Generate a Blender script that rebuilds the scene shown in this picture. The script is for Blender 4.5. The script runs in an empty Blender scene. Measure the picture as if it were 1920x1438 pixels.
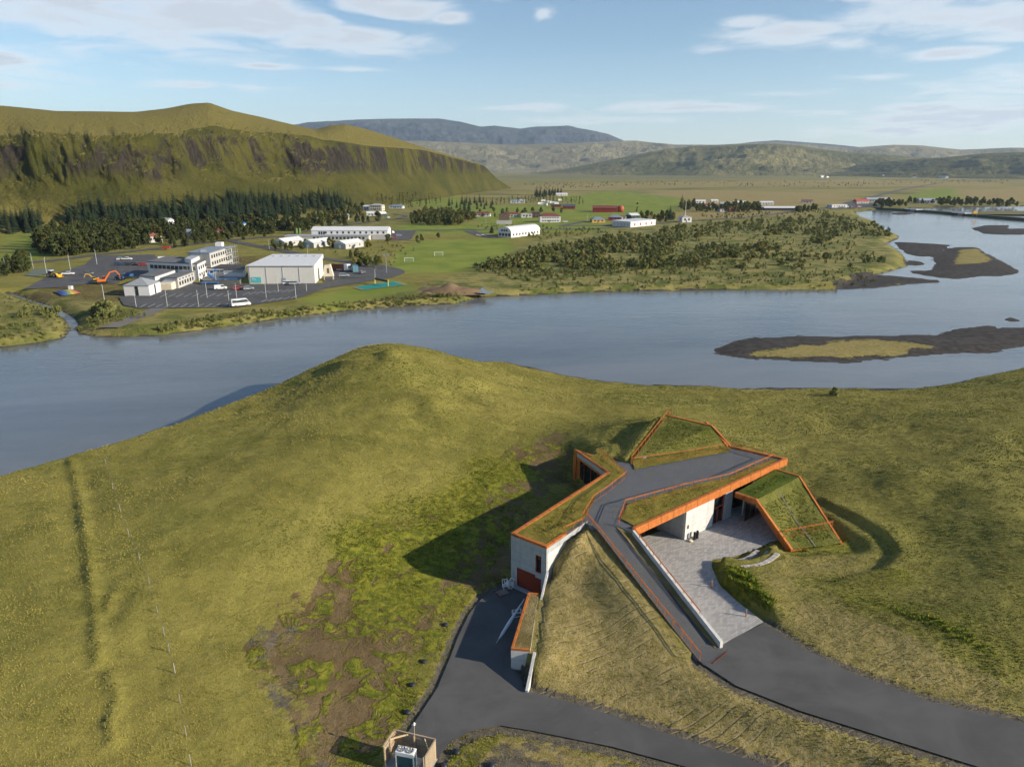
# Visitor centre with grass roofs above a glacial river, village and hills behind.
import bpy, bmesh, math, random
import numpy as np
from mathutils import Vector, noise as mnoise, Matrix

# ------------------------------------------------------------------ camera
IW, IH, FPX, HZ, CZ = 1920, 1438, 1331.0, 314.0, 50.0
PITCH = math.atan((IH/2-HZ)/FPX)
SP, CP = math.sin(PITCH), math.cos(PITCH)
scn = bpy.context.scene
cam = bpy.data.cameras.new('camera')
cam.sensor_fit = 'HORIZONTAL'; cam.sensor_width = 36.0
cam.lens = 36.0*FPX/IW
cam.clip_start = 0.5; cam.clip_end = 60000
camo = bpy.data.objects.new('camera', cam)
scn.collection.objects.link(camo)
camo.location = (0, 0, CZ)
camo.rotation_euler = (math.pi/2-PITCH, 0, 0)
scn.camera = camo
scn.render.resolution_x, scn.render.resolution_y = 1024, 766

# ------------------------------------------------------------------ world, sun, exposure
SUN_AZ, SUN_EL = 106.0, 21.0          # azimuth clockwise from +Y
world = bpy.data.worlds.new('World'); scn.world = world; world.use_nodes = True
world.cycles.sampling_method = 'MANUAL'; world.cycles.sample_map_resolution = 512
sun = bpy.data.lights.new('sun', 'SUN'); sun.energy = 4.4; sun.angle = math.radians(0.55)
sun.color = (1.0, 0.87, 0.70)
suno = bpy.data.objects.new('sun', sun); scn.collection.objects.link(suno)
_a, _e = math.radians(SUN_AZ), math.radians(SUN_EL)
SUNV = Vector((math.sin(_a)*math.cos(_e), math.cos(_a)*math.cos(_e), math.sin(_e)))
suno.rotation_euler = SUNV.to_track_quat('Z', 'Y').to_euler()
suno.location = SUNV*300
vs = scn.view_settings
vs.view_transform = 'Standard'; vs.look = 'None'; vs.exposure = 0.92; vs.gamma = 1.0; vs.use_curve_mapping = False
cy = scn.cycles
cy.max_bounces = 5; cy.diffuse_bounces = 2; cy.glossy_bounces = 2; cy.transmission_bounces = 3
cy.transparent_max_bounces = 6; cy.volume_bounces = 0
cy.use_adaptive_sampling = True; cy.adaptive_threshold = 0.02; cy.adaptive_min_samples = 8
cy.use_denoising = True
try:
    cy.denoiser = 'OPENIMAGEDENOISE'; cy.denoising_input_passes = 'RGB_ALBEDO_NORMAL'
except Exception: pass
cy.caustics_reflective = False; cy.caustics_refractive = False
cy.sample_clamp_indirect = 4.0

def ray(px, py):
    u = (px-IW/2)/FPX; v = (IH/2-py)/FPX
    return np.array([u, CP+v*SP, -SP+v*CP])
def at(px, py, z=0.0):
    r = ray(px, py); t = (z-CZ)/r[2]
    return (r[0]*t, r[1]*t, z)
def atd(px, py, y):
    r = ray(px, py); t = y/r[1]
    return (r[0]*t, y, CZ+r[2]*t)
def xyl(pts, z=None):
    return [at(p[0], p[1], p[2] if z is None else z)[:2] for p in pts]

# sky: daylight model with a broken layer of cloud laid over it by direction
CLOUDS = [  # azimuth deg (right +), elevation deg, half width, half height, weight
 (-31, 10.3, 7, 1.4, .9), (-20, 9.9, 8, 1.5, 1.), (-11.5, 8.6, 6, 1.1, .85), (-9, 10.9, 4.6, 1.0, .9),
 (-35, 6.4, 4, .9, .8), (-36, 4.8, 4, .5, .8), (-24, 7.7, 4, .7, .5), (-27, 12.5, 8, .8, .6),
 (-17.5, 6.8, 3, .28, .6), (-12, 6.8, 3, .25, .5),
 (2.2, 10.6, 1.0, .7, .6), (-1, 11.4, 2.5, .6, .4),
 (27, 10.9, 6, .8, .95), (35, 10.6, 5, .9, .95), (19.5, 8.8, 4.5, .9, .8), (34.5, 8.1, 5, .9, 1.), (14, 8.0, 2.2, .6, .5), (24, 7.9, 3, .6, .5),
 (31, 3.2, 6.5, 1.0, .95), (36, 5.6, 2, .4, .6), (36, 3.0, 4, .9, .7),
 (-27, 9.2, 13, 3.0, .62), (28, 9.4, 10, 2.4, .55), (33, 4.5, 7, 2.2, .5), (-34, 5.6, 7, 1.6, .5),
 (-14, 9.9, 2.2, .6, .9), (-4.5, 10.3, 1.6, .5, .7), (-29, 8.2, 5, .7, .7), (17, 9.6, 3, .6, .7), (30, 7.0, 3.5, .5, .7), (26, 5.8, 3, .35, .6), (-22, 5.4, 6, .4, .55), (6, 3.4, 9, .35, .55), (28, 2.4, 8, .6, .7),
 (12, 4.2, 7, .45, .8), (2, 4.3, 6, .35, .6), (20, 5.0, 5, .35, .45), (22, 3.6, 5, .3, .55), (-13, 4.6, 5, .35, .35), (8, 5.2, 5, .25, .3),
]
def build_world():
    nt = world.node_tree; N = nt.nodes; L = nt.links; N.clear()
    out = N.new('ShaderNodeOutputWorld'); bg = N.new('ShaderNodeBackground')
    sky = N.new('ShaderNodeTexSky'); sky.sky_type = 'NISHITA'; sky.sun_disc = False
    sky.sun_elevation = math.radians(SUN_EL); sky.sun_rotation = math.radians(SUN_AZ)
    sky.altitude = 60; sky.air_density = 1.0; sky.dust_density = 0.25; sky.ozone_density = 1.5
    bg.inputs['Strength'].default_value = 0.10
    tc = N.new('ShaderNodeTexCoord')
    def M(op, a, b=None, c=None, clamp=False):
        n = N.new('ShaderNodeMath'); n.operation = op; n.use_clamp = clamp
        for i, v in enumerate((a, b, c)):
            if v is None: continue
            if isinstance(v, (int, float)): n.inputs[i].default_value = v
            else: L.new(v, n.inputs[i])
        return n.outputs[0]
    sep = N.new('ShaderNodeSeparateXYZ'); L.new(tc.outputs['Generated'], sep.inputs[0])
    X, Y, Z = sep.outputs
    az = M('MULTIPLY', M('ARCTAN2', X, Y), 57.2958)
    el = M('MULTIPLY', M('ARCSINE', Z), 57.2958)
    # cloud deck coordinates: where the direction pierces a layer overhead
    zz = M('ADD', M('MAXIMUM', Z, 0.0), 0.055)
    cx = M('DIVIDE', X, zz); cyy = M('DIVIDE', Y, zz)
    comb = N.new('ShaderNodeCombineXYZ'); L.new(cx, comb.inputs[0]); L.new(cyy, comb.inputs[1]); comb.inputs[2].default_value = 3.1
    n1 = N.new('ShaderNodeTexNoise'); n1.inputs['Scale'].default_value = 1.9; n1.inputs['Detail'].default_value = 11
    n1.inputs['Roughness'].default_value = 0.6; n1.inputs['Distortion'].default_value = 0.55
    L.new(comb.outputs[0], n1.inputs['Vector'])
    n2 = N.new('ShaderNodeTexNoise'); n2.inputs['Scale'].default_value = 0.45; n2.inputs['Detail'].default_value = 5
    L.new(comb.outputs[0], n2.inputs['Vector'])
    ae = N.new('ShaderNodeCombineXYZ'); L.new(az, ae.inputs[0]); L.new(el, ae.inputs[1])
    dens = None
    for (a, e, w, h, k) in CLOUDS:
        va = N.new('ShaderNodeVectorMath'); va.operation = 'MULTIPLY_ADD'; L.new(ae.outputs[0], va.inputs[0])
        va.inputs[1].default_value = (1/w, 1/h, 0); va.inputs[2].default_value = (-a/w, -e/h, 0)
        vl = N.new('ShaderNodeVectorMath'); vl.operation = 'LENGTH'; L.new(va.outputs[0], vl.inputs[0])
        mr = N.new('ShaderNodeMapRange'); mr.interpolation_type = 'SMOOTHSTEP'; L.new(vl.outputs['Value'], mr.inputs[0])
        mr.inputs[1].default_value = 1.75; mr.inputs[2].default_value = 0.0; mr.inputs[4].default_value = k
        dens = mr.outputs[0] if dens is None else M('MAXIMUM', dens, mr.outputs[0])
    # the same broken cloud goes on round the rest of the sky
    outside = M('MULTIPLY', M('SUBTRACT', M('ABSOLUTE', az), 40.0), 0.1, clamp=True)
    high = M('MULTIPLY', M('SUBTRACT', el, 14.0), 0.15, clamp=True)
    gen = M('MULTIPLY', M('MAXIMUM', outside, high), M('MULTIPLY', M('SUBTRACT', n2.outputs['Fac'], 0.42), 3.0, clamp=True))
    dens = M('MAXIMUM', dens, gen)
    cl = M('SUBTRACT', M('ADD', M('MULTIPLY', n1.outputs['Fac'], 2.3), M('MULTIPLY', dens, 1.2)), 1.42)
    cl = M('MULTIPLY', cl, 1.35, clamp=True)
    cl = M('MULTIPLY', cl, M('MINIMUM', M('MULTIPLY', dens, 1.8), 1.0))
    cl = M('MULTIPLY', cl, M('MULTIPLY', M('ADD', el, 0.2), 0.8, clamp=True))
    # thicker cores seen from below are greyer than the lit edges
    core = M('MULTIPLY', M('SUBTRACT', cl, 0.5), 2.0, clamp=True)
    cr = N.new('ShaderNodeMixRGB'); cr.inputs[1].default_value = (5.6, 5.6, 5.55, 1); cr.inputs[2].default_value = (3.7, 3.95, 4.35, 1)
    L.new(core, cr.inputs[0])
    mx = N.new('ShaderNodeMixRGB'); L.new(M('MULTIPLY', cl, 0.9), mx.inputs[0]); 
    # clear northern air: the low sky stays pale blue instead of yellow
    tint = N.new('ShaderNodeMixRGB'); tint.inputs[1].default_value = (.70, .82, 1.0, 1); tint.inputs[2].default_value = (.66, .72, .78, 1)
    L.new(M('MULTIPLY', el, 1/9.0, clamp=True), tint.inputs[0])
    skc = N.new('ShaderNodeMixRGB'); skc.blend_type = 'MULTIPLY'; skc.inputs[0].default_value = 1.0
    L.new(sky.outputs[0], skc.inputs[1]); L.new(tint.outputs[0], skc.inputs[2])
    # thin veil of pale cloud low all round the horizon
    veil = N.new('ShaderNodeMixRGB'); veil.inputs[2].default_value = (4.5, 4.75, 4.9, 1)
    L.new(M('MULTIPLY', M('POWER', M('SUBTRACT', 1.0, M('MULTIPLY', M('MAXIMUM', el, 0.0), 1/9.0, clamp=True)), 1.6), 0.38), veil.inputs[0])
    L.new(skc.outputs[0], veil.inputs[1]); L.new(veil.outputs[0], mx.inputs[1]); L.new(cr.outputs[0], mx.inputs[2])
    L.new(mx.outputs[0], bg.inputs['Color']); L.new(bg.outputs[0], out.inputs['Surface'])
build_world()

# ------------------------------------------------------------------ small helpers
col = scn.collection
def tag(o, label, cat, group=None):
    o['label'] = label; o['category'] = cat
    if group: o['group'] = group
    return o
def structure(o): o['kind'] = 'structure'; return o
def stuff(o, label=None, cat=None):
    o['kind'] = 'stuff'
    if label: o['label'] = label
    if cat: o['category'] = cat
    return o
def me_obj(name, v, f, mat, parent=None, smooth=False):
    m = bpy.data.meshes.new(name); m.from_pydata([tuple(p) for p in v], [], f)
    if mat is not None:
        for k in (mat if isinstance(mat, (list, tuple)) else [mat]): m.materials.append(k)
    if smooth: m.polygons.foreach_set('use_smooth', [True]*len(m.polygons))
    m.update()
    o = bpy.data.objects.new(name, m); col.objects.link(o)
    if parent is not None: o.parent = parent
    return o
def empty(name, loc=(0, 0, 0), rz=0.0, parent=None):
    o = bpy.data.objects.new(name, None); o.empty_display_size = .3; col.objects.link(o)
    o.location = loc; o.rotation_euler = (0, 0, rz)
    if parent is not None: o.parent = parent
    return o
def link_copy(o, parent=None):
    c = o.copy(); col.objects.link(c); c.parent = parent; return c
def copy_tree(o, parent=None):
    c = link_copy(o, parent)
    for ch in o.children: copy_tree(ch, c)
    return c
class MB:
    """collects faces of ONE piece"""
    def __init__(s): s.v = []; s.f = []; s.mi = []
    def add(s, v, f, mi=0):
        b = len(s.v); s.v += [tuple(p) for p in v]; s.f += [tuple(i+b for i in q) for q in f]; s.mi += [mi]*len(f); return s
    def box(s, x0, x1, y0, y1, z0, z1, mi=0):
        v = [(x0,y0,z0),(x1,y0,z0),(x1,y1,z0),(x0,y1,z0),(x0,y0,z1),(x1,y0,z1),(x1,y1,z1),(x0,y1,z1)]
        return s.add(v, [(3,2,1,0),(4,5,6,7),(0,1,5,4),(1,2,6,5),(2,3,7,6),(3,0,4,7)], mi)
    def prism(s, pts, ztop, zbot, mi=0):
        """pts xy in any order round; ztop/zbot numbers or lists"""
        n = len(pts)
        A = sum(pts[i][0]*pts[(i+1)%n][1]-pts[(i+1)%n][0]*pts[i][1] for i in range(n))
        zt = [ztop]*n if not hasattr(ztop, '__len__') else list(ztop)
        zb = [zbot]*n if not hasattr(zbot, '__len__') else list(zbot)
        idx = list(range(n))
        if A < 0: idx.reverse()
        v = [(pts[i][0], pts[i][1], zb[i]) for i in idx]+[(pts[i][0], pts[i][1], zt[i]) for i in idx]
        f = [tuple(range(n-1, -1, -1)), tuple(range(n, 2*n))]+[(i, (i+1)%n, n+(i+1)%n, n+i) for i in range(n)]
        return s.add(v, f, mi)
    def beam(s, p, q, w, h, mi=0, up=(0,0,1), zoff=0.0):
        """rectangular bar from p to q, w across and h high"""
        p, q = Vector(p), Vector(q); d = (q-p)
        if d.length < 1e-6: return s
        d.normalize(); u = Vector(up); x = d.cross(u)
        if x.length < 1e-4: x = d.cross(Vector((1, 0, 0)))
        x.normalize(); u = x.cross(d)
        v = []
        for c in (p, q):
            for a, b in ((-1,-1),(1,-1),(1,1),(-1,1)): v.append(c+x*(a*w/2)+u*(b*h/2+zoff))
        return s.add(v, [(0,1,2,3),(7,6,5,4),(0,4,5,1),(1,5,6,2),(2,6,7,3),(3,7,4,0)], mi)
    def tube(s, p, q, r0, r1=None, n=8, mi=0, caps=True):
        r1 = r0 if r1 is None else r1
        p, q = Vector(p), Vector(q); d = (q-p).normalized(); x = d.orthogonal().normalized(); y = d.cross(x)
        v = [];
        for c, r in ((p, r0), (q, r1)):
            for i in range(n):
                a = 2*math.pi*i/n; v.append(c+x*(r*math.cos(a))+y*(r*math.sin(a)))
        f = [(i, (i+1)%n, n+(i+1)%n, n+i) for i in range(n)]
        if caps: f += [tuple(range(n-1, -1, -1)), tuple(range(n, 2*n))]
        return s.add(v, f, mi)
    def lathe(s, prof, n=16, mi=0, c=(0, 0, 0)):
        v = []; f = []
        for r, z in prof:
            for i in range(n):
                a = 2*math.pi*i/n; v.append((c[0]+r*math.cos(a), c[1]+r*math.sin(a), c[2]+z))
        for k in range(len(prof)-1):
            for i in range(n): f.append((k*n+i, k*n+(i+1)%n, (k+1)*n+(i+1)%n, (k+1)*n+i))
        f.append(tuple(range(n-1, -1, -1))); f.append(tuple((len(prof)-1)*n+i for i in range(n)))
        return s.add(v, f, mi)
    def build(s, name, mat, parent=None, smooth=False, bevel=0.0, org=None):
        v = s.v if org is None else [(p[0]-org[0], p[1]-org[1], p[2]-org[2]) for p in s.v]
        o = me_obj(name, v, s.f, mat, parent, smooth)
        if any(s.mi): o.data.polygons.foreach_set('material_index', s.mi)
        if bevel:
            m = o.modifiers.new('bevel', 'BEVEL'); m.width = bevel; m.segments = 1; m.limit_method = 'ANGLE'
        return o

# ------------------------------------------------------------------ materials
MATS = {}
class NB:
    """tiny node builder"""
    def __init__(s, m):
        s.m = m; m.use_nodes = True; s.nt = m.node_tree; s.N = s.nt.nodes; s.L = s.nt.links
        s.N.clear(); s.out = s.N.new('ShaderNodeOutputMaterial')
    def n(s, t, **kw):
        q = s.N.new(t)
        for k, v in kw.items(): setattr(q, k, v)
        return q
    def set(s, inp, v):
        if hasattr(v, 'is_linked') or hasattr(v, 'links'): s.L.new(v, inp)
        elif isinstance(v, (tuple, list)) and len(v) == 3 and inp.type == 'RGBA': inp.default_value = (*v, 1)
        else: inp.default_value = v
    def math(s, op, a, b=0.0, clamp=False):
        q = s.n('ShaderNodeMath', operation=op, use_clamp=clamp); s.set(q.inputs[0], a); s.set(q.inputs[1], b); return q.outputs[0]
    def mix(s, f, a, b, bt='MIX'):
        q = s.n('ShaderNodeMixRGB', blend_type=bt); s.set(q.inputs[0], f); s.set(q.inputs[1], a); s.set(q.inputs[2], b); return q.outputs[0]
    def noise(s, vec, scale, detail=4, rough=.55, dist=0.0):
        q = s.n('ShaderNodeTexNoise'); q.inputs['Scale'].default_value = scale; q.inputs['Detail'].default_value = detail
        q.inputs['Roughness'].default_value = rough; q.inputs['Distortion'].default_value = dist
        if vec is not None: s.L.new(vec, q.inputs['Vector'])
        return q.outputs['Fac']
    def ramp(s, f, lo, hi):
        q = s.n('ShaderNodeMapRange'); q.interpolation_type = 'SMOOTHSTEP'; s.set(q.inputs[0], f)
        q.inputs[1].default_value = lo; q.inputs[2].default_value = hi; return q.outputs[0]
    def mapping(s, vec, scale=(1, 1, 1), rot=(0, 0, 0), loc=(0, 0, 0)):
        q = s.n('ShaderNodeMapping'); s.L.new(vec, q.inputs[0]); q.inputs['Scale'].default_value = scale
        q.inputs['Rotation'].default_value = rot; q.inputs['Location'].default_value = loc; return q.outputs[0]
    def attr(s, name):
        q = s.n('ShaderNodeAttribute', attribute_name=name); return q
    def bump(s, h, strength=.5, dist=.1, normal=None):
        q = s.n('ShaderNodeBump'); q.inputs['Strength'].default_value = strength; q.inputs['Distance'].default_value = dist
        s.set(q.inputs['Height'], h)
        if normal is not None: s.L.new(normal, q.inputs['Normal'])
        return q.outputs[0]
    def bsdf(s, color, rough=.8, metal=0.0, normal=None, spec=.3, **kw):
        q = s.n('ShaderNodeBsdfPrincipled'); s.set(q.inputs['Base Color'], color); s.set(q.inputs['Roughness'], rough)
        s.set(q.inputs['Metallic'], metal); s.set(q.inputs['Specular IOR Level'], spec)
        if normal is not None: s.L.new(normal, q.inputs['Normal'])
        for k, v in kw.items(): s.set(q.inputs[k], v)
        s.L.new(q.outputs[0], s.out.inputs['Surface']); return q
    def pos(s): return s.n('ShaderNodeNewGeometry').outputs['Position']
    def obj(s): return s.n('ShaderNodeTexCoord').outputs['Object']
    def rnd(s): return s.n('ShaderNodeObjectInfo').outputs['Random']
def mat(name, c, rough=.7, metal=0.0, var=.12, scale=3.0, bump=0.0, spec=.3, c2=None, vscale=None):
    """a plain surface with some mottling and grain"""
    if name in MATS: return MATS[name]
    m = bpy.data.materials.new(name); b = NB(m); P = b.pos()
    vec = b.mapping(P, vscale) if vscale else P
    f = b.noise(vec, scale, 5, .6)
    f2 = b.ramp(b.noise(P, scale*.13, 3), .3, .7)
    lo = tuple(x*(1-var) for x in c) if c2 is None else c2
    hi = tuple(min(1, x*(1+var)) for x in c)
    colr = b.mix(b.math('ADD', b.math('MULTIPLY', f, .6), b.math('MULTIPLY', f2, .4)), lo, hi)
    nr = b.bump(f, .6, bump) if bump else None
    b.bsdf(colr, rough, metal, nr, spec)
    MATS[name] = m; return m
def rgb(h):
    return tuple(((int(h[i:i+2], 16)/255+.055)/1.055)**2.4 if int(h[i:i+2], 16) > 10 else int(h[i:i+2], 16)/255/12.92 for i in (0, 2, 4))
# ------------------------------------------------------------------ numeric helpers
def _hash(ix, iy, s):
    h = (ix.astype(np.int64)*374761393+iy.astype(np.int64)*668265263+s*1442695041) & 0x7fffffff
    h = ((h ^ (h >> 13))*1274126177) & 0x7fffffff
    return ((h ^ (h >> 16)) & 0xffff)/65535.0
def vnoise(x, y, s=0):
    ix, iy = np.floor(x), np.floor(y); fx, fy = x-ix, y-iy
    fx = fx*fx*fx*(fx*(fx*6-15)+10); fy = fy*fy*fy*(fy*(fy*6-15)+10)
    a, b, c, d = _hash(ix, iy, s), _hash(ix+1, iy, s), _hash(ix, iy+1, s), _hash(ix+1, iy+1, s)
    return (a*(1-fx)+b*fx)*(1-fy)+(c*(1-fx)+d*fx)*fy
def fbm(x, y, scale, octv=4, s=0, gain=.5):
    t = 0.0; a = 1.0; tot = 0.0; k = 1.0/scale
    ca, sa = math.cos(.6), math.sin(.6)
    for o in range(octv):
        t = t+a*(vnoise(x*k+17.3*o, y*k-9.1*o, s+o)*2-1); tot += a; a *= gain; k *= 2.03
        x, y = x*ca-y*sa, x*sa+y*ca
    return t/tot
def smooth(t): t = np.clip(t, 0, 1); return t*t*(3-2*t)
def poly_dist(P, poly, closed=True, zs=None):
    """distance to a polyline and the height carried by the nearest point of it"""
    best = np.full(len(P), 1e18); zb = np.zeros(len(P))
    n = len(poly)
    for i in range(n if closed else n-1):
        a = np.array(poly[i][:2]); b = np.array(poly[(i+1) % n][:2]); ab = b-a; L2 = ab.dot(ab)+1e-12
        t = np.clip(((P-a)@ab)/L2, 0, 1); q = a+t[:, None]*ab; d = ((P-q)**2).sum(1)
        m = d < best; best[m] = d[m]
        if zs is not None: zb[m] = (zs[i]+(zs[(i+1) % n]-zs[i])*t)[m]
    return np.sqrt(best), zb
def inside(P, poly):
    x, y = P[:, 0], P[:, 1]; r = np.zeros(len(P), bool); n = len(poly); j = n-1
    for i in range(n):
        xi, yi = poly[i][:2]; xj, yj = poly[j][:2]
        if yi != yj:
            r ^= ((yi > y) != (yj > y)) & (x < (xj-xi)*(y-yi)/(yj-yi)+xi)
        j = i
    return r
def sdist(P, poly, far=1e3):
    """signed distance, positive inside; far points cheaply -far"""
    q = np.array([p[:2] for p in poly]); lo, hi = q.min(0)-40, q.max(0)+40
    out = np.full(len(P), -far); m = ((P >= lo) & (P <= hi)).all(1)
    if m.any():
        d, _ = poly_dist(P[m], poly); out[m] = np.where(inside(P[m], poly), d, -d)
    return out
def noisy(P, sd, amp, scale, s=5): return sd+amp*fbm(P[:, 0], P[:, 1], scale, 3, s)

# ------------------------------------------------------------------ key levels and outlines (photo position, height)
ZR, ZP, ZY = 8.7, 3.7, 2.0
def X2(px, py, z): return at(px, py, z)[:2]
W1 = X2(958, 1001, ZR); E1 = X2(1025, 1027, ZR); E2 = X2(1063, 1001, ZR)
W2 = X2(1138, 886, ZR); W3 = X2(1077, 843, ZR); W4 = X2(1114, 855, ZR)
R1 = X2(1190, 993, ZR); R2 = X2(1477, 861, ZR); T4 = X2(1371, 837, ZR); T1 = X2(1183, 868, ZR)
ZT2, ZT3 = 11.3, 10.9
T2 = X2(1250, 778, ZT2); T3 = X2(1336, 798, ZT3)
L0 = X2(1100, 975, ZR); L1 = X2(1312, 1240, ZP+.05)
RR0 = R1; RR1 = X2(1352, 1207, ZP+.15)
# east wing roof
ZE = 8.05
A_ = X2(1378, 925, ZE); B_ = X2(1417, 938, ZE); C_ = X2(1483, 1031, 4.0)
D_ = X2(1455, 880, ZE); E_ = X2(1500, 893, ZE); F_ = X2(1580, 1018, 4.0)
def lerp_(a, b, t): return (a[0]+(b[0]-a[0])*t, a[1]+(b[1]-a[1])*t)
# retaining wing by the yard
ZW = 4.2
V1 = X2(990, 1112, ZW); V2 = X2(958, 1217, ZW); V3 = X2(994, 1220, ZW); V4 = X2(1010, 1113, ZW)
YARD = xyl([(958,1092),(935,1106),(905,1120),(880,1150),(858,1195),(845,1230),(820,1290),(790,1335),(765,1372),(752,1420),(735,1500),(690,1720),
            (770,1720),(790,1500),(812,1430),(845,1390),(890,1368),(940,1360),(1000,1370),(1150,1400),(1290,1438),(1420,1480),(1600,1560),(2200,1850),
            (2500,1850),(1760,1560),(1600,1488),(1450,1438),(1250,1375),(1100,1325),(983,1294),(975,1265)], ZY) + [V2, V1, E1]
PLAZA = [R1, (RR1[0]+.1, RR1[1])] + xyl([(1376,1196),(1432,1166),(1385,1130),(1350,1098),(1334,1062),(1336,1049),(1375,1044),(1415,1030),(1445,1016),(1466,1012)], ZP) + [lerp_(C_, B_, .14), lerp_(F_, E_, .14), E_, D_, (A_[0]+2.0, A_[1]+4.6), (R1[0]-3.2, R1[1]+3.9)]
UPROAD = xyl([(1312,1240),(1352,1207),(1376,1196),(1432,1168),(1500,1212),(1600,1262),(1750,1316),(1920,1354),(2150,1390),(3000,1510),
              (3000,1800),(2150,1545),(2000,1490),(1850,1442),(1700,1395),(1500,1332),(1380,1285)], ZP)
# lines the ground has to follow close to the building
def BL(pts): return [at(*p) for p in pts]
zE1 = atd(1025, 1073, E1[1])[2]
BREAKS = [
 [(L0[0], L0[1], ZR-.12), (L1[0], L1[1], ZP-.05)],
 BL([(983,1294,2.0),(1100,1325,2.0),(1250,1375,2.0),(1450,1438,2.0),(1600,1488,2.0)]),
 BL([(994,1221,4.15),(984,1293,2.1)]),
 [(V4[0], V4[1], 4.35), (V3[0]+.3, V3[1], 4.2)],
 [(E1[0]+.25, E1[1]-.2, zE1), (E2[0]+.25, E2[1]-.2, ZR-.15), (L0[0], L0[1], ZR-.12)],
 [(E1[0]+.1, E1[1]-.1, zE1), (V4[0]+.3, V4[1], 4.5)],
 BL([(940,1106,2.0),(905,1120,2.0),(880,1150,2.0),(858,1195,2.0),(845,1230,2.0),(820,1290,2.0),(790,1335,2.0),(765,1372,2.0),(752,1420,2),(735,1500,2)]),
 BL([(812,1430,2.0),(845,1390,2),(890,1368,2),(940,1360,2),(1000,1370,2),(1150,1400,2),(1290,1438,2),(1420,1480,2)]),
 [(W1[0]-.2, W1[1]+.2, 2.0), (W2[0]-.3, W2[1], 3.5), (W3[0]-.3, W3[1]-.3, 3.7)],
 [(W1[0]-4, W1[1]+2, 2.1), (W2[0]-4, W2[1]+1, 3.4)],
 [(W3[0]+.2, W3[1]+.6, 4.2), (W4[0], W4[1]+.8, ZR-.3)],
 BL([(1119,846,ZR-.1),(1150,840,ZR-.1)]),
 BL([(1125,822,8.0),(1175,800,8.9),(1212,786,9.6)]),
 [(T1[0]-.3, T1[1], ZR-.1), (T2[0]-.3, T2[1], ZT2-.3)],
 [(T2[0], T2[1]+4.5, 6.2), (T3[0]+3, T3[1]+3, 5.0), (T4[0]+3, T4[1]+3, 4.2), (R2[0]+2.0, R2[1]+1.5, 3.9)],
 [(R2[0]+.5, R2[1]-1, 3.9), (E_[0]+.4, E_[1], 4.0), (F_[0]+.3, F_[1], 3.75)],
 [(C_[0], C_[1]-.3, 3.95), (F_[0], F_[1]-.3, 3.8)],
 BL([(1432,1168,ZP),(1500,1212,ZP),(1600,1262,ZP),(1750,1316,ZP),(1920,1354,ZP),(2150,1390,ZP)]),
 BL([(1312,1240,ZP),(1380,1285,ZP),(1500,1332,ZP),(1700,1395,ZP),(1850,1442,ZP),(2000,1490,ZP)]),
 # low green bank beside the paving and the lawn above the curved seats
 BL([(1440,1160,3.9),(1395,1122,4.3),(1365,1092,4.6),(1352,1062,4.7)]),
 BL([(1375,1068,4.85),(1420,1062,4.85),(1458,1040,4.75)]),
 BL([(1450,1135,4.9),(1405,1085,5.0)]),
 BL([(1500,1060,4.6),(1560,1050,4.4)]),
 # cut bank that curves round the east slope
 BL([(1535,945,4.3),(1590,975,4.5),(1640,1005,4.7),(1664,1035,4.7),(1640,1058,4.6),(1560,1072,4.6)]),
 BL([(1556,938,5.0),(1615,962,5.3),(1670,993,5.45),(1702,1038,5.45),(1668,1074,5.2),(1600,1092,5.0)]),
]
# ------------------------------------------------------------------ near land: smooth surface through control points
CTRL = [(0,1000,6.3),(0,1200,5.2),(0,1438,4.4),(0,893,6.2),(130,858,6.6),(300,802,6.6),(480,737,7.2),(560,692,9.2),(650,667,11.2),(720,646,13.2),(760,650,13.0),(860,674,10),(900,684,7.5),
 (250,1000,6),(250,1300,4.3),(400,900,7),(400,1100,5.3),(450,1400,3.4),(550,800,8.6),(600,950,6.6),(700,720,12),(700,850,8),(650,1010,4.6),(560,1100,3.7),
 (800,780,9.6),(830,880,6.2),(920,760,8),(980,820,6.0),(1000,740,5.2),(600,1200,2.9),(700,1100,2.9),(750,1200,2.3),(600,1400,2.6),(850,1000,3.2),(900,920,4.6),(480,1230,3.5),(850,1100,2.4),
 (900,1150,2),(880,1300,2),(760,1400,2),(1050,720,3.2),(1100,765,4.6),(1200,735,2.2),(1400,745,1.3),(1550,740,1.0),(1700,742,1.6),(1900,705,1.6),
 (1550,850,3.6),(1700,850,4.4),(1900,850,6),(1600,920,4.6),(1750,1000,6.4),(1900,1000,7.6),(1750,1100,6.0),(1850,1150,6.2),(1910,1260,5.0),(1550,1150,4.9),(1650,1210,4.6),(1780,1290,4.2),
 (1300,770,3.6),(1150,800,6.6),(1400,800,3.2),(1500,820,3.3),(1080,820,6.6),(1180,815,8.6),(1230,760,4.0),
 (1020,697,.2),(1300,724,.2),(1500,729,.2),(1700,729,.2),(1800,715,.2),(1920,690,.2),(1400,1400,2.6),(1700,1438,3.2),(1100,1420,2.4),(940,1400,2.6),(900,1430,2.8)]
_c = [at(*p) for p in CTRL]
_c += [(x, y, z) for x, y, z in ((-60,20,4.5),(0,10,3),(60,15,4),(-140,60,6),(140,90,8),(200,160,4),(120,40,6),(-150,-40,5),(150,-40,6),(0,-60,4),(210,60,9),(-200,70,6.5))]
C3 = np.array(_c)
def _tps_fit(C, lam=.02):
    S = C[:, :2]/50.0; n = len(S)
    r2 = ((S[:, None]-S[None])**2).sum(2); K = np.where(r2 > 0, r2*np.log(r2+1e-20)*.5, 0)+np.eye(n)*lam
    Pm = np.c_[np.ones(n), S]; A = np.block([[K, Pm], [Pm.T, np.zeros((3, 3))]])
    return S, np.linalg.solve(A, np.r_[C[:, 2], 0, 0, 0])
_S, _Wt = _tps_fit(C3)
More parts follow.
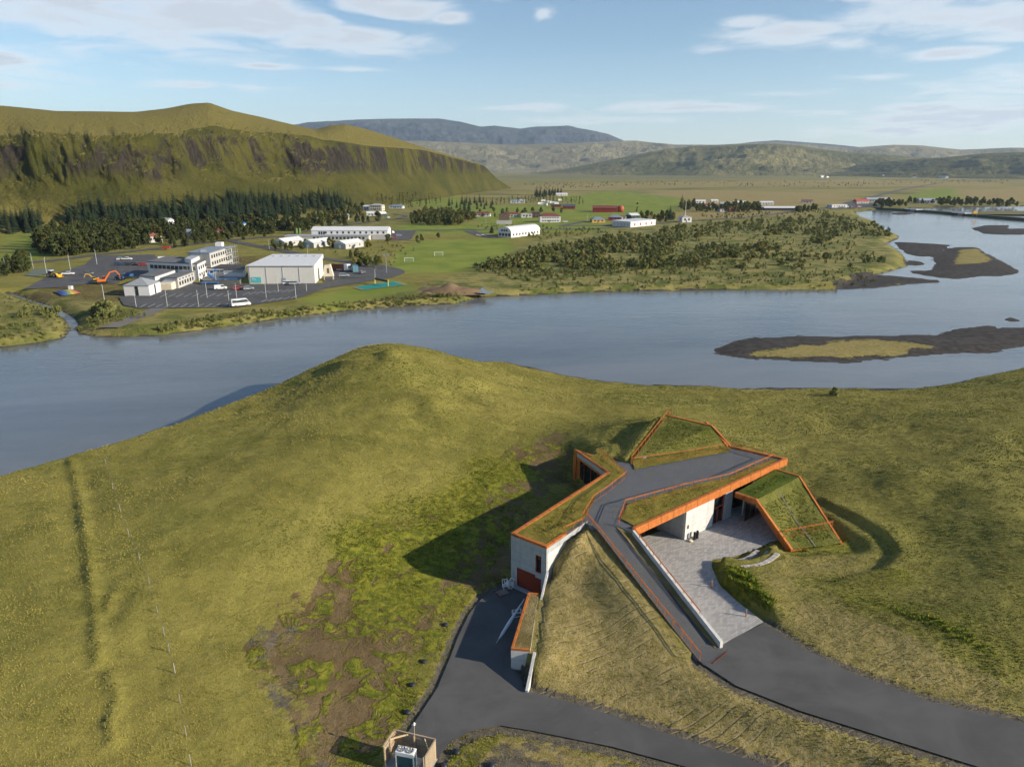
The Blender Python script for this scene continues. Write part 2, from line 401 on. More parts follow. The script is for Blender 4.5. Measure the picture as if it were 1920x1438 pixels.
def tps(P):
    Q = P/50.0; out = _Wt[-3]+Q@_Wt[-2:]
    for i, s in enumerate(_S):
        r2 = ((Q-s)**2).sum(1); out = out+_Wt[i]*r2*np.log(r2+1e-20)*.5
    return out
# ------------------------------------------------------------------ river
_far = [(-500,668),(-250,662),(0,652),(60,646),(120,634),(132,612),(142,612),(150,626),(190,632),(290,630),(400,616),(560,593),(700,578),(850,570),(905,557),(1000,553),(1100,548),(1250,545),(1400,543),(1560,543),
        (1640,540),(1700,533),(1765,529),(1740,524),(1690,519),(1640,516),(1700,500),(1694,482),(1676,466),(1655,456),(1682,449),(1684,442),(1655,431),(1640,416),(1612,408),(1600,398),(1668,391.5)]
_near = [(1920,690),(1850,705),(1780,720),(1720,728),(1560,728),(1420,726),(1300,723),(1200,711),(1050,694),(940,684)]
FARB = [at(x, y, 0)[:2] for x, y in _far]
NEARB = [(420, 250), (230, 205)]+[at(x, y, 0)[:2] for x, y in _near]
for px, py, z, k in ((860,674,10,18),(760,650,13,22),(650,667,11.2,22),(560,692,9.2,18),(480,737,7.2,14),(300,802,6.6,12),(130,858,6.6,11),(0,893,6.2,10),(-200,960,6,10)):
    x, y, _ = at(px, py, z); r = math.hypot(x, y); NEARB.append((x+x/r*k*.5, y+k))
NEARB += [(-260, 60), (-700, -60)]
RIVER = FARB+[(900, 1050), (1500, 1100), (1500, 800), (900, 420)]+NEARB+[(-900, 60), (-900, 250)]
def Pz(pts): return [at(x, y, 0.2)[:2] for x, y in pts]
BARS = [Pz([(1330,655),(1365,641),(1420,632),(1500,628),(1640,630),(1740,628),(1800,617),(1868,608),(1850,616),(1920,613),(2060,604),(2060,640),(1920,650),(1850,660),(1760,665),(1640,675),(1560,680),(1450,675),(1390,669),(1345,662)]),
        Pz([(1676,453),(1720,455),(1782,459),(1766,470),(1772,479),(1730,481),(1705,478),(1688,466)]),
        Pz([(1748,482),(1775,468),(1800,463),(1832,463),(1850,475),(1880,490),(1905,504),(1913,512),(1880,517),(1840,518),(1790,522),(1760,520),(1712,512),(1700,507),(1752,506),(1752,494)]),
        Pz([(1820,428),(1850,422),(1893,422),(1890,429),(1925,428),(1960,436),(1920,440),(1880,440),(1845,438)]),
        Pz([(1668,400),(1690,398),(1712,400),(1700,403),(1680,403)]),
        Pz([(1705,487),(1720,489),(1735,494),(1720,498),(1700,496)]),
        Pz([(1880,600),(1895,595),(1925,601),(1900,605)])]
BARGRASS = Pz([(1410,665),(1460,655),(1530,650),(1570,641),(1640,638),(1700,645),(1745,652),(1680,664),(1600,672),(1500,673),(1440,670)])
BARGRASS2 = Pz([(1785,500),(1800,470),(1830,467),(1850,478),(1858,492),(1830,495)])
SANDBANK = Pz([(1560,545),(1640,541),(1700,533),(1765,529),(1740,523),(1690,518),(1640,516),(1600,522),(1570,534)])
MID = np.array([(-3000,100),(-400,130),(-90,160),(-30,200),(0,215),(60,190),(130,190),(230,240),(500,360),(1500,900),(20000,9000)])
def lerp2_(a, b, t): return (a[0]+(b[0]-a[0])*t, a[1]+(b[1]-a[1])*t)
FOOTPRINTS = [  # where the ground is cut away under built volumes: outline, level
 ([W1, E1, E2, L0, R1, R2, T4, T3, T2, T1, W4, W3, W2], 3.4), ([W1, E1, E2, lerp2_(W2, T1, .5), W2], 1.2),
 ([V1, V2, V3, V4], 1.3),
 ([X2(x, y, 4.3) for x, y in ((1345,1042),(1384,1028),(1404,1016),(1418,1008),(1462,1030),(1448,1047),(1422,1058),(1388,1063),(1368,1057))], 3.55),
]
RAMP = [L0, RR0, RR1, L1]
RAMPZ = [ZR, ZR, ZP+.1, ZP+.1]
HUMPS = [(730,700,12,9,1.1),(790,772,10,6,1.6),(745,682,12,5,.8),(640,720,10,12,.8),(470,1010,6,14,.7),(950,790,7,9,.9),(1700,880,5,14,.9),(1820,930,6.5,13,1.0),(1620,900,4.2,10,.6),(1860,1080,7,10,.8),(1600,1130,5,7,.5),
         (800,792,9,5,-1.0),(1870,800,5,13,1.2),(1780,1190,5,9,.7),(560,880,8,14,.9),(330,960,6.5,12,.5),
         (735,684,12,2.6,.8),(764,686,11.6,2.4,-.9),(705,690,12,2.2,-.5),(806,768,9.4,2.6,1.0),(772,780,9.3,2.6,-.9),(840,790,8.6,3,.6),(690,668,12,2.5,-.6),(655,700,10.5,3,.5),(610,715,9.5,3,-.5),(880,720,8.6,4,.6),(930,735,7.5,3,-.5),
         (1690,900,5,4,.5),(1660,880,4.6,3,-.5),(1830,860,6,4,.6),(1760,940,6,4,-.5),(1500,790,2.5,4,.4),(1420,770,2,3,-.3),(1640,800,3.2,4,.5),(1720,780,3,3.5,-.4)]
TURFWALL = BL([(133,862,6.6),(150,930,6.4),(163,1010,6.1),(173,1100,5.6),(180,1170,5.2),(186,1240,4.8)])
TURF2 = BL([(205,1265,4.7),(222,1310,4.5),(205,1350,4.4),(212,1390,4.2)])
TURF3 = BL([(208,1120,5.6),(200,1150,5.3)])
CREEK = BL([(138,612,0),(132,596,1),(126,588,1.5),(95,570,1.5),(60,560,1.5),(20,545,1.5)])

def H(P, detail=True):
    P = np.asarray(P, float); x, y = P[:, 0], P[:, 1]
    z = np.full(len(P), 2.2)
    near = y < np.interp(x, MID[:, 0], MID[:, 1])
    r = np.hypot(x, y)
    # far side: flat plain, rolling a little far away
    farz = 2.0+.12*fbm(x, y, 30, 3, 3)+np.clip((r-600)/3000, 0, 1)*1.2*fbm(x, y, 400, 3, 8)
    z = np.where(near, z, farz)
    m = near & (np.abs(x) < 900) & (y > -400)
    zn = np.full(len(P), 5.0)
    if m.any():
        Q = P[m]; t = tps(Q)
        t = np.clip(t, -2, 16)
        fade = np.clip((np.hypot(Q[:, 0], Q[:, 1]-90)-170)/90, 0, 1); t = t*(1-fade)+5.5*fade
        for px, py, hz, rad, amp in HUMPS:
            cx, cyy, _ = at(px, py, hz); d2 = ((Q[:, 0]-cx)**2+(Q[:, 1]-cyy)**2)/rad**2
            t = t+amp*np.exp(-d2)
        for ln, hh, ww in ((TURFWALL, .34, .5), (TURF2, .3, .45), (TURF3, .28, .4)):
            d, _ = poly_dist(Q, ln, False); t = t+hh*np.exp(-(d/ww)**2)-.10*np.exp(-((d-1.4)/.9)**2)
        if detail:
            t = t+.38*fbm(Q[:, 0], Q[:, 1], 11, 4, 21)+.16*fbm(Q[:, 0], Q[:, 1], 2.8, 3, 31)
        # engineered ground
        zone = (Q[:, 0] > -25) & (Q[:, 0] < 90) & (Q[:, 1] > 30) & (Q[:, 1] < 130)
        if zone.any():
            Z = Q[zone]; w0 = (6.0**2)**-1.5; num = t[zone]*w0; den = np.full(len(Z), w0)
            for ln in BREAKS:
                d, zb = poly_dist(Z, ln, False, [p[2] for p in ln]); w = (d*d+.03)**-1.5
                num = num+w*zb; den = den+w
            tz = num/den
            if detail: tz = tz+.07*fbm(Z[:, 0], Z[:, 1], 2.2, 3, 77)
            # green bank with two ridges
            for poly, lev in ((YARD, ZY), (PLAZA, ZP), (UPROAD, ZP)):
                s = sdist(Z, poly, 50); k = smooth((s+.32)/.34); tz = tz*(1-k)+(lev-.14)*k
            s = sdist(Z, RAMP, 50)
            # under the ramp the ground drops from the bank side to the paving side
            a = np.array(L0); b = np.array(L1); ab = b-a; u = np.clip(((Z-a)@ab)/ab.dot(ab), 0, 1)
            rz = ZR+(ZP-ZR)*u-.35
            k = np.clip(s/.3, 0, 1); tz = tz*(1-k)+np.minimum(tz, rz)*k
            for poly, lev in FOOTPRINTS:
                s = sdist(Z, poly, 50); k = smooth((s+.05)/.3); tz = tz*(1-k)+np.minimum(tz, lev)*k
            ex = np.minimum.reduce([Z[:, 0]+25, 90-Z[:, 0], Z[:, 1]-30, 130-Z[:, 1]]); kf = smooth(ex/12)
            t[zone] = t[zone]*(1-kf)+tz*kf
        zn[m] = t
        z = np.where(near, zn, z)
    # shore
    reg = (y < 1400) & (np.abs(x) < 1600) & (y > -100)
    if reg.any():
        Q = P[reg]; d, _ = poly_dist(Q, RIVER); ins = inside(Q, RIVER)
        d = d+.9*fbm(Q[:, 0], Q[:, 1], 6, 2, 41)*np.clip(np.hypot(Q[:, 0], Q[:, 1])/250, .3, 1)
        zr = z[reg]; nr = near[reg]
        land = np.minimum(zr, np.where(nr, .05+d*.75, .1+d*.45))
        water = -np.clip(d*.18, 0.05, 1.6)
        zz = np.where(ins, water, land)
        for b in BARS:
            s = sdist(Q, b, 60)+1.0*fbm(Q[:, 0], Q[:, 1], 9, 3, 51)
            zz = np.maximum(zz, np.where(s > -4, np.clip(s*.10, -.5, .55+.1*fbm(Q[:, 0], Q[:, 1], 20, 3, 52)), -9))
        s = sdist(Q, SANDBANK, 60); zz = np.where(s > 0, np.minimum(zz, .25+.25*fbm(Q[:, 0], Q[:, 1], 14, 3, 53)+.1), zz)
        d, _ = poly_dist(Q, CREEK, False); zz = np.where((d < 5) & ~nr, np.minimum(zz, -.35+np.clip(d-1.2, 0, 9)*.7), zz)
        z[reg] = zz
    return z
def hz(x, y): return float(H(np.array([[x, y]]), False)[0])
def ground_px(px, py, it=6):
    """where the view ray meets the ground"""
    z = 2.0
    for _ in range(it):
        p = at(px, py, z); z = .5*z+.5*hz(p[0], p[1])
    return at(px, py, z)

def axis(segs):
    """segs: (start, step at start); geometric change between"""
    out = [segs[0][0]]
    for (a, sa), (b, sb) in zip(segs[:-1], segs[1:]):
        x = a; pts = []
        while True:
            t = (x-a)/(b-a); s = sa+(sb-sa)*t; x += s
            if x >= b-.3*s: break
            pts.append(x)
        out += pts+[b]
    return np.array(out)
gx = axis([(-16000, 700), (-6000, 190), (-1500, 42), (-400, 9), (-130, 1.6), (-60, .55), (-6, .36), (48, .36), (75, .6), (160, 1.6), (420, 7), (1500, 40), (6000, 190), (16000, 700)])
gy = axis([(-400, 40), (-60, 8), (38, .6), (50, .34), (108, .36), (125, .55), (180, .9), (330, 2.6), (520, 5), (1200, 18), (3500, 80), (14000, 500)])
GX, GY = np.meshgrid(gx, gy); PG = np.c_[GX.ravel(), GY.ravel()]
ZG = H(PG)

# ------------------------------------------------------------------ ground masks (what grows or lies where)
def pxpoly(pts, z): return [at(x, y, z)[:2] for x, y in pts]
MA = np.zeros((len(PG), 4)); MB_ = np.zeros((len(PG), 4))
def paint(A, ch, poly, soft, amp=0, scale=5, val=1.0, s=5):
    d = sdist(PG, poly, 200)
    m = d > -30
    v = np.zeros(len(PG)); v[m] = smooth(.5+noisy(PG[m], d[m], amp, scale, s)/soft)*val
    A[:, ch] = np.maximum(A[:, ch], v)
DIRT, LUSH, DRY, SAND = 0, 1, 2, 3
MOWN, SOD, GRAVEL, SCRUB = 0, 1, 2, 3
paint(MA, DIRT, pxpoly([(478,1235),(505,1165),(560,1150),(600,1075),(700,1020),(830,985),(900,945),(960,880),(1020,850),(1060,850),(1070,905),(985,960),(955,1040),(948,1095),(905,1118),(880,1100),(800,1190),(765,1290),(745,1380),(700,1438),(590,1438),(560,1330),(500,1290)], 2.8), 2.5, 1.2, 4)
paint(MA, LUSH, pxpoly([(640,1040),(720,1000),(830,935),(950,885),(985,900),(930,970),(860,1060),(810,1150),(870,1105),(900,1120),(850,1190),(800,1310),(745,1438),(680,1438),(720,1320),(740,1200),(690,1120)], 2.8), 6, 3.5, 5, .85)
paint(MA, LUSH, pxpoly([(1338,1055),(1372,1060),(1410,1085),(1455,1145),(1440,1168),(1385,1130),(1345,1100)], 4.4), 1.2, .4, 2)
paint(MA, LUSH, pxpoly([(1490,1010),(1570,1005),(1590,1030),(1500,1042)], 4.0), 1.5, .4, 2)
paint(MA, LUSH, pxpoly([(1500,1082),(1560,1078),(1640,1085),(1680,1075),(1700,1090),(1640,1100),(1560,1098)], 5), 1.2, .5, 3, .8)
paint(MA, LUSH, pxpoly([(1590,1100),(1700,1140),(1800,1170),(1900,1235),(1890,1255),(1780,1210),(1680,1165),(1600,1130)], 5), 1.5, .6, 3, .7)
paint(MA, LUSH, pxpoly([(820,1420),(850,1388),(900,1368),(935,1363),(900,1395),(870,1438),(820,1470)], 2.2), 1, .3, 2)
paint(MA, DRY, pxpoly([(1000,1000),(1090,985),(1300,1225),(1500,1340),(1900,1445),(1500,1445),(1250,1380),(985,1300),(1000,1200)], 4), 3, .8, 5, .75)
paint(MA, DRY, pxpoly([(940,1365),(1150,1405),(1290,1445),(860,1460),(880,1400)], 2.4), 2, .8, 4, .8)
paint(MA, DRY, pxpoly([(1460,1060),(1560,1040),(1660,1050),(1560,1075),(1480,1110),(1440,1100)], 4.6), 3, 1, 5, .45)
paint(MA, DRY, pxpoly([(1490,1110),(1700,1180),(1900,1270),(1900,1340),(1600,1250),(1470,1170)], 4.6), 3, 1.5, 5, .6)
paint(MB_, SOD, pxpoly([(1010,1000),(1085,985),(1300,1232),(1500,1345),(1800,1440),(1450,1432),(1100,1320),(990,1290),(1000,1200)], 4), 2)
paint(MB_, SOD, pxpoly([(1400,1050),(1560,1030),(1640,1060),(1500,1150),(1460,1150)], 4.6), 3, val=.5)
paint(MB_, SOD, pxpoly([(1470,1140),(1700,1200),(1900,1280),(1900,1345),(1600,1255)], 4.4), 3, val=.6)
paint(MB_, GRAVEL, pxpoly([(900,1400),(1000,1400),(1200,1450),(880,1470),(860,1440)], 2.4), 2, 1, 3, .8)
paint(MB_, GRAVEL, pxpoly([(480,1235),(510,1165),(545,1180),(520,1240),(560,1330),(610,1438),(560,1438),(530,1320)], 2.8), 1.5, .8, 3, .8)
for _poly in (YARD, UPROAD):
    _d = sdist(PG, _poly, 50); MB_[:, GRAVEL] = np.maximum(MB_[:, GRAVEL], np.where(_d > -3, np.exp(-(np.minimum(_d, 0)/.55)**2), 0)*.9)
for b in BARS: paint(MA, SAND, b, 3, 1, 8)
paint(MA, SAND, SANDBANK, 6, 4, 12)
MA[:, SAND] = np.maximum(MA[:, SAND], smooth((.35-ZG)/.3)*(PG[:, 1] < 1300))
for b in (BARGRASS, BARGRASS2):
    d = noisy(PG, sdist(PG, b, 60), 1.2, 6); k = smooth(.5+d/3); MA[:, SAND] *= 1-k; MA[:, DRY] = np.maximum(MA[:, DRY], .6*k)
paint(MA, SAND, pxpoly([(905,684),(1000,686),(1120,697),(1310,724),(1200,712),(1050,697),(950,690)], .2), 2, .5, 4)
# far bank
paint(MB_, MOWN, pxpoly([(735,505),(745,470),(790,450),(955,447),(968,470),(930,495),(850,512),(770,512)], 2), 6, 2, 10)
paint(MB_, MOWN, pxpoly([(730,380),(860,370),(900,385),(1000,385),(1090,382),(1240,385),(1280,395),(1130,410),(900,420),(880,398)], 2), 25, 10, 60)
paint(MB_, MOWN, pxpoly([(1030,372),(1150,358),(1290,372),(1270,392),(1130,388)], 2), 25, 10, 60)
paint(MB_, MOWN, pxpoly([(900,420),(1130,412),(1150,432),(900,440),(740,440),(740,420)], 2), 20, 6, 40)
paint(MB_, MOWN, pxpoly([(560,560),(640,545),(740,528),(790,540),(700,560),(600,580)], 2), 6, 2, 10, .9)
paint(MB_, MOWN, pxpoly([(1690,372),(1740,355),(1790,352),(1800,374),(1740,380)], 2), 20, 5, 40)
paint(MB_, MOWN, pxpoly([(0,430),(100,425),(100,480),(0,490)], 3), 12, 4, 20, .9)
paint(MA, DRY, pxpoly([(1750,356),(1950,352),(1950,380),(1790,376)], 2), 30, 8, 60, .95)
paint(MA, DRY, pxpoly([(1150,366),(1300,356),(1560,362),(1600,372),(1500,392),(1300,396),(1280,385)], 2), 60, 25, 120, .9)
paint(MA, DRY, pxpoly([(1290,392),(1500,392),(1520,402),(1300,416),(1240,405)], 2), 20, 6, 40, .75)
paint(MA, DRY, pxpoly([(960,345),(1600,338),(1900,343),(1900,350),(1300,350),(1000,358)], 2), 90, 60, 300, .7)
paint(MB_, SCRUB, pxpoly([(740,545),(850,560),(1000,550),(1500,540),(1690,500),(1690,450),(1600,400),(1300,412),(1000,450),(900,500)], 2), 10, 4, 15)
paint(MB_, SCRUB, pxpoly([(0,650),(0,560),(130,560),(330,590),(560,575),(760,545),(860,565),(700,578),(400,616),(290,630)], 1.5), 6, 3, 10, .8)
paint(MB_, SCRUB, pxpoly([(960,348),(1900,330),(1920,318),(940,328)], 2), 200, 100, 500, .6)
paint(MB_, SCRUB, pxpoly([(0,470),(60,400),(560,385),(820,380),(880,398),(800,430),(560,420),(250,470),(100,480)], 2), 15, 6, 30, .7)
paint(MA, DIRT, pxpoly([(60,550),(100,530),(180,525),(240,532),(240,560),(180,572),(90,568)], 2), 5, 3, 9)
paint(MA, DIRT, pxpoly([(437,482),(480,480),(490,495),(440,498)], 2), 5)
paint(MA, DIRT, pxpoly([(770,530),(830,525),(895,535),(905,552),(850,556),(790,548)], 2), 5, 3, 8)
paint(MA, DIRT, pxpoly([(150,590),(185,585),(280,620),(285,630),(190,632),(165,615)], 1.5), 3, 1, 6, .8)
paint(MB_, GRAVEL, pxpoly([(900,334),(1300,336),(1500,333),(1300,330),(1000,327)], 2), 120, 120, 400, .7)

TREADLINE = None
ground = me_obj('ground', [], [], None)
_nx, _ny = len(gx), len(gy)
_m = ground.data
_idx = np.arange(_nx*_ny).reshape(_ny, _nx)
_q = np.stack([_idx[:-1, :-1], _idx[:-1, 1:], _idx[1:, 1:], _idx[1:, :-1]], -1).reshape(-1, 4)
_m.vertices.add(_nx*_ny); _m.vertices.foreach_set('co', np.c_[PG, ZG].ravel())
_m.loops.add(_q.size); _m.loops.foreach_set('vertex_index', _q.ravel().astype(np.int32))
_m.polygons.add(len(_q)); _m.polygons.foreach_set('loop_start', np.arange(0, _q.size, 4, dtype=np.int32))
_m.polygons.foreach_set('use_smooth', np.ones(len(_q), bool))
_m.update(calc_edges=True)
for nm, A in (('mask_a', MA), ('mask_b', MB_)):
    at_ = _m.attributes.new(nm, 'FLOAT_COLOR', 'POINT'); at_.data.foreach_set('color', np.clip(A, 0, 1).astype(np.float32).ravel())
structure(ground)

def ground_material():
    m = bpy.data.materials.new('ground_cover'); b = NB(m); P = b.pos()
    a = b.attr('mask_a'); c = b.attr('mask_b')
    sa = b.n('ShaderNodeSeparateColor'); b.L.new(a.outputs['Color'], sa.inputs[0])
    sb = b.n('ShaderNodeSeparateColor'); b.L.new(c.outputs['Color'], sb.inputs[0])
    dirt, lush, dry, sand = sa.outputs[0], sa.outputs[1], sa.outputs[2], a.outputs['Alpha']
    mown, sod, gravel, scrub = sb.outputs[0], sb.outputs[1], sb.outputs[2], c.outputs['Alpha']
    rag = b.math('MULTIPLY', b.math('SUBTRACT', b.noise(P, .9, 6, .72, .6), .5), 1.5)
    def ragged(m): return b.ramp(b.math('ADD', m, b.math('MULTIPLY', rag, b.ramp(m, .02, .3))), .38, .66)
    dirt, sand, gravel = ragged(dirt), ragged(sand), ragged(gravel)
    big = b.noise(P, .02, 4, .55); mid = b.noise(P, .13, 5, .6, .4); fine = b.noise(P, 1.1, 6, .68); grain = b.noise(P, 6.5, 4, .7)
    far = b.noise(b.mapping(P, (1, 3.5, 1)), .0035, 7, .62)
    streak = b.noise(b.mapping(P, (.5, 1.6, 1), (0, 0, .5)), .55, 5, .65, .6)
    # moss and short grass
    g = b.mix(b.ramp(mid, .32, .68), (.146, .140, .030), (.228, .210, .050))
    g = b.mix(b.ramp(big, .35, .65), g, b.mix(.5, g, (.275, .235, .062)))
    g = b.mix(b.math('MULTIPLY', b.ramp(streak, .5, .75), .45), g, (.095, .098, .020))
    g = b.mix(b.math('MULTIPLY', b.ramp(b.noise(b.mapping(P, (.6, 1.5, 1), (0, 0, -.45)), .09, 5, .62, 1.0), .50, .66), .5), g, (.085, .090, .018))
    g = b.mix(b.math('MULTIPLY', b.ramp(fine, .5, .72), .4), g, (.300, .250, .095))
    g = b.mix(b.math('MULTIPLY', b.ramp(grain, .52, .7), .35), g, (.075, .076, .018))
    # far plain in bands
    lp = b.n('ShaderNodeVectorMath', operation='LENGTH'); b.L.new(P, lp.inputs[0])
    fd = b.ramp(lp.outputs['Value'], 500, 1500)
    fg = b.mix(b.ramp(far, .36, .62), (.105, .115, .036), (.290, .240, .085))
    fg = b.mix(b.math('MULTIPLY', b.ramp(b.noise(b.mapping(P, (1, 6, 1)), .009, 6, .7), .5, .66), .6), fg, (.070, .090, .032))
    g = b.mix(fd, g, fg)
    g = b.mix(dry, g, b.mix(b.ramp(fine, .35, .65), (.195, .155, .055), (.345, .270, .120)))
    lg = b.mix(b.ramp(fine, .4, .62), (.095, .112, .014), (.205, .200, .024))
    # soil with plants coming up through it
    soil = b.mix(b.ramp(mid, .35, .65), (.110, .076, .035), (.165, .120, .060))
    soil = b.mix(b.math('MULTIPLY', b.ramp(b.noise(P, .6, 6, .7, 1.2), .60, .72), .5), soil, (.24, .190, .115))
    plants = b.ramp(b.math('ADD', b.noise(P, .42, 6, .68, .8), b.math('MULTIPLY', lush, .16)), .49, .58)
    soil2 = b.mix(plants, soil, lg)
    g = b.mix(b.math('MULTIPLY', lush, b.ramp(mid, .25, .5)), g, lg)
    g = b.mix(dirt, g, soil2)
    g = b.mix(gravel, g, b.mix(b.ramp(fine, .3, .7), (.085, .076, .058), (.150, .132, .098)))
    # mown pitch and hay fields
    mg = b.mix(b.ramp(b.noise(P, .05, 4, .6), .35, .65), (.135, .185, .026), (.205, .230, .042))
    g = b.mix(mown, g, mg)
    sg = b.mix(b.ramp(b.noise(P, .085, 6, .66), .38, .6), (.100, .122, .028), (.265, .228, .078))
    sg = b.mix(b.math('MULTIPLY', b.ramp(b.noise(P, .35, 4, .65), .52, .68), .7), sg, (.055, .072, .018))
    g = b.mix(b.math('MULTIPLY', scrub, b.math('SUBTRACT', 1.0, mown)), g, sg)
    # sod strips: seams of soil between turf rolls
    w = b.n('ShaderNodeTexWave'); w.wave_type = 'BANDS'; w.bands_direction = 'X'; w.inputs['Scale'].default_value = .34
    w.inputs['Distortion'].default_value = 2.2; w.inputs['Detail'].default_value = 3; w.inputs['Detail Scale'].default_value = .8
    b.L.new(b.mapping(P, (1, 1, 0), (0, 0, math.radians(66))), w.inputs['Vector'])
    seam = b.math('MULTIPLY', b.ramp(w.outputs['Fac'], .90, .99), b.ramp(b.noise(P, .3, 4, .6), .42, .54))
    seam = b.math('MULTIPLY', seam, sod)
    g = b.mix(b.math('MULTIPLY', seam, .6), g, (.30, .25, .14))
    w2 = b.n('ShaderNodeTexWave'); w2.wave_type = 'BANDS'; w2.bands_direction = 'X'; w2.inputs['Scale'].default_value = .34
    w2.inputs['Distortion'].default_value = 2.2; w2.inputs['Detail'].default_value = 3; w2.inputs['Detail Scale'].default_value = .8; w2.inputs['Phase Offset'].default_value = -.75
    b.L.new(b.mapping(P, (1, 1, 0), (0, 0, math.radians(66))), w2.inputs['Vector'])
    crack = b.math('MULTIPLY', b.math('MULTIPLY', b.ramp(w2.outputs['Fac'], .94, .995), b.ramp(b.noise(P, .3, 4, .6), .50, .58)), sod)
    g = b.mix(b.math('MULTIPLY', crack, .55), g, (.045, .036, .018))
    sd = b.mix(b.ramp(b.noise(P, .4, 6, .65), .35, .65), (.034, .031, .029), (.066, .060, .054))
    g = b.mix(sand, g, sd)
    # relief
    h = b.math('ADD', b.math('MULTIPLY', fine, .30), b.math('MULTIPLY', grain, .11))
    h = b.math('ADD', h, b.math('MULTIPLY', b.math('MULTIPLY', plants, dirt), .22))
    h = b.math('SUBTRACT', h, b.math('MULTIPLY', crack, .06))
    h = b.math('ADD', h, b.math('MULTIPLY', streak, .25))
    h2 = b.math('MULTIPLY', b.noise(P, .3, 4, .6), b.math('MULTIPLY', scrub, .5))
    nearw = b.math('SUBTRACT', 1.0, b.math('MULTIPLY', b.math('MAXIMUM', sand, mown), .75))
    n1 = b.bump(b.math('ADD', b.math('MULTIPLY', h, nearw), h2), .85, 1.0)
    b.bsdf(g, .92, 0, n1, .12)
    return m
ground.data.materials.append(ground_material())

# ------------------------------------------------------------------ water
def water_material():
    m = bpy.data.materials.new('silty_river_water'); b = NB(m); P = b.pos()
    r1 = b.noise(b.mapping(P, (1, 1, 1), (0, 0, .35)), .55, 4, .6, .4)
    r2 = b.noise(b.mapping(P, (.35, 1, 1), (0, 0, .2)), .07, 4, .6, .8)
    c = b.mix(b.ramp(b.noise(b.mapping(P, (.3, 1, 1), (0, 0, .3)), .012, 5, .6, .8), .35, .7), (.098, .110, .118), (.168, .178, .180))
    r3 = b.noise(b.mapping(P, (.5, 1.6, 1), (0, 0, .25)), .22, 5, .65, 1.2)
    n = b.bump(b.math('ADD', b.math('ADD', b.math('MULTIPLY', r1, .09), b.math('MULTIPLY', r3, .16)), b.math('MULTIPLY', r2, .30)), .55, .6)
    b.bsdf(c, b.math('ADD', .08, b.math('MULTIPLY', r2, .10)), 0, n, .5, IOR=1.33)
    return m
structure(me_obj('river_water', [(-5000, -300, 0), (5000, -300, 0), (5000, 2500, 0), (-5000, 2500, 0)], [(0, 1, 2, 3)], water_material()))
# ------------------------------------------------------------------ polygon sheets
from mathutils.geometry import delaunay_2d_cdt
def sheet(name, poly, zf, mat_, parent=None, step=None, org=None, jitter=.3, skirt=None):
    """fills an outline; zf(x,y) gives the height; step adds inner points"""
    n = len(poly); pts = []; 
    if step:
        for i in range(n):
            a, b = poly[i], poly[(i+1) % n]; L = math.hypot(b[0]-a[0], b[1]-a[1]); k = max(1, int(L/step))
            pts += [(a[0]+(b[0]-a[0])*j/k, a[1]+(b[1]-a[1])*j/k) for j in range(k)]
    else: pts = list(poly)
    nb = len(pts); edges = [(i, (i+1) % nb) for i in range(nb)]
    if step:
        q = np.array(pts); lo, hi = q.min(0), q.max(0); rs = random.Random(nb)
        G = np.array([(x+rs.uniform(-1, 1)*jitter*step, y+rs.uniform(-1, 1)*jitter*step) for x in np.arange(lo[0], hi[0], step) for y in np.arange(lo[1], hi[1], step)])
        if len(G):
            s = sdist(G, pts, 99); pts += [tuple(g) for g in G[s > step*.35]]
    V, _, F, _, _, _ = delaunay_2d_cdt([Vector(p[:2]) for p in pts], edges, [], 1, 1e-5)
    o = org or (0, 0, 0)
    v = [(p.x-o[0], p.y-o[1], zf(p.x, p.y)-o[2]) for p in V]
    F2 = []
    for f in F:
        a, b, c = (v[i] for i in f[:3])
        F2.append(tuple(f) if (b[0]-a[0])*(c[1]-a[1])-(b[1]-a[1])*(c[0]-a[0]) > 0 else tuple(reversed(f)))
    return me_obj(name, v, F2, mat_, parent, True)
def band(mb, pts, w, h, side=1, closed=False):
    """mitred bar along pts (top outer line); w towards the left (side=1) or right (-1) of travel; h deep"""
    n = len(pts); P = [Vector(p[:2]) for p in pts]; inner = []
    for i in range(n):
        a = P[(i-1) % n] if (closed or i > 0) else None; c = P[(i+1) % n] if (closed or i < n-1) else None
        ds = []
        if a is not None: ds.append((P[i]-a).normalized())
        if c is not None: ds.append((c-P[i]).normalized())
        ns = [Vector((-d.y, d.x))*side for d in ds]
        nn = sum(ns, Vector((0, 0))).normalized(); k = w/max(.35, nn.dot(ns[0])); inner.append(P[i]+nn*k)
    v = []
    for i in range(n):
        z = pts[i][2]
        v += [(P[i].x, P[i].y, z), (inner[i].x, inner[i].y, z), (inner[i].x, inner[i].y, z-h), (P[i].x, P[i].y, z-h)]
    f = []
    for i in range(n if closed else n-1):
        j = (i+1) % n
        for k in range(4):
            q = (4*i+k, 4*i+(k+1) % 4, 4*j+(k+1) % 4, 4*j+k); f.append(q if side < 0 else tuple(reversed(q)))
    if not closed: f += [(0, 1, 2, 3), tuple(4*(n-1)+k for k in (3, 2, 1, 0))]
    return mb.add(v, f)
def wall(mb, a, b, z0, z1a, z1b=None, th=.3, z0b=None, side=1):
    """upright slab from a to b, thickness towards the left of travel"""
    z1b = z1a if z1b is None else z1b; z0b = z0 if z0b is None else z0b
    d = Vector((b[0]-a[0], b[1]-a[1])).normalized(); nx, ny = -d.y*th*side, d.x*th*side
    pts = [a, b, (b[0]+nx, b[1]+ny), (a[0]+nx, a[1]+ny)]
    return mb.prism(pts, [z1a, z1b, z1b, z1a], [z0, z0b, z0b, z0])
def lerp2(a, b, t): return (a[0]+(b[0]-a[0])*t, a[1]+(b[1]-a[1])*t)
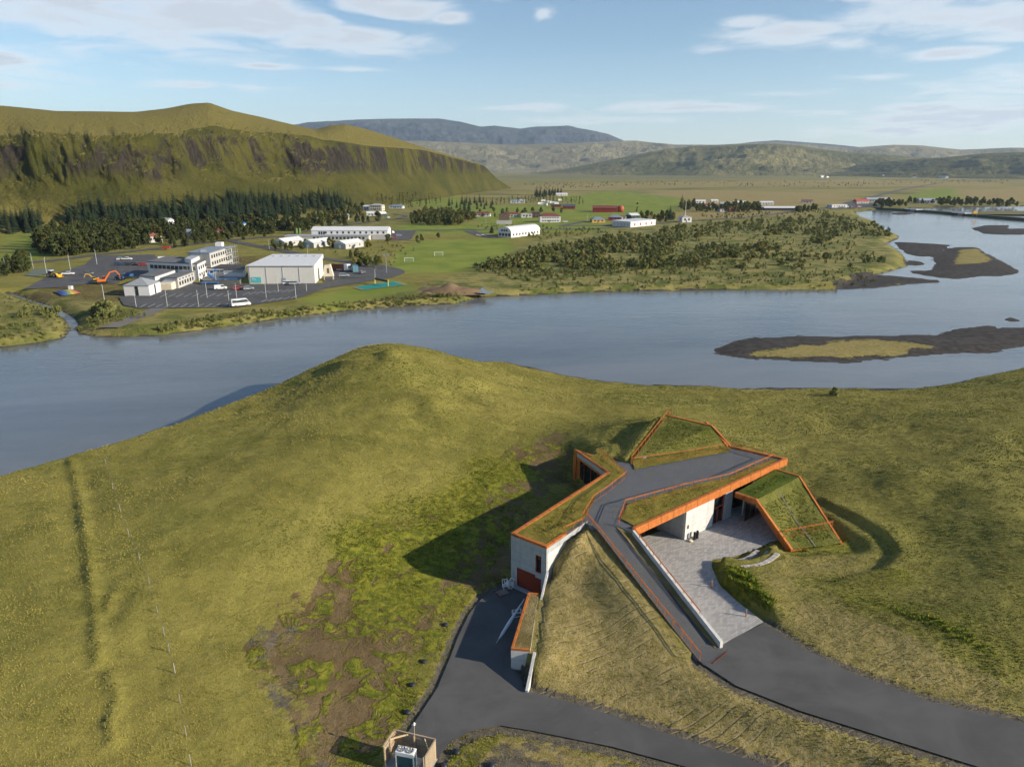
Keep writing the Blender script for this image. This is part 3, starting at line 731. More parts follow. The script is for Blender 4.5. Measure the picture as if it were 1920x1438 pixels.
def off(a, b, d):
    """offset the line a-b to its left by d"""
    v = Vector((b[0]-a[0], b[1]-a[1])).normalized(); return (a[0]-v.y*d, a[1]+v.x*d), (b[0]-v.y*d, b[1]+v.x*d)
def par(a, b, p):
    ab = Vector((b[0]-a[0], b[1]-a[1])); return (Vector((p[0]-a[0], p[1]-a[1])).dot(ab))/ab.length_squared

# ------------------------------------------------------------------ materials of the centre
def corten():
    m = bpy.data.materials.new('weathered_orange_steel'); b = NB(m); P = b.pos()
    f = b.noise(P, 2.2, 6, .62); g = b.noise(b.mapping(P, (6, 6, .5)), 1.6, 4, .6)
    c = b.mix(b.ramp(f, .3, .7), (.36, .112, .022), (.50, .168, .036)); c = b.mix(b.math('MULTIPLY', b.ramp(g, .52, .75), .45), c, (.26, .075, .018))
    w = b.n('ShaderNodeTexWave'); w.bands_direction = 'X'; w.inputs['Scale'].default_value = .13; b.L.new(b.mapping(P, (1, 1, 0), (0, 0, -.68)), w.inputs['Vector'])
    c = b.mix(b.math('MULTIPLY', b.ramp(w.outputs['Fac'], .975, .998), .6), c, (.13, .042, .014))
    b.bsdf(c, .62, .15, b.bump(b.math('ADD', f, b.math('MULTIPLY', b.ramp(w.outputs['Fac'], .97, 1.), -1.2)), .3, .02), .3); return m
def concrete(name, c, stain):
    m = bpy.data.materials.new(name); b = NB(m); P = b.pos()
    f = b.noise(P, .8, 6, .65, .8); g = b.noise(b.mapping(P, (3, 3, .35)), .9, 5, .6, .5); k = b.noise(P, 9, 3)
    cc = b.mix(b.ramp(f, .35, .68), tuple(x*.86 for x in c), c); cc = b.mix(b.math('MULTIPLY', b.ramp(g, .5, .72), stain), cc, tuple(x*.62 for x in c))
    wz = b.n('ShaderNodeTexWave'); wz.bands_direction = 'Z'; wz.inputs['Scale'].default_value = .26; b.L.new(P, wz.inputs['Vector'])
    wx = b.n('ShaderNodeTexWave'); wx.bands_direction = 'X'; wx.inputs['Scale'].default_value = .22; b.L.new(b.mapping(P, (1, 1, 0), (0, 0, .4)), wx.inputs['Vector'])
    jn = b.math('MAXIMUM', b.ramp(wz.outputs['Fac'], .985, .999), b.ramp(wx.outputs['Fac'], .990, .999)); cc = b.mix(b.math('MULTIPLY', jn, .45), cc, tuple(x*.5 for x in c))
    cc = b.mix(b.math('MULTIPLY', b.ramp(b.noise(P, .5, 5, .6, 1.5), .58, .68), stain*.6), cc, tuple(min(1, x*1.25) for x in c))
    b.bsdf(cc, .78, 0, b.bump(k, .25, .01), .25); return m
def sedum(name, lo, hi, weed, seed=0.0):
    m = bpy.data.materials.new(name); b = NB(m); P = b.mapping(b.pos(), loc=(seed, seed, 0))
    f = b.noise(P, 1.4, 6, .7); g = b.noise(P, .35, 5, .6, .4); k = b.noise(P, 7, 4, .7)
    c = b.mix(b.ramp(g, .33, .66), lo, hi); c = b.mix(b.math('MULTIPLY', b.ramp(f, .52, .7), .6), c, weed)
    c = b.mix(b.math('MULTIPLY', b.ramp(k, .55, .7), .55), c, tuple(x*.45 for x in lo))
    b.bsdf(c, .95, 0, b.bump(b.math('ADD', f, b.math('MULTIPLY', k, .4)), .9, .3), .1); return m
def gravel_mat(name, c, weeds=.0):
    m = bpy.data.materials.new(name); b = NB(m); P = b.pos()
    v = b.n('ShaderNodeTexVoronoi'); v.inputs['Scale'].default_value = 16; b.L.new(P, v.inputs['Vector'])
    f = b.noise(P, .5, 5, .6); sp = b.n('ShaderNodeSeparateColor'); b.L.new(v.outputs['Color'], sp.inputs[0])
    cc = b.mix(sp.outputs[0], tuple(x*.85 for x in c), tuple(x*1.15 for x in c)); cc = b.mix(b.math('MULTIPLY', b.ramp(f, .4, .7), .4), cc, tuple(x*.75 for x in c))
    if weeds:
        wd = b.math('MULTIPLY', b.ramp(b.noise(P, .8, 6, .72), .55, .66), weeds); cc = b.mix(wd, cc, (.13, .12, .03))
    b.bsdf(cc, .9, 0, b.bump(v.outputs['Distance'], .5, .04), .2); return m
def pavers():
    m = bpy.data.materials.new('grey_stone_pavers'); b = NB(m); P = b.pos()
    br = b.n('ShaderNodeTexBrick'); br.offset = .5; br.inputs['Scale'].default_value = 1.0
    br.inputs['Brick Width'].default_value = .62; br.inputs['Row Height'].default_value = .24; br.inputs['Mortar Size'].default_value = .02
    br.inputs['Color1'].default_value = (.42, .41, .39, 1); br.inputs['Color2'].default_value = (.19, .185, .18, 1); br.inputs['Mortar'].default_value = (.12, .115, .105, 1)
    br.inputs['Bias'].default_value = -.25
    b.L.new(b.mapping(P, (1, 1, 0), (0, 0, math.radians(-38))), br.inputs['Vector'])
    f = b.noise(P, .35, 5, .6); c = b.mix(.35, br.outputs['Color'], b.mix(f, (.25, .245, .235), (.42, .41, .395)))
    c = b.mix(b.math('MULTIPLY', b.ramp(b.noise(P, 1.3, 5, .7), .62, .72), .5), c, (.20, .17, .09))
    b.bsdf(c, .8, 0, b.bump(br.outputs['Fac'], .4, -.01), .3); return m
def asphalt(name='asphalt', c=(.086, .086, .085)):
    m = bpy.data.materials.new(name); b = NB(m); P = b.pos()
    f = b.noise(P, .18, 6, .65, .7); g = b.noise(P, 14, 3, .7); s = b.noise(b.mapping(P, (.25, 1, 1), (0, 0, -.42)), .32, 5, .65)
    c = b.mix(b.ramp(f, .3, .7), tuple(x*.82 for x in c), tuple(x*1.25 for x in c)); c = b.mix(b.math('MULTIPLY', b.ramp(s, .50, .70), .5), c, (.118, .115, .108))
    c = b.mix(b.math('MULTIPLY', b.ramp(b.noise(P, 1.1, 5, .7), .66, .74), .55), c, (.15, .142, .13)); c = b.mix(b.math('MULTIPLY', g, .35), c, (.03, .03, .03))
    b.bsdf(c, .86, 0, b.bump(g, .35, .012), .3); return m
M_OR = corten(); M_CON = concrete('grey_concrete', (.36, .38, .385), .55); M_WCON = concrete('pale_concrete', (.54, .54, .525), .25)
M_SED = sedum('sedum_turf', (.135, .120, .022), (.225, .190, .036), (.270, .195, .055)); M_SED2 = sedum('rank_green_turf', (.085, .098, .018), (.150, .150, .034), (.210, .185, .065), 31.)
M_SEDD = sedum('bright_sod', (.050, .078, .010), (.090, .118, .016), (.10, .12, .03), 57.)
M_DECK = gravel_mat('blue_grey_gravel', (.105, .112, .122), .8); M_RAMP = gravel_mat('blue_grey_chippings', (.078, .083, .090), .15)
M_PAVE = pavers(); M_ASPH = asphalt()
M_DOOR = mat('oxide_red_paint', (.20, .035, .016), .55, 0, .12, 2.0, .004); M_RFRAME = mat('red_window_frame', (.28, .052, .022), .5)
M_BLACK = mat('black_plastic', (.018, .018, .019), .45, 0, .2); M_WHITE = mat('white_paint', (.78, .78, .76), .45, 0, .05); M_STEEL = mat('galvanised_steel', (.42, .44, .46), .4, .7, .12)
M_WOOD = mat('weathered_boards', (.34, .27, .185), .85, 0, .28, 4.0, .01, vscale=(1, 1, .15)); M_WOODL = mat('pale_new_timber', (.58, .44, .26), .75, 0, .2, 5.0)
def glass(name, tint=(.02, .03, .032), clear=.35):
    m = bpy.data.materials.new(name); b = NB(m)
    p = b.bsdf(tint, .04, 0, None, .9); t = b.n('ShaderNodeBsdfTransparent'); t.inputs[0].default_value = (.55, .72, .70, 1)
    mx = b.n('ShaderNodeMixShader'); mx.inputs[0].default_value = clear; b.L.new(p.outputs[0], mx.inputs[1]); b.L.new(t.outputs[0], mx.inputs[2]); b.L.new(mx.outputs[0], b.out.inputs['Surface']); return m
M_GLASS = glass('clear_glass', clear=.55); M_DGLASS = glass('dark_glass', (.012, .016, .018), .0)
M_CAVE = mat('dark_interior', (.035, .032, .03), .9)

# ------------------------------------------------------------------ roads and paving round the centre
structure(sheet('service_road', YARD, lambda x, y: ZY+.02, M_ASPH))
structure(sheet('access_road', UPROAD, lambda x, y: ZP+.012, M_ASPH))
structure(sheet('paved_court', PLAZA+[] , lambda x, y: ZP+.02, M_PAVE))

# ------------------------------------------------------------------ the visitor centre
VO = (W1[0], W1[1], ZY)
centre = empty('visitor_centre', VO)
tag(centre, 'low angular visitor centre with grass roofs, orange steel edges and concrete walls', 'building')
def vpart(name, mb, m, parent=centre, bevel=0.0, smooth_=False): return mb.build(name, m, parent, smooth_, bevel, VO)
DECK = [W1, E1, E2, L0, R1, R2, T4, T1, W4, W3, W2]
vpart('roof_slab', MB().prism([lerp2(p, (20, 88), .012) for p in DECK], ZR-.12, ZR-.85), M_CON)
sheet('roof_terrace', [lerp2(p, (20, 88), .014) for p in DECK], lambda x, y: ZR-.09, M_DECK, centre, None, VO)
def rough(z, amp=.07, sc=1.1, s=3):
    return lambda x, y: z+amp*float(fbm(np.array([x]), np.array([y]), sc, 3, s)[0])
def pz(l, z=ZR): return [X2(x, y, z) for x, y in l]
g1 = pz([(966,1001),(1025,1022),(1060,999),(1096,972),(1104,955),(1118,928),(1140,908),(1172,890),(1169,882),(1148,864),(1128,850),(1112,852),(1086,847),(1146,886)])
g2 = pz([(1164,973),(1192,987),(1466,866),(1446,860),(1440,864),(1369,893),(1282,914),(1178,943)])
sheet('turf_bed', g1, rough(ZR+.04), M_SED, centre, .55, VO)
sheet('turf_bed', g2, rough(ZR+.05, .09), M_SED, centre, .55, VO)
sheet('turf_bed', pz([(1184,862),(1371,832),(1368,847),(1190,880)]), rough(ZR+.05), M_SED, centre, .55, VO)
# the raised triangular roof
TT = {'a': (*T1, ZR), 'b': (*T2, ZT2), 'c': (*T3, ZT3), 'd': (*T4, ZR)}
def plane(p, q, r):
    p, q, r = Vector(p), Vector(q), Vector(r); n = (q-p).cross(r-p)
    return lambda x, y: p.z-(n.x*(x-p.x)+n.y*(y-p.y))/n.z
_pl1 = plane(TT['a'], TT['b'], TT['c']); _pl2 = plane(TT['a'], TT['c'], TT['d'])
def tri_z(x, y): 
    s = (T3[0]-T1[0])*(y-T1[1])-(T3[1]-T1[1])*(x-T1[0])
    return (_pl1 if s > 0 else _pl2)(x, y)+.06*float(fbm(np.array([x]), np.array([y]), 1.2, 3, 9)[0])
vpart('raised_roof', MB().prism([T1, T2, T3], [ZR-.15, ZT2-.15, ZT3-.15], ZR-1.4).prism([T1, T3, T4], [ZR-.151, ZT3-.151, ZR-.151], ZR-1.4), M_CON)
sheet('turf_slope', [T1, T2, T3, T4], tri_z, M_SED2, centre, .6, VO)
# orange edges
vpart('fascia', band(MB(), [(*W4, ZR+.06), (*W3, ZR+.14), (*W2, ZR+.14), (*W1, ZR+.14), (*E1, ZR+.14), (*E2, ZR+.12)], .42, .3, 1), M_OR)
vpart('fascia', band(MB(), [(*T4, ZR+.16), (*R2, ZR+.16), (*R1, ZR+.16)], .42, 1.05, -1), M_OR)
vpart('fascia', band(MB(), [(*T2, ZT2+.12), (*T3, ZT3+.12), (*T4, ZR+.22)], .34, .75, -1), M_OR)
ti = X2(1324, 804, ZT3-1.0)
vpart('fascia', band(MB(), [(*ti, tri_z(*ti)+.2), (T4[0]-.5, T4[1]-.1, ZR+.3)], .3, .4, -1), M_OR)
_a, _b = off(W2, W3, -.12)
vpart('fascia', MB().beam((*_a, ZR-.62), (*_b, ZR-.62), .12, 1.15), M_OR)
# west block: garage front with openings
def uw(t): return lerp2(W1, E1, t)
wb = MB(); ztop = ZR-.17
d0, d1, zd, zd2 = .115, .86, 4.62, 4.32
wall(wb, uw(0), uw(d0), ZY-.6, ztop); wall(wb, uw(d1), uw(1), ZY-.6, ztop)
w0, w1, zw0, zw1 = .70, .86, 5.05, 7.3
wall(wb, uw(d0), uw(w0), zd, ztop); wall(wb, uw(w0), uw(w1), zw1, ztop); wall(wb, uw(w0), uw(w1), zd2, zw0); 
vpart('front_wall', wb, M_CON)
gd = empty('garage_door', (0, 0, 0), 0, centre)
for k in range(6):
    z0 = ZY+.06+k*.45; z1 = min(z0+.44, zd)
    a_, b_ = off(uw(d0), uw(d1), .16); vpart('door_panel', wall(MB(), a_, b_, z0, z1, th=.06), M_DOOR, gd)
a_, b_ = off(uw(d0), uw(d0+.04), .06); vpart('door_frame', wall(MB(), a_, b_, ZY, zd, th=.1), M_WCON, gd)
a_, b_ = off(uw(d0+.01), uw(d1), -.55); vpart('door_sill', wall(MB(), a_, b_, ZY-.1, ZY+.12, th=.6), M_CON, gd)
wn = empty('window', (0, 0, 0), 0, centre)
a_, b_ = off(uw(w0), uw(w1), .18); vpart('pane', wall(MB(), a_, b_, zw0, zw1, th=.03), M_DGLASS, wn)
fr = MB(); a_, b_ = off(uw(w0), uw(w1), .02)
wall(fr, lerp2(a_, b_, 0), lerp2(a_, b_, .09), zw0, zw1, th=.14); wall(fr, lerp2(a_, b_, .91), b_, zw0, zw1, th=.14); wall(fr, lerp2(a_, b_, .09), lerp2(a_, b_, .91), zw1-.1, zw1, th=.14); wall(fr, lerp2(a_, b_, .09), lerp2(a_, b_, .91), zw0, zw0+.08, th=.14)
vpart('frame', fr, M_RFRAME, wn)
vpart('side_wall', wall(MB(), (E1[0]-.02, E1[1]+.02), (E2[0], E2[1]), ZY-.5, ztop, th=.3), M_WCON)
vpart('west_wall', wall(MB(), (W1[0]+.02, W1[1]+.3), W2, ZY-.6, ztop, th=.3, side=-1), M_CON)
# low wing wall that holds the bank at the corner
q = at(1012, 1124, 4.2)
vpart('wing_wall', wall(MB(), (E1[0]+.02, E1[1]-.06), (q[0], q[1]), 2.0, zE1+.25, 4.0, th=.22), M_WCON)
# notch window wall on the river side
_wa, _wb = off(W2, W3, .13)
vpart('window_pier', wall(MB(), lerp2(_wa, _wb, .92), lerp2(_wa, _wb, 1.01), 3.0, ZR-.9, th=.5, side=-1), M_OR)
vpart('window_pier', wall(MB(), lerp2(W2, W3, .01), lerp2(W2, W3, .08), 3.0, ZR-.9, th=.4, side=-1), M_OR)
for k in range(4):
    t0, t1 = .09+k*.21, .09+k*.21+.20
    a_, b_ = off(lerp2(W2, W3, t0), lerp2(W2, W3, t1), -.3); vpart('window_pane', wall(MB(), a_, b_, 3.6, ZR-1.3, th=.04, side=-1), M_DGLASS)
    a_, b_ = off(lerp2(W2, W3, t1), lerp2(W2, W3, t1+.012), -.2); vpart('mullion', wall(MB(), a_, b_, 3.3, ZR-.9, th=.16, side=-1), M_RFRAME)
a_, b_ = off(W2, W3, -.45); vpart('back_wall', wall(MB(), a_, b_, 3.0, ZR-.86, th=.1, side=-1), M_CAVE)
vpart('north_wall', wall(MB(), lerp2(W3, W4, .04), W4, 3.0, ZR-.2, th=.25, side=-1), M_OR)
vpart('north_wall', wall(MB(), T2, T3, 3.0, ZT2-.7, ZT3-.7, th=.3, side=-1).prism([T3, T4, off(T3, T4, -.3)[1], off(T3, T4, -.3)[0]], [ZT3-.7, ZR-.9, ZR-.9, ZT3-.7], 3.0), M_CON)
# north-east wall under the far edge
vpart('east_wall', wall(MB(), lerp2(T4, R2, .02), lerp2(T4, R2, .8), 3.0, ZR-.9, th=.3, side=-1), M_CON)
# court front: porch, pale wall, red doors, pier
def ur(px, py): return par(R1, R2, X2(px, py, ZP))
ta, tb, tc_, td = ur(1286, 1014), ur(1350, 993), ur(1376, 984), ur(1393, 978)
def pr(t, d=0.0): a, b = off(R1, R2, d); return lerp2(a, b, t)
zf = ZR-.86
vpart('pale_wall', wall(MB(), pr(ta, .05), pr(tb, .05), ZP-.3, zf, th=.35), M_WCON)
vpart('pale_wall', wall(MB(), pr(ta, .40), pr(ta, 4.6), ZP-.3, zf, th=.3, side=-1), M_CON)
vpart('porch_wall', wall(MB(), pr(0, 4.6), pr(ta, 4.6), ZP-.3, zf, th=.2), M_CAVE)
pd = empty('porch_door', (0, 0, 0), 0, centre)
for k in range(3):
    t0 = ta*(.30+.22*k); t1 = ta*(.30+.22*k+.19)
    vpart('door_leaf', wall(MB(), pr(t0, 4.5), pr(t1, 4.5), ZP+.05, zf-.9, th=.05), M_DGLASS, pd)
    vpart('door_post', wall(MB(), pr(t1, 4.42), pr(t1+.008, 4.42), ZP+.02, zf-.2, th=.14), M_RFRAME, pd)
vpart('soffit_edge', MB().beam((*pr(.01, .75), zf-.14), (*pr(ta, .75), zf-.14), .18, .3), M_WOODL)
rd = empty('entrance_door', (0, 0, 0), 0, centre)
fr = MB(); zmid = ZP+2.25
for t in (tb+.004, (tb+tc_)/2, tc_-.004): wall(fr, pr(t-.0035, .25), pr(t+.0035, .25), ZP+.02, zf if t != (tb+tc_)/2 else zmid, th=.14)
wall(fr, pr(tb, .27), pr(tc_, .27), zmid, zmid+.22, th=.1); wall(fr, pr(tb, .27), pr(tc_, .27), zf-.35, zf, th=.1); wall(fr, pr(tb, .27), pr(tc_, .27), ZP, ZP+.12, th=.1)
vpart('door_frame', fr, M_RFRAME, rd)
for t0, t1 in ((tb, (tb+tc_)/2), ((tb+tc_)/2, tc_)):
    vpart('door_leaf', wall(MB(), pr(t0+.006, .32), pr(t1-.006, .32), ZP+.12, zmid, th=.04), M_DGLASS, rd)
vpart('transom_pane', wall(MB(), pr(tb+.006, .33), pr(tc_-.006, .33), zmid+.22, zf-.35, th=.04), M_DGLASS, rd)
vpart('pier', wall(MB(), pr(tc_, .1), pr(td, .1), ZP-.3, zf, th=.5), M_CON)
vpart('inner_wall', wall(MB(), pr(tb, .9), pr(.86, 2.2), ZP-.3, zf, th=.2), M_CAVE)
vpart('court_plaque', wall(MB(), pr(ta+.012, -.01), pr(ta+.020, -.01), ZP+1.5, ZP+2.0, th=.05), mat('bronze', (.13, .07, .035), .5, .4))
# east wing: flat turf, steep turf slope, orange beams, glass front
G_ = X2(1434, 957, ZP)
vpart('wing_roof_slab', MB().prism([A_, B_, E_, D_], ZE-.1, ZE-.5), M_OR)
_n = (B_, C_, F_, E_)
vpart('slope_slab', MB().prism((B_, C_, E_), [ZE-.25, 3.45, ZE-.25], [ZE-.62, 3.0, ZE-.62]).prism((C_, F_, E_), [3.451, 3.451, ZE-.251], [3.0, 3.0, ZE-.62]), M_OR)
sheet('turf_flat', [A_, B_, E_, D_], rough(ZE+.02, .08), M_SEDD, centre, .5, VO)
_ps = plane((*B_, ZE), (*C_, 4.02), (*E_, ZE)); _ps2 = plane((*C_, 4.02), (*F_, 4.02), (*E_, ZE))
def slz(x, y): return max(_ps(x, y), _ps2(x, y)) if False else (_ps(x, y) if (E_[0]-C_[0])*(y-C_[1])-(E_[1]-C_[1])*(x-C_[0]) > 0 else _ps2(x, y))+.08*float(fbm(np.array([x]), np.array([y]), 1.3, 3, 19)[0])
sheet('turf_slope', [B_, C_, F_, E_], slz, M_SED2, centre, .5, VO)
vpart('edge_beam', band(MB(), [(*A_, ZE+.16), (*B_, ZE+.16), (*C_, 4.12)], .34, .72, 1), M_OR)
vpart('edge_beam', band(MB(), [(*D_, ZE+.14), (*E_, ZE+.14), (F_[0], F_[1], 4.05)], .28, .6, -1), M_OR)
s0, s1 = lerp2(E_, F_, .32), lerp2(B_, C_, .30)
gp = X2(1395, 977, ZP)
for k in range(4):
    p, q = lerp2(gp, G_, k*.25+.012), lerp2(gp, G_, (k+1)*.25-.012)
    vpart('glass_pane', wall(MB(), p, q, ZP+.1, ZE-.55, th=.04), M_GLASS)
    vpart('mullion', wall(MB(), lerp2(gp, G_, (k+1)*.25-.010), lerp2(gp, G_, (k+1)*.25+.010), ZP, ZE-.5, th=.12), M_RFRAME)
vpart('glass_sill', MB().beam((*gp, ZP+.06), (*G_, ZP+.06), .16, .12), M_RFRAME)
vpart('interior_wall', wall(MB(), lerp2(A_, D_, .25), lerp2(A_, D_, .98), ZP-.2, ZE-.5, th=.2), mat('plaster', (.42, .40, .36), .9))
# middle strip of gravel up the steep slope
ms0, ms1 = lerp2(B_, E_, .47), lerp2(C_, F_, .47)
st = MB(); dxy = Vector((E_[0]-B_[0], E_[1]-B_[1])).normalized()*.11
for k in range(14):
    p, q = lerp2(ms0, ms1, k/14+.05*(k == 0)), lerp2(ms0, ms1, (k+1)/14)
    st.add([(p[0]-dxy.x, p[1]-dxy.y, slz(*p)+.05), (q[0]-dxy.x, q[1]-dxy.y, slz(*q)+.05), (q[0]+dxy.x, q[1]+dxy.y, slz(*q)+.05), (p[0]+dxy.x, p[1]+dxy.y, slz(*p)+.05)], [(0, 1, 2, 3)])
vpart('drainage_strip', st, mat('grey_grit', (.13, .125, .105), .95, 0, .3, 6))
# ramp up to the roof and the long white wall beside it
def rampz(x, y):
    u = par(lerp2(L0, RR0, .5), lerp2(L1, RR1, .5), (x, y)); return ZR-.05+(ZP+.08-ZR+.05)*min(1, max(0, u))
vpart('ramp_body', MB().prism([L0, lerp2(L0, RR0, .93), lerp2(L1, RR1, .93), L1], [rampz(*p)-.3 for p in (L0, RR0, RR1, L1)], [ZR-3.2, ZR-5.2, ZP-.6, ZP-.6]), M_CON)
def ramp_top(x, y): return rampz(x, y)+.02
rp = [lerp2(L0, RR0, 0), lerp2(L0, RR0, .62), lerp2(lerp2(L0, L1, .1), lerp2(RR0, RR1, .1), .64), lerp2(L1, RR1, .70), lerp2(L1, RR1, 1.), (RR1[0]+.5, RR1[1]-.6), (L1[0]+.3, L1[1]-.6), L1]
sheet('ramp_surface', rp, ramp_top, M_RAMP, centre, 1.2, VO)
sheet('verge', [lerp2(L0, RR0, .62), lerp2(L0, RR0, .95), lerp2(L1, RR1, .97), lerp2(L1, RR1, .70), lerp2(lerp2(L0, L1, .1), lerp2(RR0, RR1, .1), .64)], lambda x, y: rampz(x, y)+.09+.08*float(fbm(np.array([x]), np.array([y]), .9, 3, 4)[0]), sedum('dry_verge', (.16, .125, .045), (.28, .22, .11), (.12, .12, .03), 11.), centre, .5, VO)
we = X2(1356, 1203, 4.5)
vpart('court_wall', wall(MB(), (R1[0]+.05, R1[1]-.05), we, ZP-.4, ZR+.02, 4.55, th=.36, side=-1), M_WCON)

# railings
POSTM = MB().box(-.035, .035, -.02, .02, 0, 1.08); POSTME = None
def railing(pts, post=1.5, rails=(1.06, .93, .12)):
    """pts: ground line (x,y,z)"""
    global POSTME
    r = empty('railing', (0, 0, 0), 0, centre)
    for hgt in rails:
        m = MB()
        for p, q in zip(pts[:-1], pts[1:]): m.beam((p[0], p[1], p[2]+hgt), (q[0], q[1], q[2]+hgt), .05 if hgt > .5 else .02, .045 if hgt > .5 else .02)
        vpart('rail', m, M_OR, r)
    # welded mesh infill: thin uprights
    m = MB()
    for p, q in zip(pts[:-1], pts[1:]):
        p, q = Vector(p), Vector(q); L = (q-p).length; n = max(1, int(L/.34))
        for i in range(n):
            c = p.lerp(q, i/n); m.beam((c.x, c.y, c.z+.12), (c.x, c.y, c.z+.93), .006, .006)
    vpart('infill', m, M_OR, r)
    for p, q in zip(pts[:-1], pts[1:]):
        p, q = Vector(p), Vector(q); L = (q-p).length; n = max(1, round(L/post))
        for i in range(n+1):
            c = p.lerp(q, i/n)
            if POSTME is None: o = POSTM.build('post', M_OR, r); POSTME = o.data
            else: o = bpy.data.objects.new('post', POSTME); col.objects.link(o); o.parent = r
            o.location = (c.x-VO[0], c.y-VO[1], c.z-VO[2])
def topz(pts, z=ZR+1.06): return [(*X2(x, y, z), ZR) for x, y in pts]
railing(topz([(1161,969),(1173,936),(1280,907),(1369,887),(1451,851)]))
railing([(*T1, ZR), (T2[0]+.2, T2[1]-.2, ZT2)])
railing(topz([(1184,858),(1290,844),(1362,831)]))
railing(topz([(1372,828),(1451,850)]))
railing(topz([(1123,839),(1175,883),(1139,911),(1113,928),(1092,963)]))
railing(topz([(1058,987),(1092,971)]))
railing([(L0[0], L0[1], ZR), (L1[0], L1[1], ZP+.1)])
_r0, _r1 = lerp2(L0, RR0, .93), lerp2(L1, RR1, .93)
railing([(*lerp2(_r0, _r1, .02), rampz(*_r0)), (*lerp2(_r0, _r1, .80), rampz(*lerp2(_r0, _r1, .80)))])
railing([(T2[0]+.2, T2[1]-.2, ZT2), (*lerp2(T2, T3, .10), ZT2)], .6)
_q0, _q1 = lerp2(B_, C_, .76), lerp2(E_, F_, .80)
railing([(_q0[0]+.2, _q0[1], slz(*_q0)), (_q1[0]-.2, _q1[1], slz(*_q1))])

# retaining wing beside the yard
VW = (V2[0], V2[1], ZY)
wing = empty('retaining_wing', VW); tag(wing, 'low concrete retaining bay with orange coping and turf top beside the yard', 'retaining wall')
MB().prism([V1, V2, V3, V4], ZW-.06, ZY-.3).build('bay_wall', M_WCON, wing, org=VW)
sheet('turf_top', [V1, V2, V3, V4], rough(ZW+.0, .05), sedum('dry_sod', (.15, .12, .045), (.25, .20, .095), (.13, .12, .03), 71.), wing, .5, VW)
band(MB(), [(*V4, ZW+.12), (*V1, ZW+.12), (*V2, ZW+.12), (*V3, ZW+.12)], .24, .24, 1).build('coping', M_OR, wing, org=VW)
p0, p1 = X2(1000, 1222, 4.15), X2(985, 1293, 2.3)
wall(MB(), p0, p1, ZY-.3, 4.2, 2.25, th=.26).build('wing_wall', M_WCON, wing, org=VW)
# ------------------------------------------------------------------ hills
def grid_obj(name, V, nu, nv, m, smooth_=True):
    o = me_obj(name, [], [], m); d = o.data
    idx = np.arange(nu*nv).reshape(nv, nu); q = np.stack([idx[:-1, :-1], idx[:-1, 1:], idx[1:, 1:], idx[1:, :-1]], -1).reshape(-1, 4)
    d.vertices.add(nu*nv); d.vertices.foreach_set('co', V.reshape(-1)); d.loops.add(q.size); d.loops.foreach_set('vertex_index', q.ravel().astype(np.int32))
    d.polygons.add(len(q)); d.polygons.foreach_set('loop_start', np.arange(0, q.size, 4, dtype=np.int32)); d.polygons.foreach_set('use_smooth', np.full(len(q), smooth_))
    d.update(calc_edges=True); return o
def hill_material(name, grass, grass2, rock, rockamt=(.50, .70), sc=.02, hi=None):
    m = bpy.data.materials.new(name); b = NB(m); g = b.n('ShaderNodeNewGeometry'); P = g.outputs['Position']
    sp = b.n('ShaderNodeSeparateXYZ'); b.L.new(g.outputs['True Normal'], sp.inputs[0])
    f = b.noise(P, sc, 6, .6, .5); f2 = b.noise(P, sc*6, 5, .65); f3 = b.noise(b.mapping(P, (1, 1, .25)), sc*14, 5, .7)
    c = b.mix(b.ramp(f, .33, .67), grass, grass2); c = b.mix(b.math('MULTIPLY', b.ramp(f2, .52, .72), .5), c, tuple(x*.55 for x in grass))
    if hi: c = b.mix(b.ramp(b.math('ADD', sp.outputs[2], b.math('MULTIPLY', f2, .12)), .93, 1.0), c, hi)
    steep = b.math('SUBTRACT', 1.0, sp.outputs[2])
    k = b.ramp(b.math('ADD', steep, b.math('MULTIPLY', b.math('SUBTRACT', f2, .5), .45)), *rockamt)
    if name.startswith('escarp'): k = b.math('MULTIPLY', k, b.ramp(b.noise(b.mapping(P, (1, 1, .45)), .024, 6, .7, .7), .43, .52)); sz = b.n('ShaderNodeSeparateXYZ'); b.L.new(P, sz.inputs[0]); k = b.math('MULTIPLY', k, b.ramp(b.math('ADD', sz.outputs[2], b.math('MULTIPLY', f, 40)), 52, 72))
    rc = b.mix(b.ramp(f3, .35, .65), tuple(x*.55 for x in rock), tuple(x*1.35 for x in rock))
    c = b.mix(k, c, rc)
    h = b.math('ADD', b.math('MULTIPLY', f2, .8), b.math('MULTIPLY', f3, .8))
    b.bsdf(c, .95, 0, b.bump(h, .7, .12/sc), .1); return m
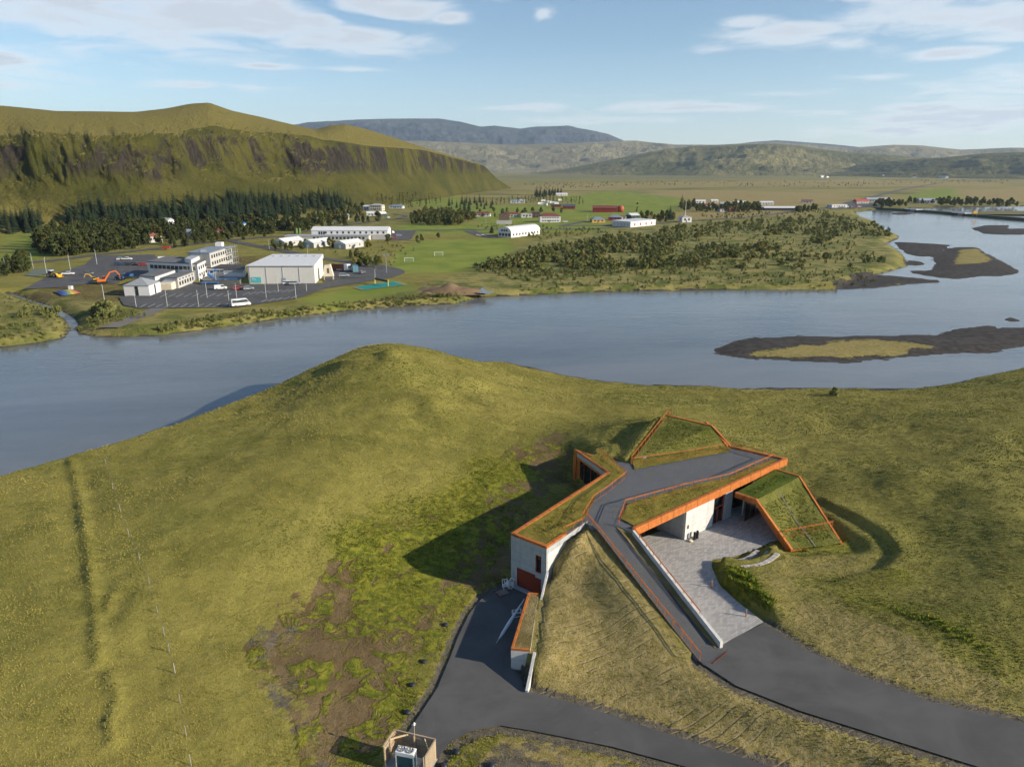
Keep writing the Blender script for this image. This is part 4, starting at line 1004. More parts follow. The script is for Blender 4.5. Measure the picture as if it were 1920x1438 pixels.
# the long escarpment on the left: base, rim and skyline read from the photo by bearing
_bp = [(-700,480),(-400,462),(0,440),(300,424),(560,402),(760,382),(870,365),(925,357),(960,352)]
_rp = [(-700,238),(-400,236),(0,238),(120,250),(250,256),(360,252),(440,240),(520,250),(620,266),(700,277),(760,281),(800,284),(850,297),(905,311),(914,315),(922,324),(935,336),(960,352)]
_sp = [(-700,214),(-400,206),(0,208),(60,213),(160,222),(300,224),(350,218),(400,210),(430,208),(470,221),(520,231),(570,243),(612,252),(640,245),(665,243),(700,250),(760,267),(800,280),(905,309),(914,313.5),(922,323),(935,335),(960,351.5)]
def ip(t, x): a = np.array(t, float); return np.interp(x, a[:, 0], a[:, 1])
def escarpment():
    nu, nv = 760, 150
    px = np.linspace(-700, 960, nu)
    az = np.arctan((px-960)/FPX)                      # bearing at the horizon
    def sm(t, k=9):
        v = ip(t, px); w = np.ones(k)/k; return np.convolve(np.pad(v, k//2, mode='edge'), w, 'valid')[:nu]
    def tan_el(y): return (HZ-y)/FPX*np.cos(az)       # elevation slope along the bearing (close to the horizon)
    Db = np.array([np.hypot(*at(p, y, 2.2)[:2]) for p, y in zip(px, sm(_bp, 41))])
    ar, as_ = tan_el(sm(_rp, 7)), tan_el(sm(_sp, 5))
    k = .66
    Dr = (Db+(CZ-2)/k)/(1-ar/k); zr = np.maximum(CZ+ar*Dr, 2.3)
    tipf = smooth((955-px)/260)
    foot = np.cumsum(np.r_[0, np.diff(px)]*Db/FPX*1.25); wob = fbm(foot, foot*0, 130, 3, 81, .5)
    wamp = smooth((900-px)/120)
    Dr = Dr+wob*34*wamp; zr = np.maximum(CZ+ar*Dr, 2.3)-np.clip(fbm(foot, foot*0+9, 110, 2, 82, .5)+.25, 0, 1)*12*wamp*smooth((620-px)/200)
    Ds = Dr-wob*20*wamp+60+200*tipf; zs = np.maximum(CZ+as_*Ds, 2.3)
    zs = np.maximum(zs, zr+.02)
    V = np.zeros((nv, nu, 3)); cliffw = np.clip((zr-12)/35, 0, 1)
    n1, n2 = 84, 44
    for j in range(nv):
        if j < n1:
            v = j/(n1-1)
            # talus, then a cliff band under the rim
            D = Db+(Dr-Db)*v; t = v
            lin = t**1.18
            cl = 1/(1+np.exp(-(t-.86)*34)); cl0, cl1 = 1/(1+math.exp(.86*34)), 1/(1+math.exp(-.14*34)); cl = (cl-cl0)/(cl1-cl0)
            z = 2.0+(zr-2.0)*(lin*(1-.30*cliffw)+.30*cliffw*cl)
        elif j < n1+n2:
            v = (j-n1+1)/n2; D = Dr+(Ds-Dr)*v; z = zr+(zs-zr)*np.sin(v*math.pi/2)
        else:
            v = (j-n1-n2+1)/(nv-n1-n2); D = Ds+v*500*(.15+tipf); z = zs-(zs-2)*(v**2)*(.25+.75*(1-tipf))-v*6
        V[j, :, 0] = D*np.sin(az); V[j, :, 1] = D*np.cos(az); V[j, :, 2] = z
    X, Y, Z = V[..., 0].ravel(), V[..., 1].ravel(), V[..., 2].ravel()
    hrel = np.clip((Z-4)/70, 0, 1)
    vv = np.repeat(np.arange(nv)/n1, nu)
    # gullies and buttresses run straight down the face: noise by bearing (metres along the foot)
    along = np.repeat(np.cumsum(np.r_[0, np.diff(px)]*Db/FPX*1.25)[None], nv, 0).ravel()
    butt = 1-np.abs(fbm(along+.35*Z+40*fbm(along, Z, 120, 2, 67), Z*.5+vv*6, 85, 4, 61, .6))*2.2
    gul = fbm(along+.3*Z, vv*14, 60, 4, 62)
    band_ = np.exp(-((vv-.80)/.20)**2)
    amp = band_*np.clip((Z-14)/30, 0, 1)
    patchy = np.clip(.35+1.6*fbm(along, vv*40, 190, 3, 68), 0, 1.15)
    amp = amp*patchy
    crag = 1-np.abs(fbm(along+.2*Z, Z*.8, 26, 4, 83, .6))*2.4
    push = (butt*15+gul*7+crag*5)*amp+gul*5*np.clip(vv*1.2, 0, 1)*np.clip(1.0-vv, 0, 1)
    r = np.hypot(X, Y); X2_, Y2_ = X-X/r*push, Y-Y/r*push
    face = np.clip(1.02-vv, 0, 1)*4
    Zn = Z+fbm(X, Y, 60, 5, 63)*3.0*np.minimum(1, face)*hrel+fbm(X, Y, 90, 4, 64)*1.0*hrel+amp*fbm(along, Z, 16, 5, 66, .6)*7.0+np.clip(1-vv, 0, 1)*np.clip(vv*2, 0, 1)*fbm(along, vv*3, 40, 4, 69)*2.2
    V = np.stack([X2_, Y2_, Zn], -1)
    return grid_obj('escarpment', V, nu, nv, hill_material('escarpment_grass_and_rock', (.044, .048, .011), (.078, .074, .018), (.030, .026, .021), (.33, .47), .02, (.175, .150, .040)))  # slope colours darkened to stand for cloud shadow; level top keeps a sunlit tone
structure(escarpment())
def range_(name, sky, D0, D1, D2, seed, m, zfoot=2.0, rel=1.0, px0=None, px1=None, nu=420, nv=70, edge=40, gull=420):
    """a ridge whose skyline is given by bearing; foot at D0, crest at D1, back at D2 (metres)"""
    px0 = sky[0][0] if px0 is None else px0; px1 = sky[-1][0] if px1 is None else px1
    px = np.linspace(px0, px1, nu); az = np.arctan((px-960)/FPX); y = ip(sky, px)
    D0 = np.interp(px, [p[0] for p in D0], [p[1] for p in D0]) if hasattr(D0, '__len__') else np.full(nu, float(D0))
    el = (HZ-y)/FPX*np.cos(az); fade = smooth((px-px0)/edge)*smooth((px1-px)/edge)
    D1v = D0+(D1-np.mean(D0)); zc = np.maximum(CZ+el*D1v, 8.0)*fade+.5
    V = np.zeros((nv, nu, 3))
    for j in range(nv):
        t = j/(nv*.8)
        if t <= 1:
            D = D0+(D1v-D0)*t; pr_ = .55*t**1.1+.45*(1/(1+np.exp(-(t-.62)*9)))
            z = zfoot-6+(zc-zfoot+6)*np.minimum(1, pr_/(.55+.45/(1+math.exp(-.38*9))))
        else:
            t2 = (t-1)/.25; D = D1v+(D2-np.mean(D0)-(D1-np.mean(D0)))*t2; z = zc*(1-.8*t2*t2)
        V[j, :, 0] = D*np.sin(az); V[j, :, 1] = D*np.cos(az); V[j, :, 2] = z
    X, Y, Z = V[..., 0].ravel(), V[..., 1].ravel(), V[..., 2].ravel()
    t = np.repeat(np.arange(nv)/(nv*.8), nu); body = np.clip(t*4, 0, 1)*np.clip((1.02-t)*3, 0, 1)
    H0 = np.repeat(zc[None], nv, 0).ravel()
    rid = 1-np.abs(fbm(X, Y, gull, 5, seed, .55))*2
    Z = Z+H0*rel*body*(.16*rid+.16*fbm(X, Y, gull*2.2, 4, seed+5))-H0*.05*body
    # stepped lava benches
    st = H0*.09*body; Z = Z+st*np.sin(Z/np.maximum(H0, 20)*38+fbm(X, Y, gull*1.5, 3, seed+9)*5)*.35
    return structure(grid_obj(name, np.stack([X, Y, Z], -1), nu, nv, m))
HM1 = hill_material('far_heath', (.100, .104, .040), (.205, .185, .078), (.060, .056, .052), (.30, .50), .0016)
HM2 = hill_material('far_lava_plateau', (.042, .052, .056), (.072, .082, .078), (.034, .041, .052), (.22, .45), .0011)  # cloud shadow and distance blue are put into these rock colours
HM3 = hill_material('far_grey_moor', (.170, .158, .085), (.250, .225, .130), (.095, .090, .078), (.30, .50), .0013)
HM4 = hill_material('dark_escarpment', (.070, .078, .032), (.135, .130, .052), (.045, .045, .047), (.30, .48), .0022)
range_('table_mountain', [(480,262),(560,245),(600,239),(660,236),(700,234),(780,232),(830,232),(870,238),(905,246),(930,244),(975,249),(1000,246),(1060,244),(1075,248),(1130,258),(1165,272),(1200,285),(1260,300)], 10500, 13500, 16500, 71, HM2, edge=60, gull=900)
range_('moorland_ridge', [(560,292),(700,272),(790,269),(860,272),(950,276),(1050,274),(1120,271),(1180,269),(1250,276),(1330,276),(1420,271),(1500,276),(1560,281),(1640,276),(1690,277),(1760,284),(1850,281),(1960,282),(2200,280),(2600,284)], [(560, 7000), (1100, 7000), (2000, 8200), (2600, 8000)], 9300, 12500, 91, HM3, gull=700)
range_('heath_hill', [(980,327),(1060,316),(1130,303),(1180,293),(1230,284),(1290,278),(1370,275),(1430,274),(1480,279),(1560,289),(1640,293),(1700,298),(1760,302),(1860,312),(1960,320)], [(980, 4600), (1400, 4400), (1960, 5200)], 6300, 8200, 111, HM1, gull=480)
range_('eastern_escarpment', [(1500,322),(1600,306),(1680,300),(1740,297),(1800,291),(1860,289),(1930,291),(2050,288),(2200,292),(2500,290)], [(1500, 4400), (1700, 3900), (2000, 3600), (2500, 3400)], 5000, 6500, 131, HM4, gull=330, rel=1.2)
range_('distant_peak', [(1270,290),(1340,276),(1390,271),(1430,268.5),(1470,271),(1540,276),(1600,282),(1700,290)], 12000, 14000, 16000, 151, HM2, gull=900)
# a few hundred metres of rough land behind the camera side too, so the plain has an edge everywhere
# ------------------------------------------------------------------ air
def haze():
    o = MB().box(-15500, 15500, -390, 17500, -9.0, 1150).build('haze', None)
    m = bpy.data.materials.new('thin_haze'); b = NB(m); v = b.n('ShaderNodeVolumePrincipled')
    v.inputs['Color'].default_value = (.60, .78, 1, 1); v.inputs['Density'].default_value = 3.6e-5; v.inputs['Anisotropy'].default_value = .2
    b.L.new(v.outputs[0], b.out.inputs['Volume']); o.data.materials.append(m)
    stuff(o, 'thin bluish haze over the valley and hills', 'haze'); return o
haze()
# ------------------------------------------------------------------ far-bank roads and car parks
def fz(x, y): return max(2.0, hz(x, y))
M_ASPH2 = asphalt('worn_asphalt', (.085, .085, .086))
M_GREY = mat('grey_render', (.40, .40, .385), .85, 0, .12, .6); M_WALL = mat('white_render', (.62, .615, .60), .8, 0, .07, .5); M_WROOF = mat('white_sheet_roof', (.60, .61, .61), .5, 0, .07, .4)
M_GROOF = mat('grey_felt_roof', (.135, .14, .145), .9, 0, .2, .4); M_LROOF = mat('pale_grey_roof', (.34, .365, .39), .6, 0, .1, .4); M_RROOF = mat('rust_red_roof', (.175, .055, .042), .7, 0, .15, .5)
M_BROOF = mat('steel_blue_roof', (.16, .24, .32), .6, 0, .12, .5); M_DROOF = mat('dark_roof', (.05, .05, .055), .8, 0, .15, .5); M_BLUE = mat('bright_blue_sheet', (.05, .17, .42), .5, 0, .1)
M_YEL = mat('ochre_wall', (.55, .33, .10), .8, 0, .08); M_DGRN = mat('dark_green_wall', (.03, .07, .05), .7); M_RED = mat('red_wall', (.26, .035, .03), .7); M_BRN = mat('brown_wall', (.13, .085, .07), .8)
M_WIN = mat('window_dark', (.025, .03, .035), .15, 0, .1, 1, 0, .8); M_CREAM = mat('cream_paint', (.62, .57, .44), .7); M_TURQ = mat('turquoise_print', (.10, .46, .48), .6, 0, .05); M_LINE = mat('road_paint', (.62, .62, .60), .8, 0, .15, 2)
def flat_sheet(name, pts, z, m, lift=0.0): return structure(sheet(name, [at(x, y, z)[:2] for x, y in pts], lambda x, y: z+lift, m))
def ribbon(name, pts, w, z=2.22, m=M_ASPH2, lift=0.0):
    P = [Vector(at(x, y, z)[:2]) for x, y in pts]; Q = []
    for i in range(len(P)-1):                         # round the bends
        p0, p1, p2, p3 = P[max(0, i-1)], P[i], P[i+1], P[min(len(P)-1, i+2)]
        for k in range(6):
            t = k/6; Q.append(.5*((2*p1)+(p2-p0)*t+(2*p0-5*p1+4*p2-p3)*t*t+(3*p1-p0-3*p2+p3)*t*t*t))
    Q.append(P[-1]); v = []; f = []
    for i, q in enumerate(Q):
        d = (Q[min(i+1, len(Q)-1)]-Q[max(i-1, 0)]).normalized(); n = Vector((-d.y, d.x))*w/2
        zz = z+lift; v += [(q.x-n.x, q.y-n.y, zz), (q.x+n.x, q.y+n.y, zz)]
        if i: f.append((2*i-2, 2*i, 2*i+1, 2*i-1))
    return structure(me_obj(name, v, f, m))
flat_sheet('car_park', [(222,556),(262,553),(300,545),(362,531),(390,532),(452,533),(600,531),(640,524),(690,520),(730,517),(742,513),(728,521),(680,529),(610,541),(556,560),(505,567),(450,576),(330,577.5),(262,578),(232,572)], 2.24, M_ASPH2)
flat_sheet('depot_yard', [(45,542),(80,523),(110,511),(160,496),(178,480),(290,477),(300,494),(282,506),(272,520),(240,522),(215,532),(180,530),(112,539)], 2.25, M_ASPH2)
flat_sheet('hall_yard', [(607,497),(660,493),(725,503),(748,511),(733,517),(640,523),(607,529)], 2.232, M_ASPH2)
flat_sheet('hotel_parking', [(725,433),(780,433),(770,449),(735,452),(725,445)], 2.24, M_ASPH2)
flat_sheet('sports_court', [(45,516),(62,505),(105,503),(100,511),(70,518)], 2.25, mat('faded_green_court', (.12, .15, .12), .9))
flat_sheet('fuel_station_apron', [(1545,389),(1590,383),(1660,380),(1675,386),(1600,391),(1560,392)], 2.28, M_ASPH2)
ribbon('village_road', [(40,494),(120,486),(172,479),(260,470),(345,460),(437,450),(500,445),(560,443)], 8, 2.20)
ribbon('school_road', [(432,451),(475,460),(540,472),(575,479),(612,486),(662,492),(715,500),(746,509),(728,518),(675,527)], 6.5, 2.21)
ribbon('hill_road', [(560,436),(620,427),(660,421),(705,415),(745,410),(760,405),(735,401)], 6, 2.215)
ribbon('river_road', [(720,433),(800,432),(880,431),(960,430),(1060,430),(1150,427),(1240,418),(1330,412),(1420,406),(1500,395),(1560,389),(1640,386)], 7, 2.19)
ribbon('club_road', [(880,433),(900,440),(930,446)], 9, 2.23)
ribbon('side_road', [(1050,424),(1095,416),(1120,413)], 7, 2.24); ribbon('side_road', [(1050,424),(1100,423),(1145,424)], 8, 2.225)
ribbon('ring_road', [(1560,390),(1600,378),(1650,366),(1700,354),(1765,343)], 11, 2.25)
ribbon('barn_track', [(1080,394),(1110,395),(1150,396)], 6, 2.3)
ribbon('river_track', [(300,577),(270,590),(235,603),(205,614)], 6, 2.2, mat('gravel_track', (.15, .14, .125), .95, 0, .2, .5))
lines = MB()
for row, (xa, ya, xb, yb, n, lx, ly) in enumerate([(262,576,430,575.5,12,13,-6),(300,557,420,556,9,14,-6),(455,553,540,547,8,14,-5),(490,566,545,560,5,12,-5)]):
    for i in range(n):
        px, py = xa+(xb-xa)*i/(n-1), ya+(yb-ya)*i/(n-1); p, q = at(px, py, 2.25), at(px+lx, py+ly, 2.25)
        d = Vector((q[0]-p[0], q[1]-p[1], 0)).normalized(); n_ = Vector((-d.y, d.x, 0))*.09
        lines.add([(p[0]-n_.x, p[1]-n_.y, 2.25), (q[0]-n_.x, q[1]-n_.y, 2.25), (q[0]+n_.x, q[1]+n_.y, 2.25), (p[0]+n_.x, p[1]+n_.y, 2.25)], [(0, 1, 2, 3)])
structure(lines.build('parking_lines', M_LINE))

# ------------------------------------------------------------------ buildings
WINDATA = {}
def win(parent, c, wdt, hgt, nrm, m=M_WIN, name='window'):
    """a window leaf standing 4 cm proud of the wall; c local centre, nrm local outward (x,y)"""
    key = (round(wdt, 2), round(hgt, 2), m.name)
    if key not in WINDATA:
        o = MB().box(-wdt/2, wdt/2, -.05, .03, -hgt/2, hgt/2).build(name, m, parent); WINDATA[key] = o.data
    else:
        o = bpy.data.objects.new(name, WINDATA[key]); col.objects.link(o); o.parent = parent
    o.location = c; o.rotation_euler = (0, 0, math.atan2(nrm[1], nrm[0])+math.pi/2); return o
def win_row(parent, a, b, zc, n, wdt, hgt, pad=.08, m=M_WIN):
    """row of n windows along local wall a-b (outside to the right of a->b)"""
    d = Vector((b[0]-a[0], b[1]-a[1])); L = d.length; d.normalize(); nr = (d.y, -d.x)
    for i in range(n):
        t = pad+(1-2*pad)*(i+.5)/n; win(parent, (a[0]+d.x*L*t, a[1]+d.y*L*t, zc), wdt, hgt, nr, m)
def roof_mesh(w, d, h, rh, kind, ov=.35):
    x, y = w/2+ov, d/2+ov
    if kind == 'flat': return MB().box(-x, x, -y, y, h, h+.35)
    if kind == 'gable':  # ridge along x
        return MB().add([(-x,-y,h-.05),(x,-y,h-.05),(x,y,h-.05),(-x,y,h-.05),(-x,0,h+rh),(x,0,h+rh)], [(3,2,1,0),(0,1,5,4),(2,3,4,5),(1,2,5),(3,0,4)])
    if kind == 'hip':
        r = max(0.0, x-y*.9)
        return MB().add([(-x,-y,h-.05),(x,-y,h-.05),(x,y,h-.05),(-x,y,h-.05),(-r,0,h+rh),(r+.01,0,h+rh)], [(3,2,1,0),(0,1,5,4),(2,3,4,5),(1,2,5),(3,0,4)])
    if kind == 'shed': return MB().add([(-x,-y,h),(x,-y,h),(x,y,h+rh),(-x,y,h+rh),(-x,-y,h+.3),(x,-y,h+.3),(x,y,h+rh+.3),(-x,y,h+rh+.3)], [(3,2,1,0),(4,5,6,7),(0,1,5,4),(1,2,6,5),(2,3,7,6),(3,0,4,7)])
def house(name, label, px, py, w, d, h, rot, kind, rh, wm, rm, nf=3, ns=2, storeys=1, cat='house', group=None, chimney=False, door=True, dist=None, z=None):
    """front faces -y before turning; px,py = middle of the front foot in the photo"""
    p = at(px, py, 2.2 if z is None else z)
    o = empty(name, (p[0], p[1]+d*.45, p[2]-.15), math.radians(rot)); tag(o, label, cat, group)
    MB().box(-w/2, w/2, -d/2, d/2, -.6, h).build('wall', wm, o)
    r = roof_mesh(w, d, h, rh, kind).build('roof', rm, o)
    if chimney: MB().box(w*.1, w*.1+.8, .2, 1.0, h+rh*.4, h+rh+.8).build('chimney', M_WALL, r)
    sh = h/storeys
    for s in range(storeys):
        zc = sh*s+sh*.56
        if nf: win_row(o, (-w/2, -d/2), (w/2, -d/2), zc, nf, min(1.6, w/nf*.5), sh*.42)
        if ns: win_row(o, (w/2, -d/2), (w/2, d/2), zc, ns, min(1.4, d/ns*.45), sh*.42); win_row(o, (-w/2, d/2), (-w/2, -d/2), zc, ns, min(1.4, d/ns*.45), sh*.42)
    if door: MB().box(-w*.06-.5, -w*.06+.5, -d/2-.06, -d/2+.02, 0, 2.1).build('door', M_BRN, o)
    return o
def pbox(name, corners, ztop, zbot, m, parent, org):
    """upright block from roof corners given in the photo at height ztop (or list)"""
    zt = ztop if hasattr(ztop, '__len__') else [ztop]*len(corners)
    pts = [at(c[0], c[1], z)[:2] for c, z in zip(corners, zt)]
    return MB().prism(pts, list(zt), zbot).build(name, m, parent, org=org), pts
def loc(p, org): return (p[0]-org[0], p[1]-org[1])

# sports hall
hl, hr = at(467.5, 531.9, 2.2), at(591, 531.5, 2.2); zb = 9.7
HO = (hl[0], hl[1], 2.2); hall = empty('sports_hall', HO); tag(hall, 'large windowless cream sports hall with turquoise panel beside the car park', 'hall')
bl, br = (hl[0]+2.5, hl[1]+27), (hr[0]-3.2, hr[1]+27)
MB().prism([hl[:2], hr[:2], br, bl], zb, 1.6).build('wall', mat('cream_panel', (.60, .585, .535), .75, 0, .04, .3), hall, org=HO)
rl = [(hl[0]-.4, hl[1]-.5), (hr[0]+.4, hr[1]-.5), (br[0]+.4, br[1]+.4), (bl[0]-.4, bl[1]+.4)]
rf = MB().prism(rl, [zb+.35, zb+.35, zb+1.9, zb+1.9], [zb+.0, zb+.0, zb+.0, zb+.0]).build('roof', M_WROOF, hall, org=HO)
for k in range(6):
    t = .12+.15*k; q = lerp2(lerp2(rl[0], rl[1], t), lerp2(rl[3], rl[2], t), .78); MB().box(q[0]-.6, q[0]+.6, q[1]-.5, q[1]+.5, zb+1.3, zb+1.85).build('roof_vent', M_LROOF, rf, org=HO)
for k in range(4):
    q = lerp2(hl, hr, .02+k*.25); MB().box(q[0]-.08, q[0]+.08, q[1]-.12, q[1]+.02, 2.2, zb).build('downpipe', M_LROOF, hall, org=HO)
q0, q1 = lerp2(hl, hr, .035), lerp2(hl, hr, .185); MB().box(q0[0], q1[0], q0[1]-.09, q0[1]-.02, 2.6, 5.0).build('turquoise_panel', M_TURQ, hall, org=HO)
MB().box(q0[0]+.6, q0[0]+1.0, q0[1]-.12, q0[1]-.085, 3.9, 4.6).box(q0[0]+1.2, q0[0]+2.1, q0[1]-.12, q0[1]-.085, 3.9, 4.15).build('panel_emblem', M_WALL, hall, org=HO)
q = lerp2(hl, hr, .50); MB().box(q[0], q[0]+1.7, q[1]-.1, q[1]+.02, 2.2, 4.6).build('door', mat('grey_door', (.30, .34, .38), .6), hall, org=HO)

# school complex
so = at(281, 554, 2.2); SO = (so[0], so[1], 2.2)
school = empty('school_building', SO); tag(school, 'rambling white school of flat-roofed blocks with rows of dark windows', 'school')
def block(name, corners, ztop, wm, roofm, rows=(), lip=.35):
    """corners: photo positions of the roof corners, front-left, front-right, back-right, back-left"""
    o, pts = pbox(name, corners, ztop, 1.7, wm, school, SO)
    pr_ = [lerp2(p, (sum(c[0] for c in pts)/4, sum(c[1] for c in pts)/4), -.012) for p in pts]
    MB().prism(pr_, ztop+lip, ztop+.003).build('roof', roofm, o, org=SO)
    for (e, n, zc, ww, hh) in rows:
        a, b = loc(pts[e], SO), loc(pts[(e+1) % 4], SO); win_row(o, a, b, zc-SO[2], n, ww, hh, .04)
    return o, pts
o, pts = pbox('chapel_block', [(231,535.5),(278.5,535.5),(300,528),(252,527.5)], 6.2, 1.7, M_WALL, school, SO)
cx_, cy_ = sum(p[0] for p in pts)/4, sum(p[1] for p in pts)/4; pe = [lerp2(p, (cx_, cy_), -.06) for p in pts]
MB().add([(*p, 6.15) for p in pe]+[(cx_, cy_, 8.6)], [(3,2,1,0),(0,1,4),(1,2,4),(2,3,4),(3,0,4)]).build('roof', mat('grey_sheet_roof', (.25, .265, .28), .6, 0, .12, .5), o, org=SO)
win_row(o, loc(pts[0], SO), loc(pts[1], SO), 1.9, 1, 1.3, 3.6, .28); win_row(o, loc(pts[1], SO), loc(pts[2], SO), 1.9, 1, 1.1, 3.6, .25)
block('low_wing', [(260.6,518.5),(290.4,519.9),(330.4,506.4),(300,505.5)], 6.3, M_WALL, M_GROOF)
block('low_wing', [(306.7,521.2),(332.4,522),(363.5,510.4),(342,510)], 6.4, M_GREY, M_GROOF, [(1, 6, 4.0, 1.5, 1.5), (1, 5, 5.7, 1.3, .55)])
block('link_wing', [(288,523),(312,523),(340,512),(318,512)], 5.0, M_GREY, M_GROOF)
o, pts = block('porch', [(300,532),(322,531),(329,528.5),(310,526)], 4.9, M_CREAM, M_GREY)
a, b = loc(pts[0], SO), loc(pts[1], SO)
for k in range(9):
    q = lerp2(a, b, .06+k*.105); MB().box(q[0]-.12, q[0]+.12, q[1]-.18, q[1]-.02, -.2, 2.6).build('slat', M_CREAM, o)
block('main_wing', [(276,491.5),(369.6,496),(390,486),(312,482)], 9.2, M_WALL, M_GROOF, [(0, 11, 7.3, 1.9, 1.6), (1, 5, 7.3, 2.0, 1.6), (1, 5, 4.4, 2.0, 1.3)])
block('roof_plant', [(346,486),(358,488.5),(374,480.5),(362,478.5)], 11.0, M_WALL, M_LROOF)
block('stair_tower', [(374.5,473.5),(387,473.5),(387,469.5),(377,469)], 12.6, M_WALL, M_LROOF)
ob, pts3 = block('dormitory_block', [(352,474.5),(392.6,475.9),(434,463),(394.7,462.5)], 12.3, M_GREY, mat('blue_grey_roof', (.21, .245, .285), .6, 0, .1, .4), [(1, 9, 10.7, 1.7, 1.5), (1, 9, 7.6, 1.7, 1.5), (1, 9, 4.4, 1.7, 1.4)])
q = at(412, 462, 12.6); MB().box(q[0]-1.6, q[0]+1.6, q[1]-1.5, q[1]+1.5, 12.7, 14.6).build('chimney', M_WALL, ob, org=SO)
block('changing_rooms', [(387,503.5),(457,505),(460,498),(395,496.5)], 5.6, M_WALL, M_DROOF, [(0, 9, 4.6, 1.6, .7)])
block('changing_rooms', [(419,508),(457,508),(459,504),(422,503)], 5.0, M_WALL, M_DROOF, [(0, 12, 4.4, .5, .4)])
# scaffolding on the end of the dormitory
sc0, sc1 = pts3[1], pts3[2]; sd = Vector((sc1[0]-sc0[0], sc1[1]-sc0[1])).normalized(); sn = Vector((sd.y, -sd.x))
scaf = empty('scaffold', (sc1[0], sc1[1], 2.2)); tag(scaf, 'tube scaffolding against the end of the dormitory block', 'scaffold')
for i in range(5):
    for j in (0, 1):
        p = Vector(sc1)-sd*(9-i*3)+sn*(.5+j*1.2); MB().tube((p.x, p.y, 2.2), (p.x, p.y, 13.2), .07, n=5).build('pole', M_STEEL, scaf, org=(sc1[0], sc1[1], 2.2))
for k in range(4):
    p, q = Vector(sc1)-sd*9+sn*1.1, Vector(sc1)+sd*3+sn*1.1; MB().beam((p.x, p.y, 4.6+k*2.6), (q.x, q.y, 4.6+k*2.6), 1.2, .12).build('platform', M_STEEL, scaf, org=(sc1[0], sc1[1], 2.2))
# swimming pool, slide and screens
po = at(425, 522, 2.3); pool = empty('swimming_pool', po); tag(pool, 'open-air swimming pool with bright blue basin in front of changing rooms', 'pool')
sheet('basin', [at(x, y, 2.32)[:2] for x, y in [(402,521.5),(447,521.5),(446,525),(404,525.5)]], lambda x, y: 2.38, mat('pool_water', (.06, .30, .58), .08, 0, .1, 1, .02, .6), pool, None, po)
sheet('deck', [at(x, y, 2.3)[:2] for x, y in [(380,518),(455,518),(455,531),(378,531)]], lambda x, y: 2.30, mat('pool_deck', (.17, .17, .165), .9), pool, None, po)
sl = at(399, 521, 2.3); slide = empty('water_slide', sl); tag(slide, 'curved blue water slide tower beside the pool basin', 'slide')
for k in range(10):
    a0, a1 = k*.55, (k+1)*.55; MB().tube((1.6*math.cos(a0), 1.6*math.sin(a0), 3.6-k*.3), (1.6*math.cos(a1), 1.6*math.sin(a1), 3.3-k*.3), .55, n=7).build('chute', M_BLUE, slide)
for sx, sy in ((-1, -1), (1, -1), (1, 1), (-1, 1)): MB().tube((sx*.9, sy*.9, 0), (sx*.9, sy*.9, 3.8), .1, n=6).build('leg', M_STEEL, slide)
fe = empty('pool_fence', at(375, 531, 2.2)); tag(fe, 'weathered board fence screening the swimming pool from the car park', 'fence')
FO = at(375, 531, 2.2); fp = [at(x, y, 2.24) for x, y in ((375,529),(381,533.2),(450,533.4),(455,529))]
for a, b in zip(fp[:-1], fp[1:]):
    n = max(2, int(math.hypot(b[0]-a[0], b[1]-a[1])/1.0))
    for i in range(n):
        p, q = lerp2(a, b, i/n), lerp2(a, b, (i+.95)/n); wall(MB(), p, q, 2.2, 4.0, th=.06).build('board', mat('fence_boards', (.13, .135, .11), .9, 0, .25), fe, org=FO)
tb_ = at(396, 532.6, 2.3); tag(MB().beam((-3.6, 0, .9), (3.6, .4, .9), .5, .5).beam((-3.3, 0, .4), (-3.0, 0, .4), .3, .8).beam((3.0, .3, .4), (3.3, .3, .4), .3, .8).build('lane_roll', M_BLUE), 'long bright blue rolled pool cover outside the board fence', 'pool cover').location = (tb_[0], tb_[1]-1.2, tb_[2]-.1)

# long white hotel and its three cabins
ho = at(585, 449, 2.2); HTO = (ho[0], ho[1], 2.2); hotel = empty('hotel', HTO); tag(hotel, 'long white two-storey hotel with a row of small upper windows', 'hotel')
wdt = at(724, 451, 2.2)[0]-ho[0]; 
MB().box(0, wdt, 0, 13, -.6, 6.0).build('wall', M_WALL, hotel)
r_ = roof_mesh(wdt, 13, 6.0, 2.3, 'gable').build('roof', M_WROOF, hotel); r_.location = (wdt/2, 6.5, 0)
win_row(hotel, (7, 0), (wdt, 0), 4.6, 11, 1.3, 1.4, .02); win_row(hotel, (4.5, 0), (9.5, 0), 4.2, 3, 1.2, 2.2, .02)
MB().box(-16, wdt*.78, -9, -.1, -.5, 3.0).build('annex', M_GREY, hotel); MB().box(-16.3, wdt*.78+.3, -9.3, -.05, 3.003, 3.4).build('annex_roof', M_LROOF, hotel)
win_row(hotel, (2, -9), (wdt*.75, -9), 1.7, 14, 1.5, 1.5, .02)
MB().box(wdt*.80, wdt-.2, -.9, -.05, -.5, 3.2).build('lower_wall', M_GREY, hotel)
for i, (px, py) in enumerate(((539,460.5),(593,463),(652,465))):
    house('cabin', ('grey gabled cabin nearest the school road in front of hotel', 'middle grey gabled cabin in front of the hotel annex', 'grey gabled cabin nearest the football pitch in front of hotel')[i], px, py, 17, 9.2, 3.0, 62, 'gable', 2.0, M_GREY, M_WROOF, 0, 0, cat='cabin', group='cabins by the hotel', door=False)
    c = [o for o in col.objects if o.name.startswith('cabin')][-1]
    MB().box(-8.62, -8.48, -.8, .8, 0, 2.3).build('gable_door', M_WHITE, c); win_row(c, (-8.5, -4.6), (8.5, -4.6), 1.7, 3, 1.0, 1.0)
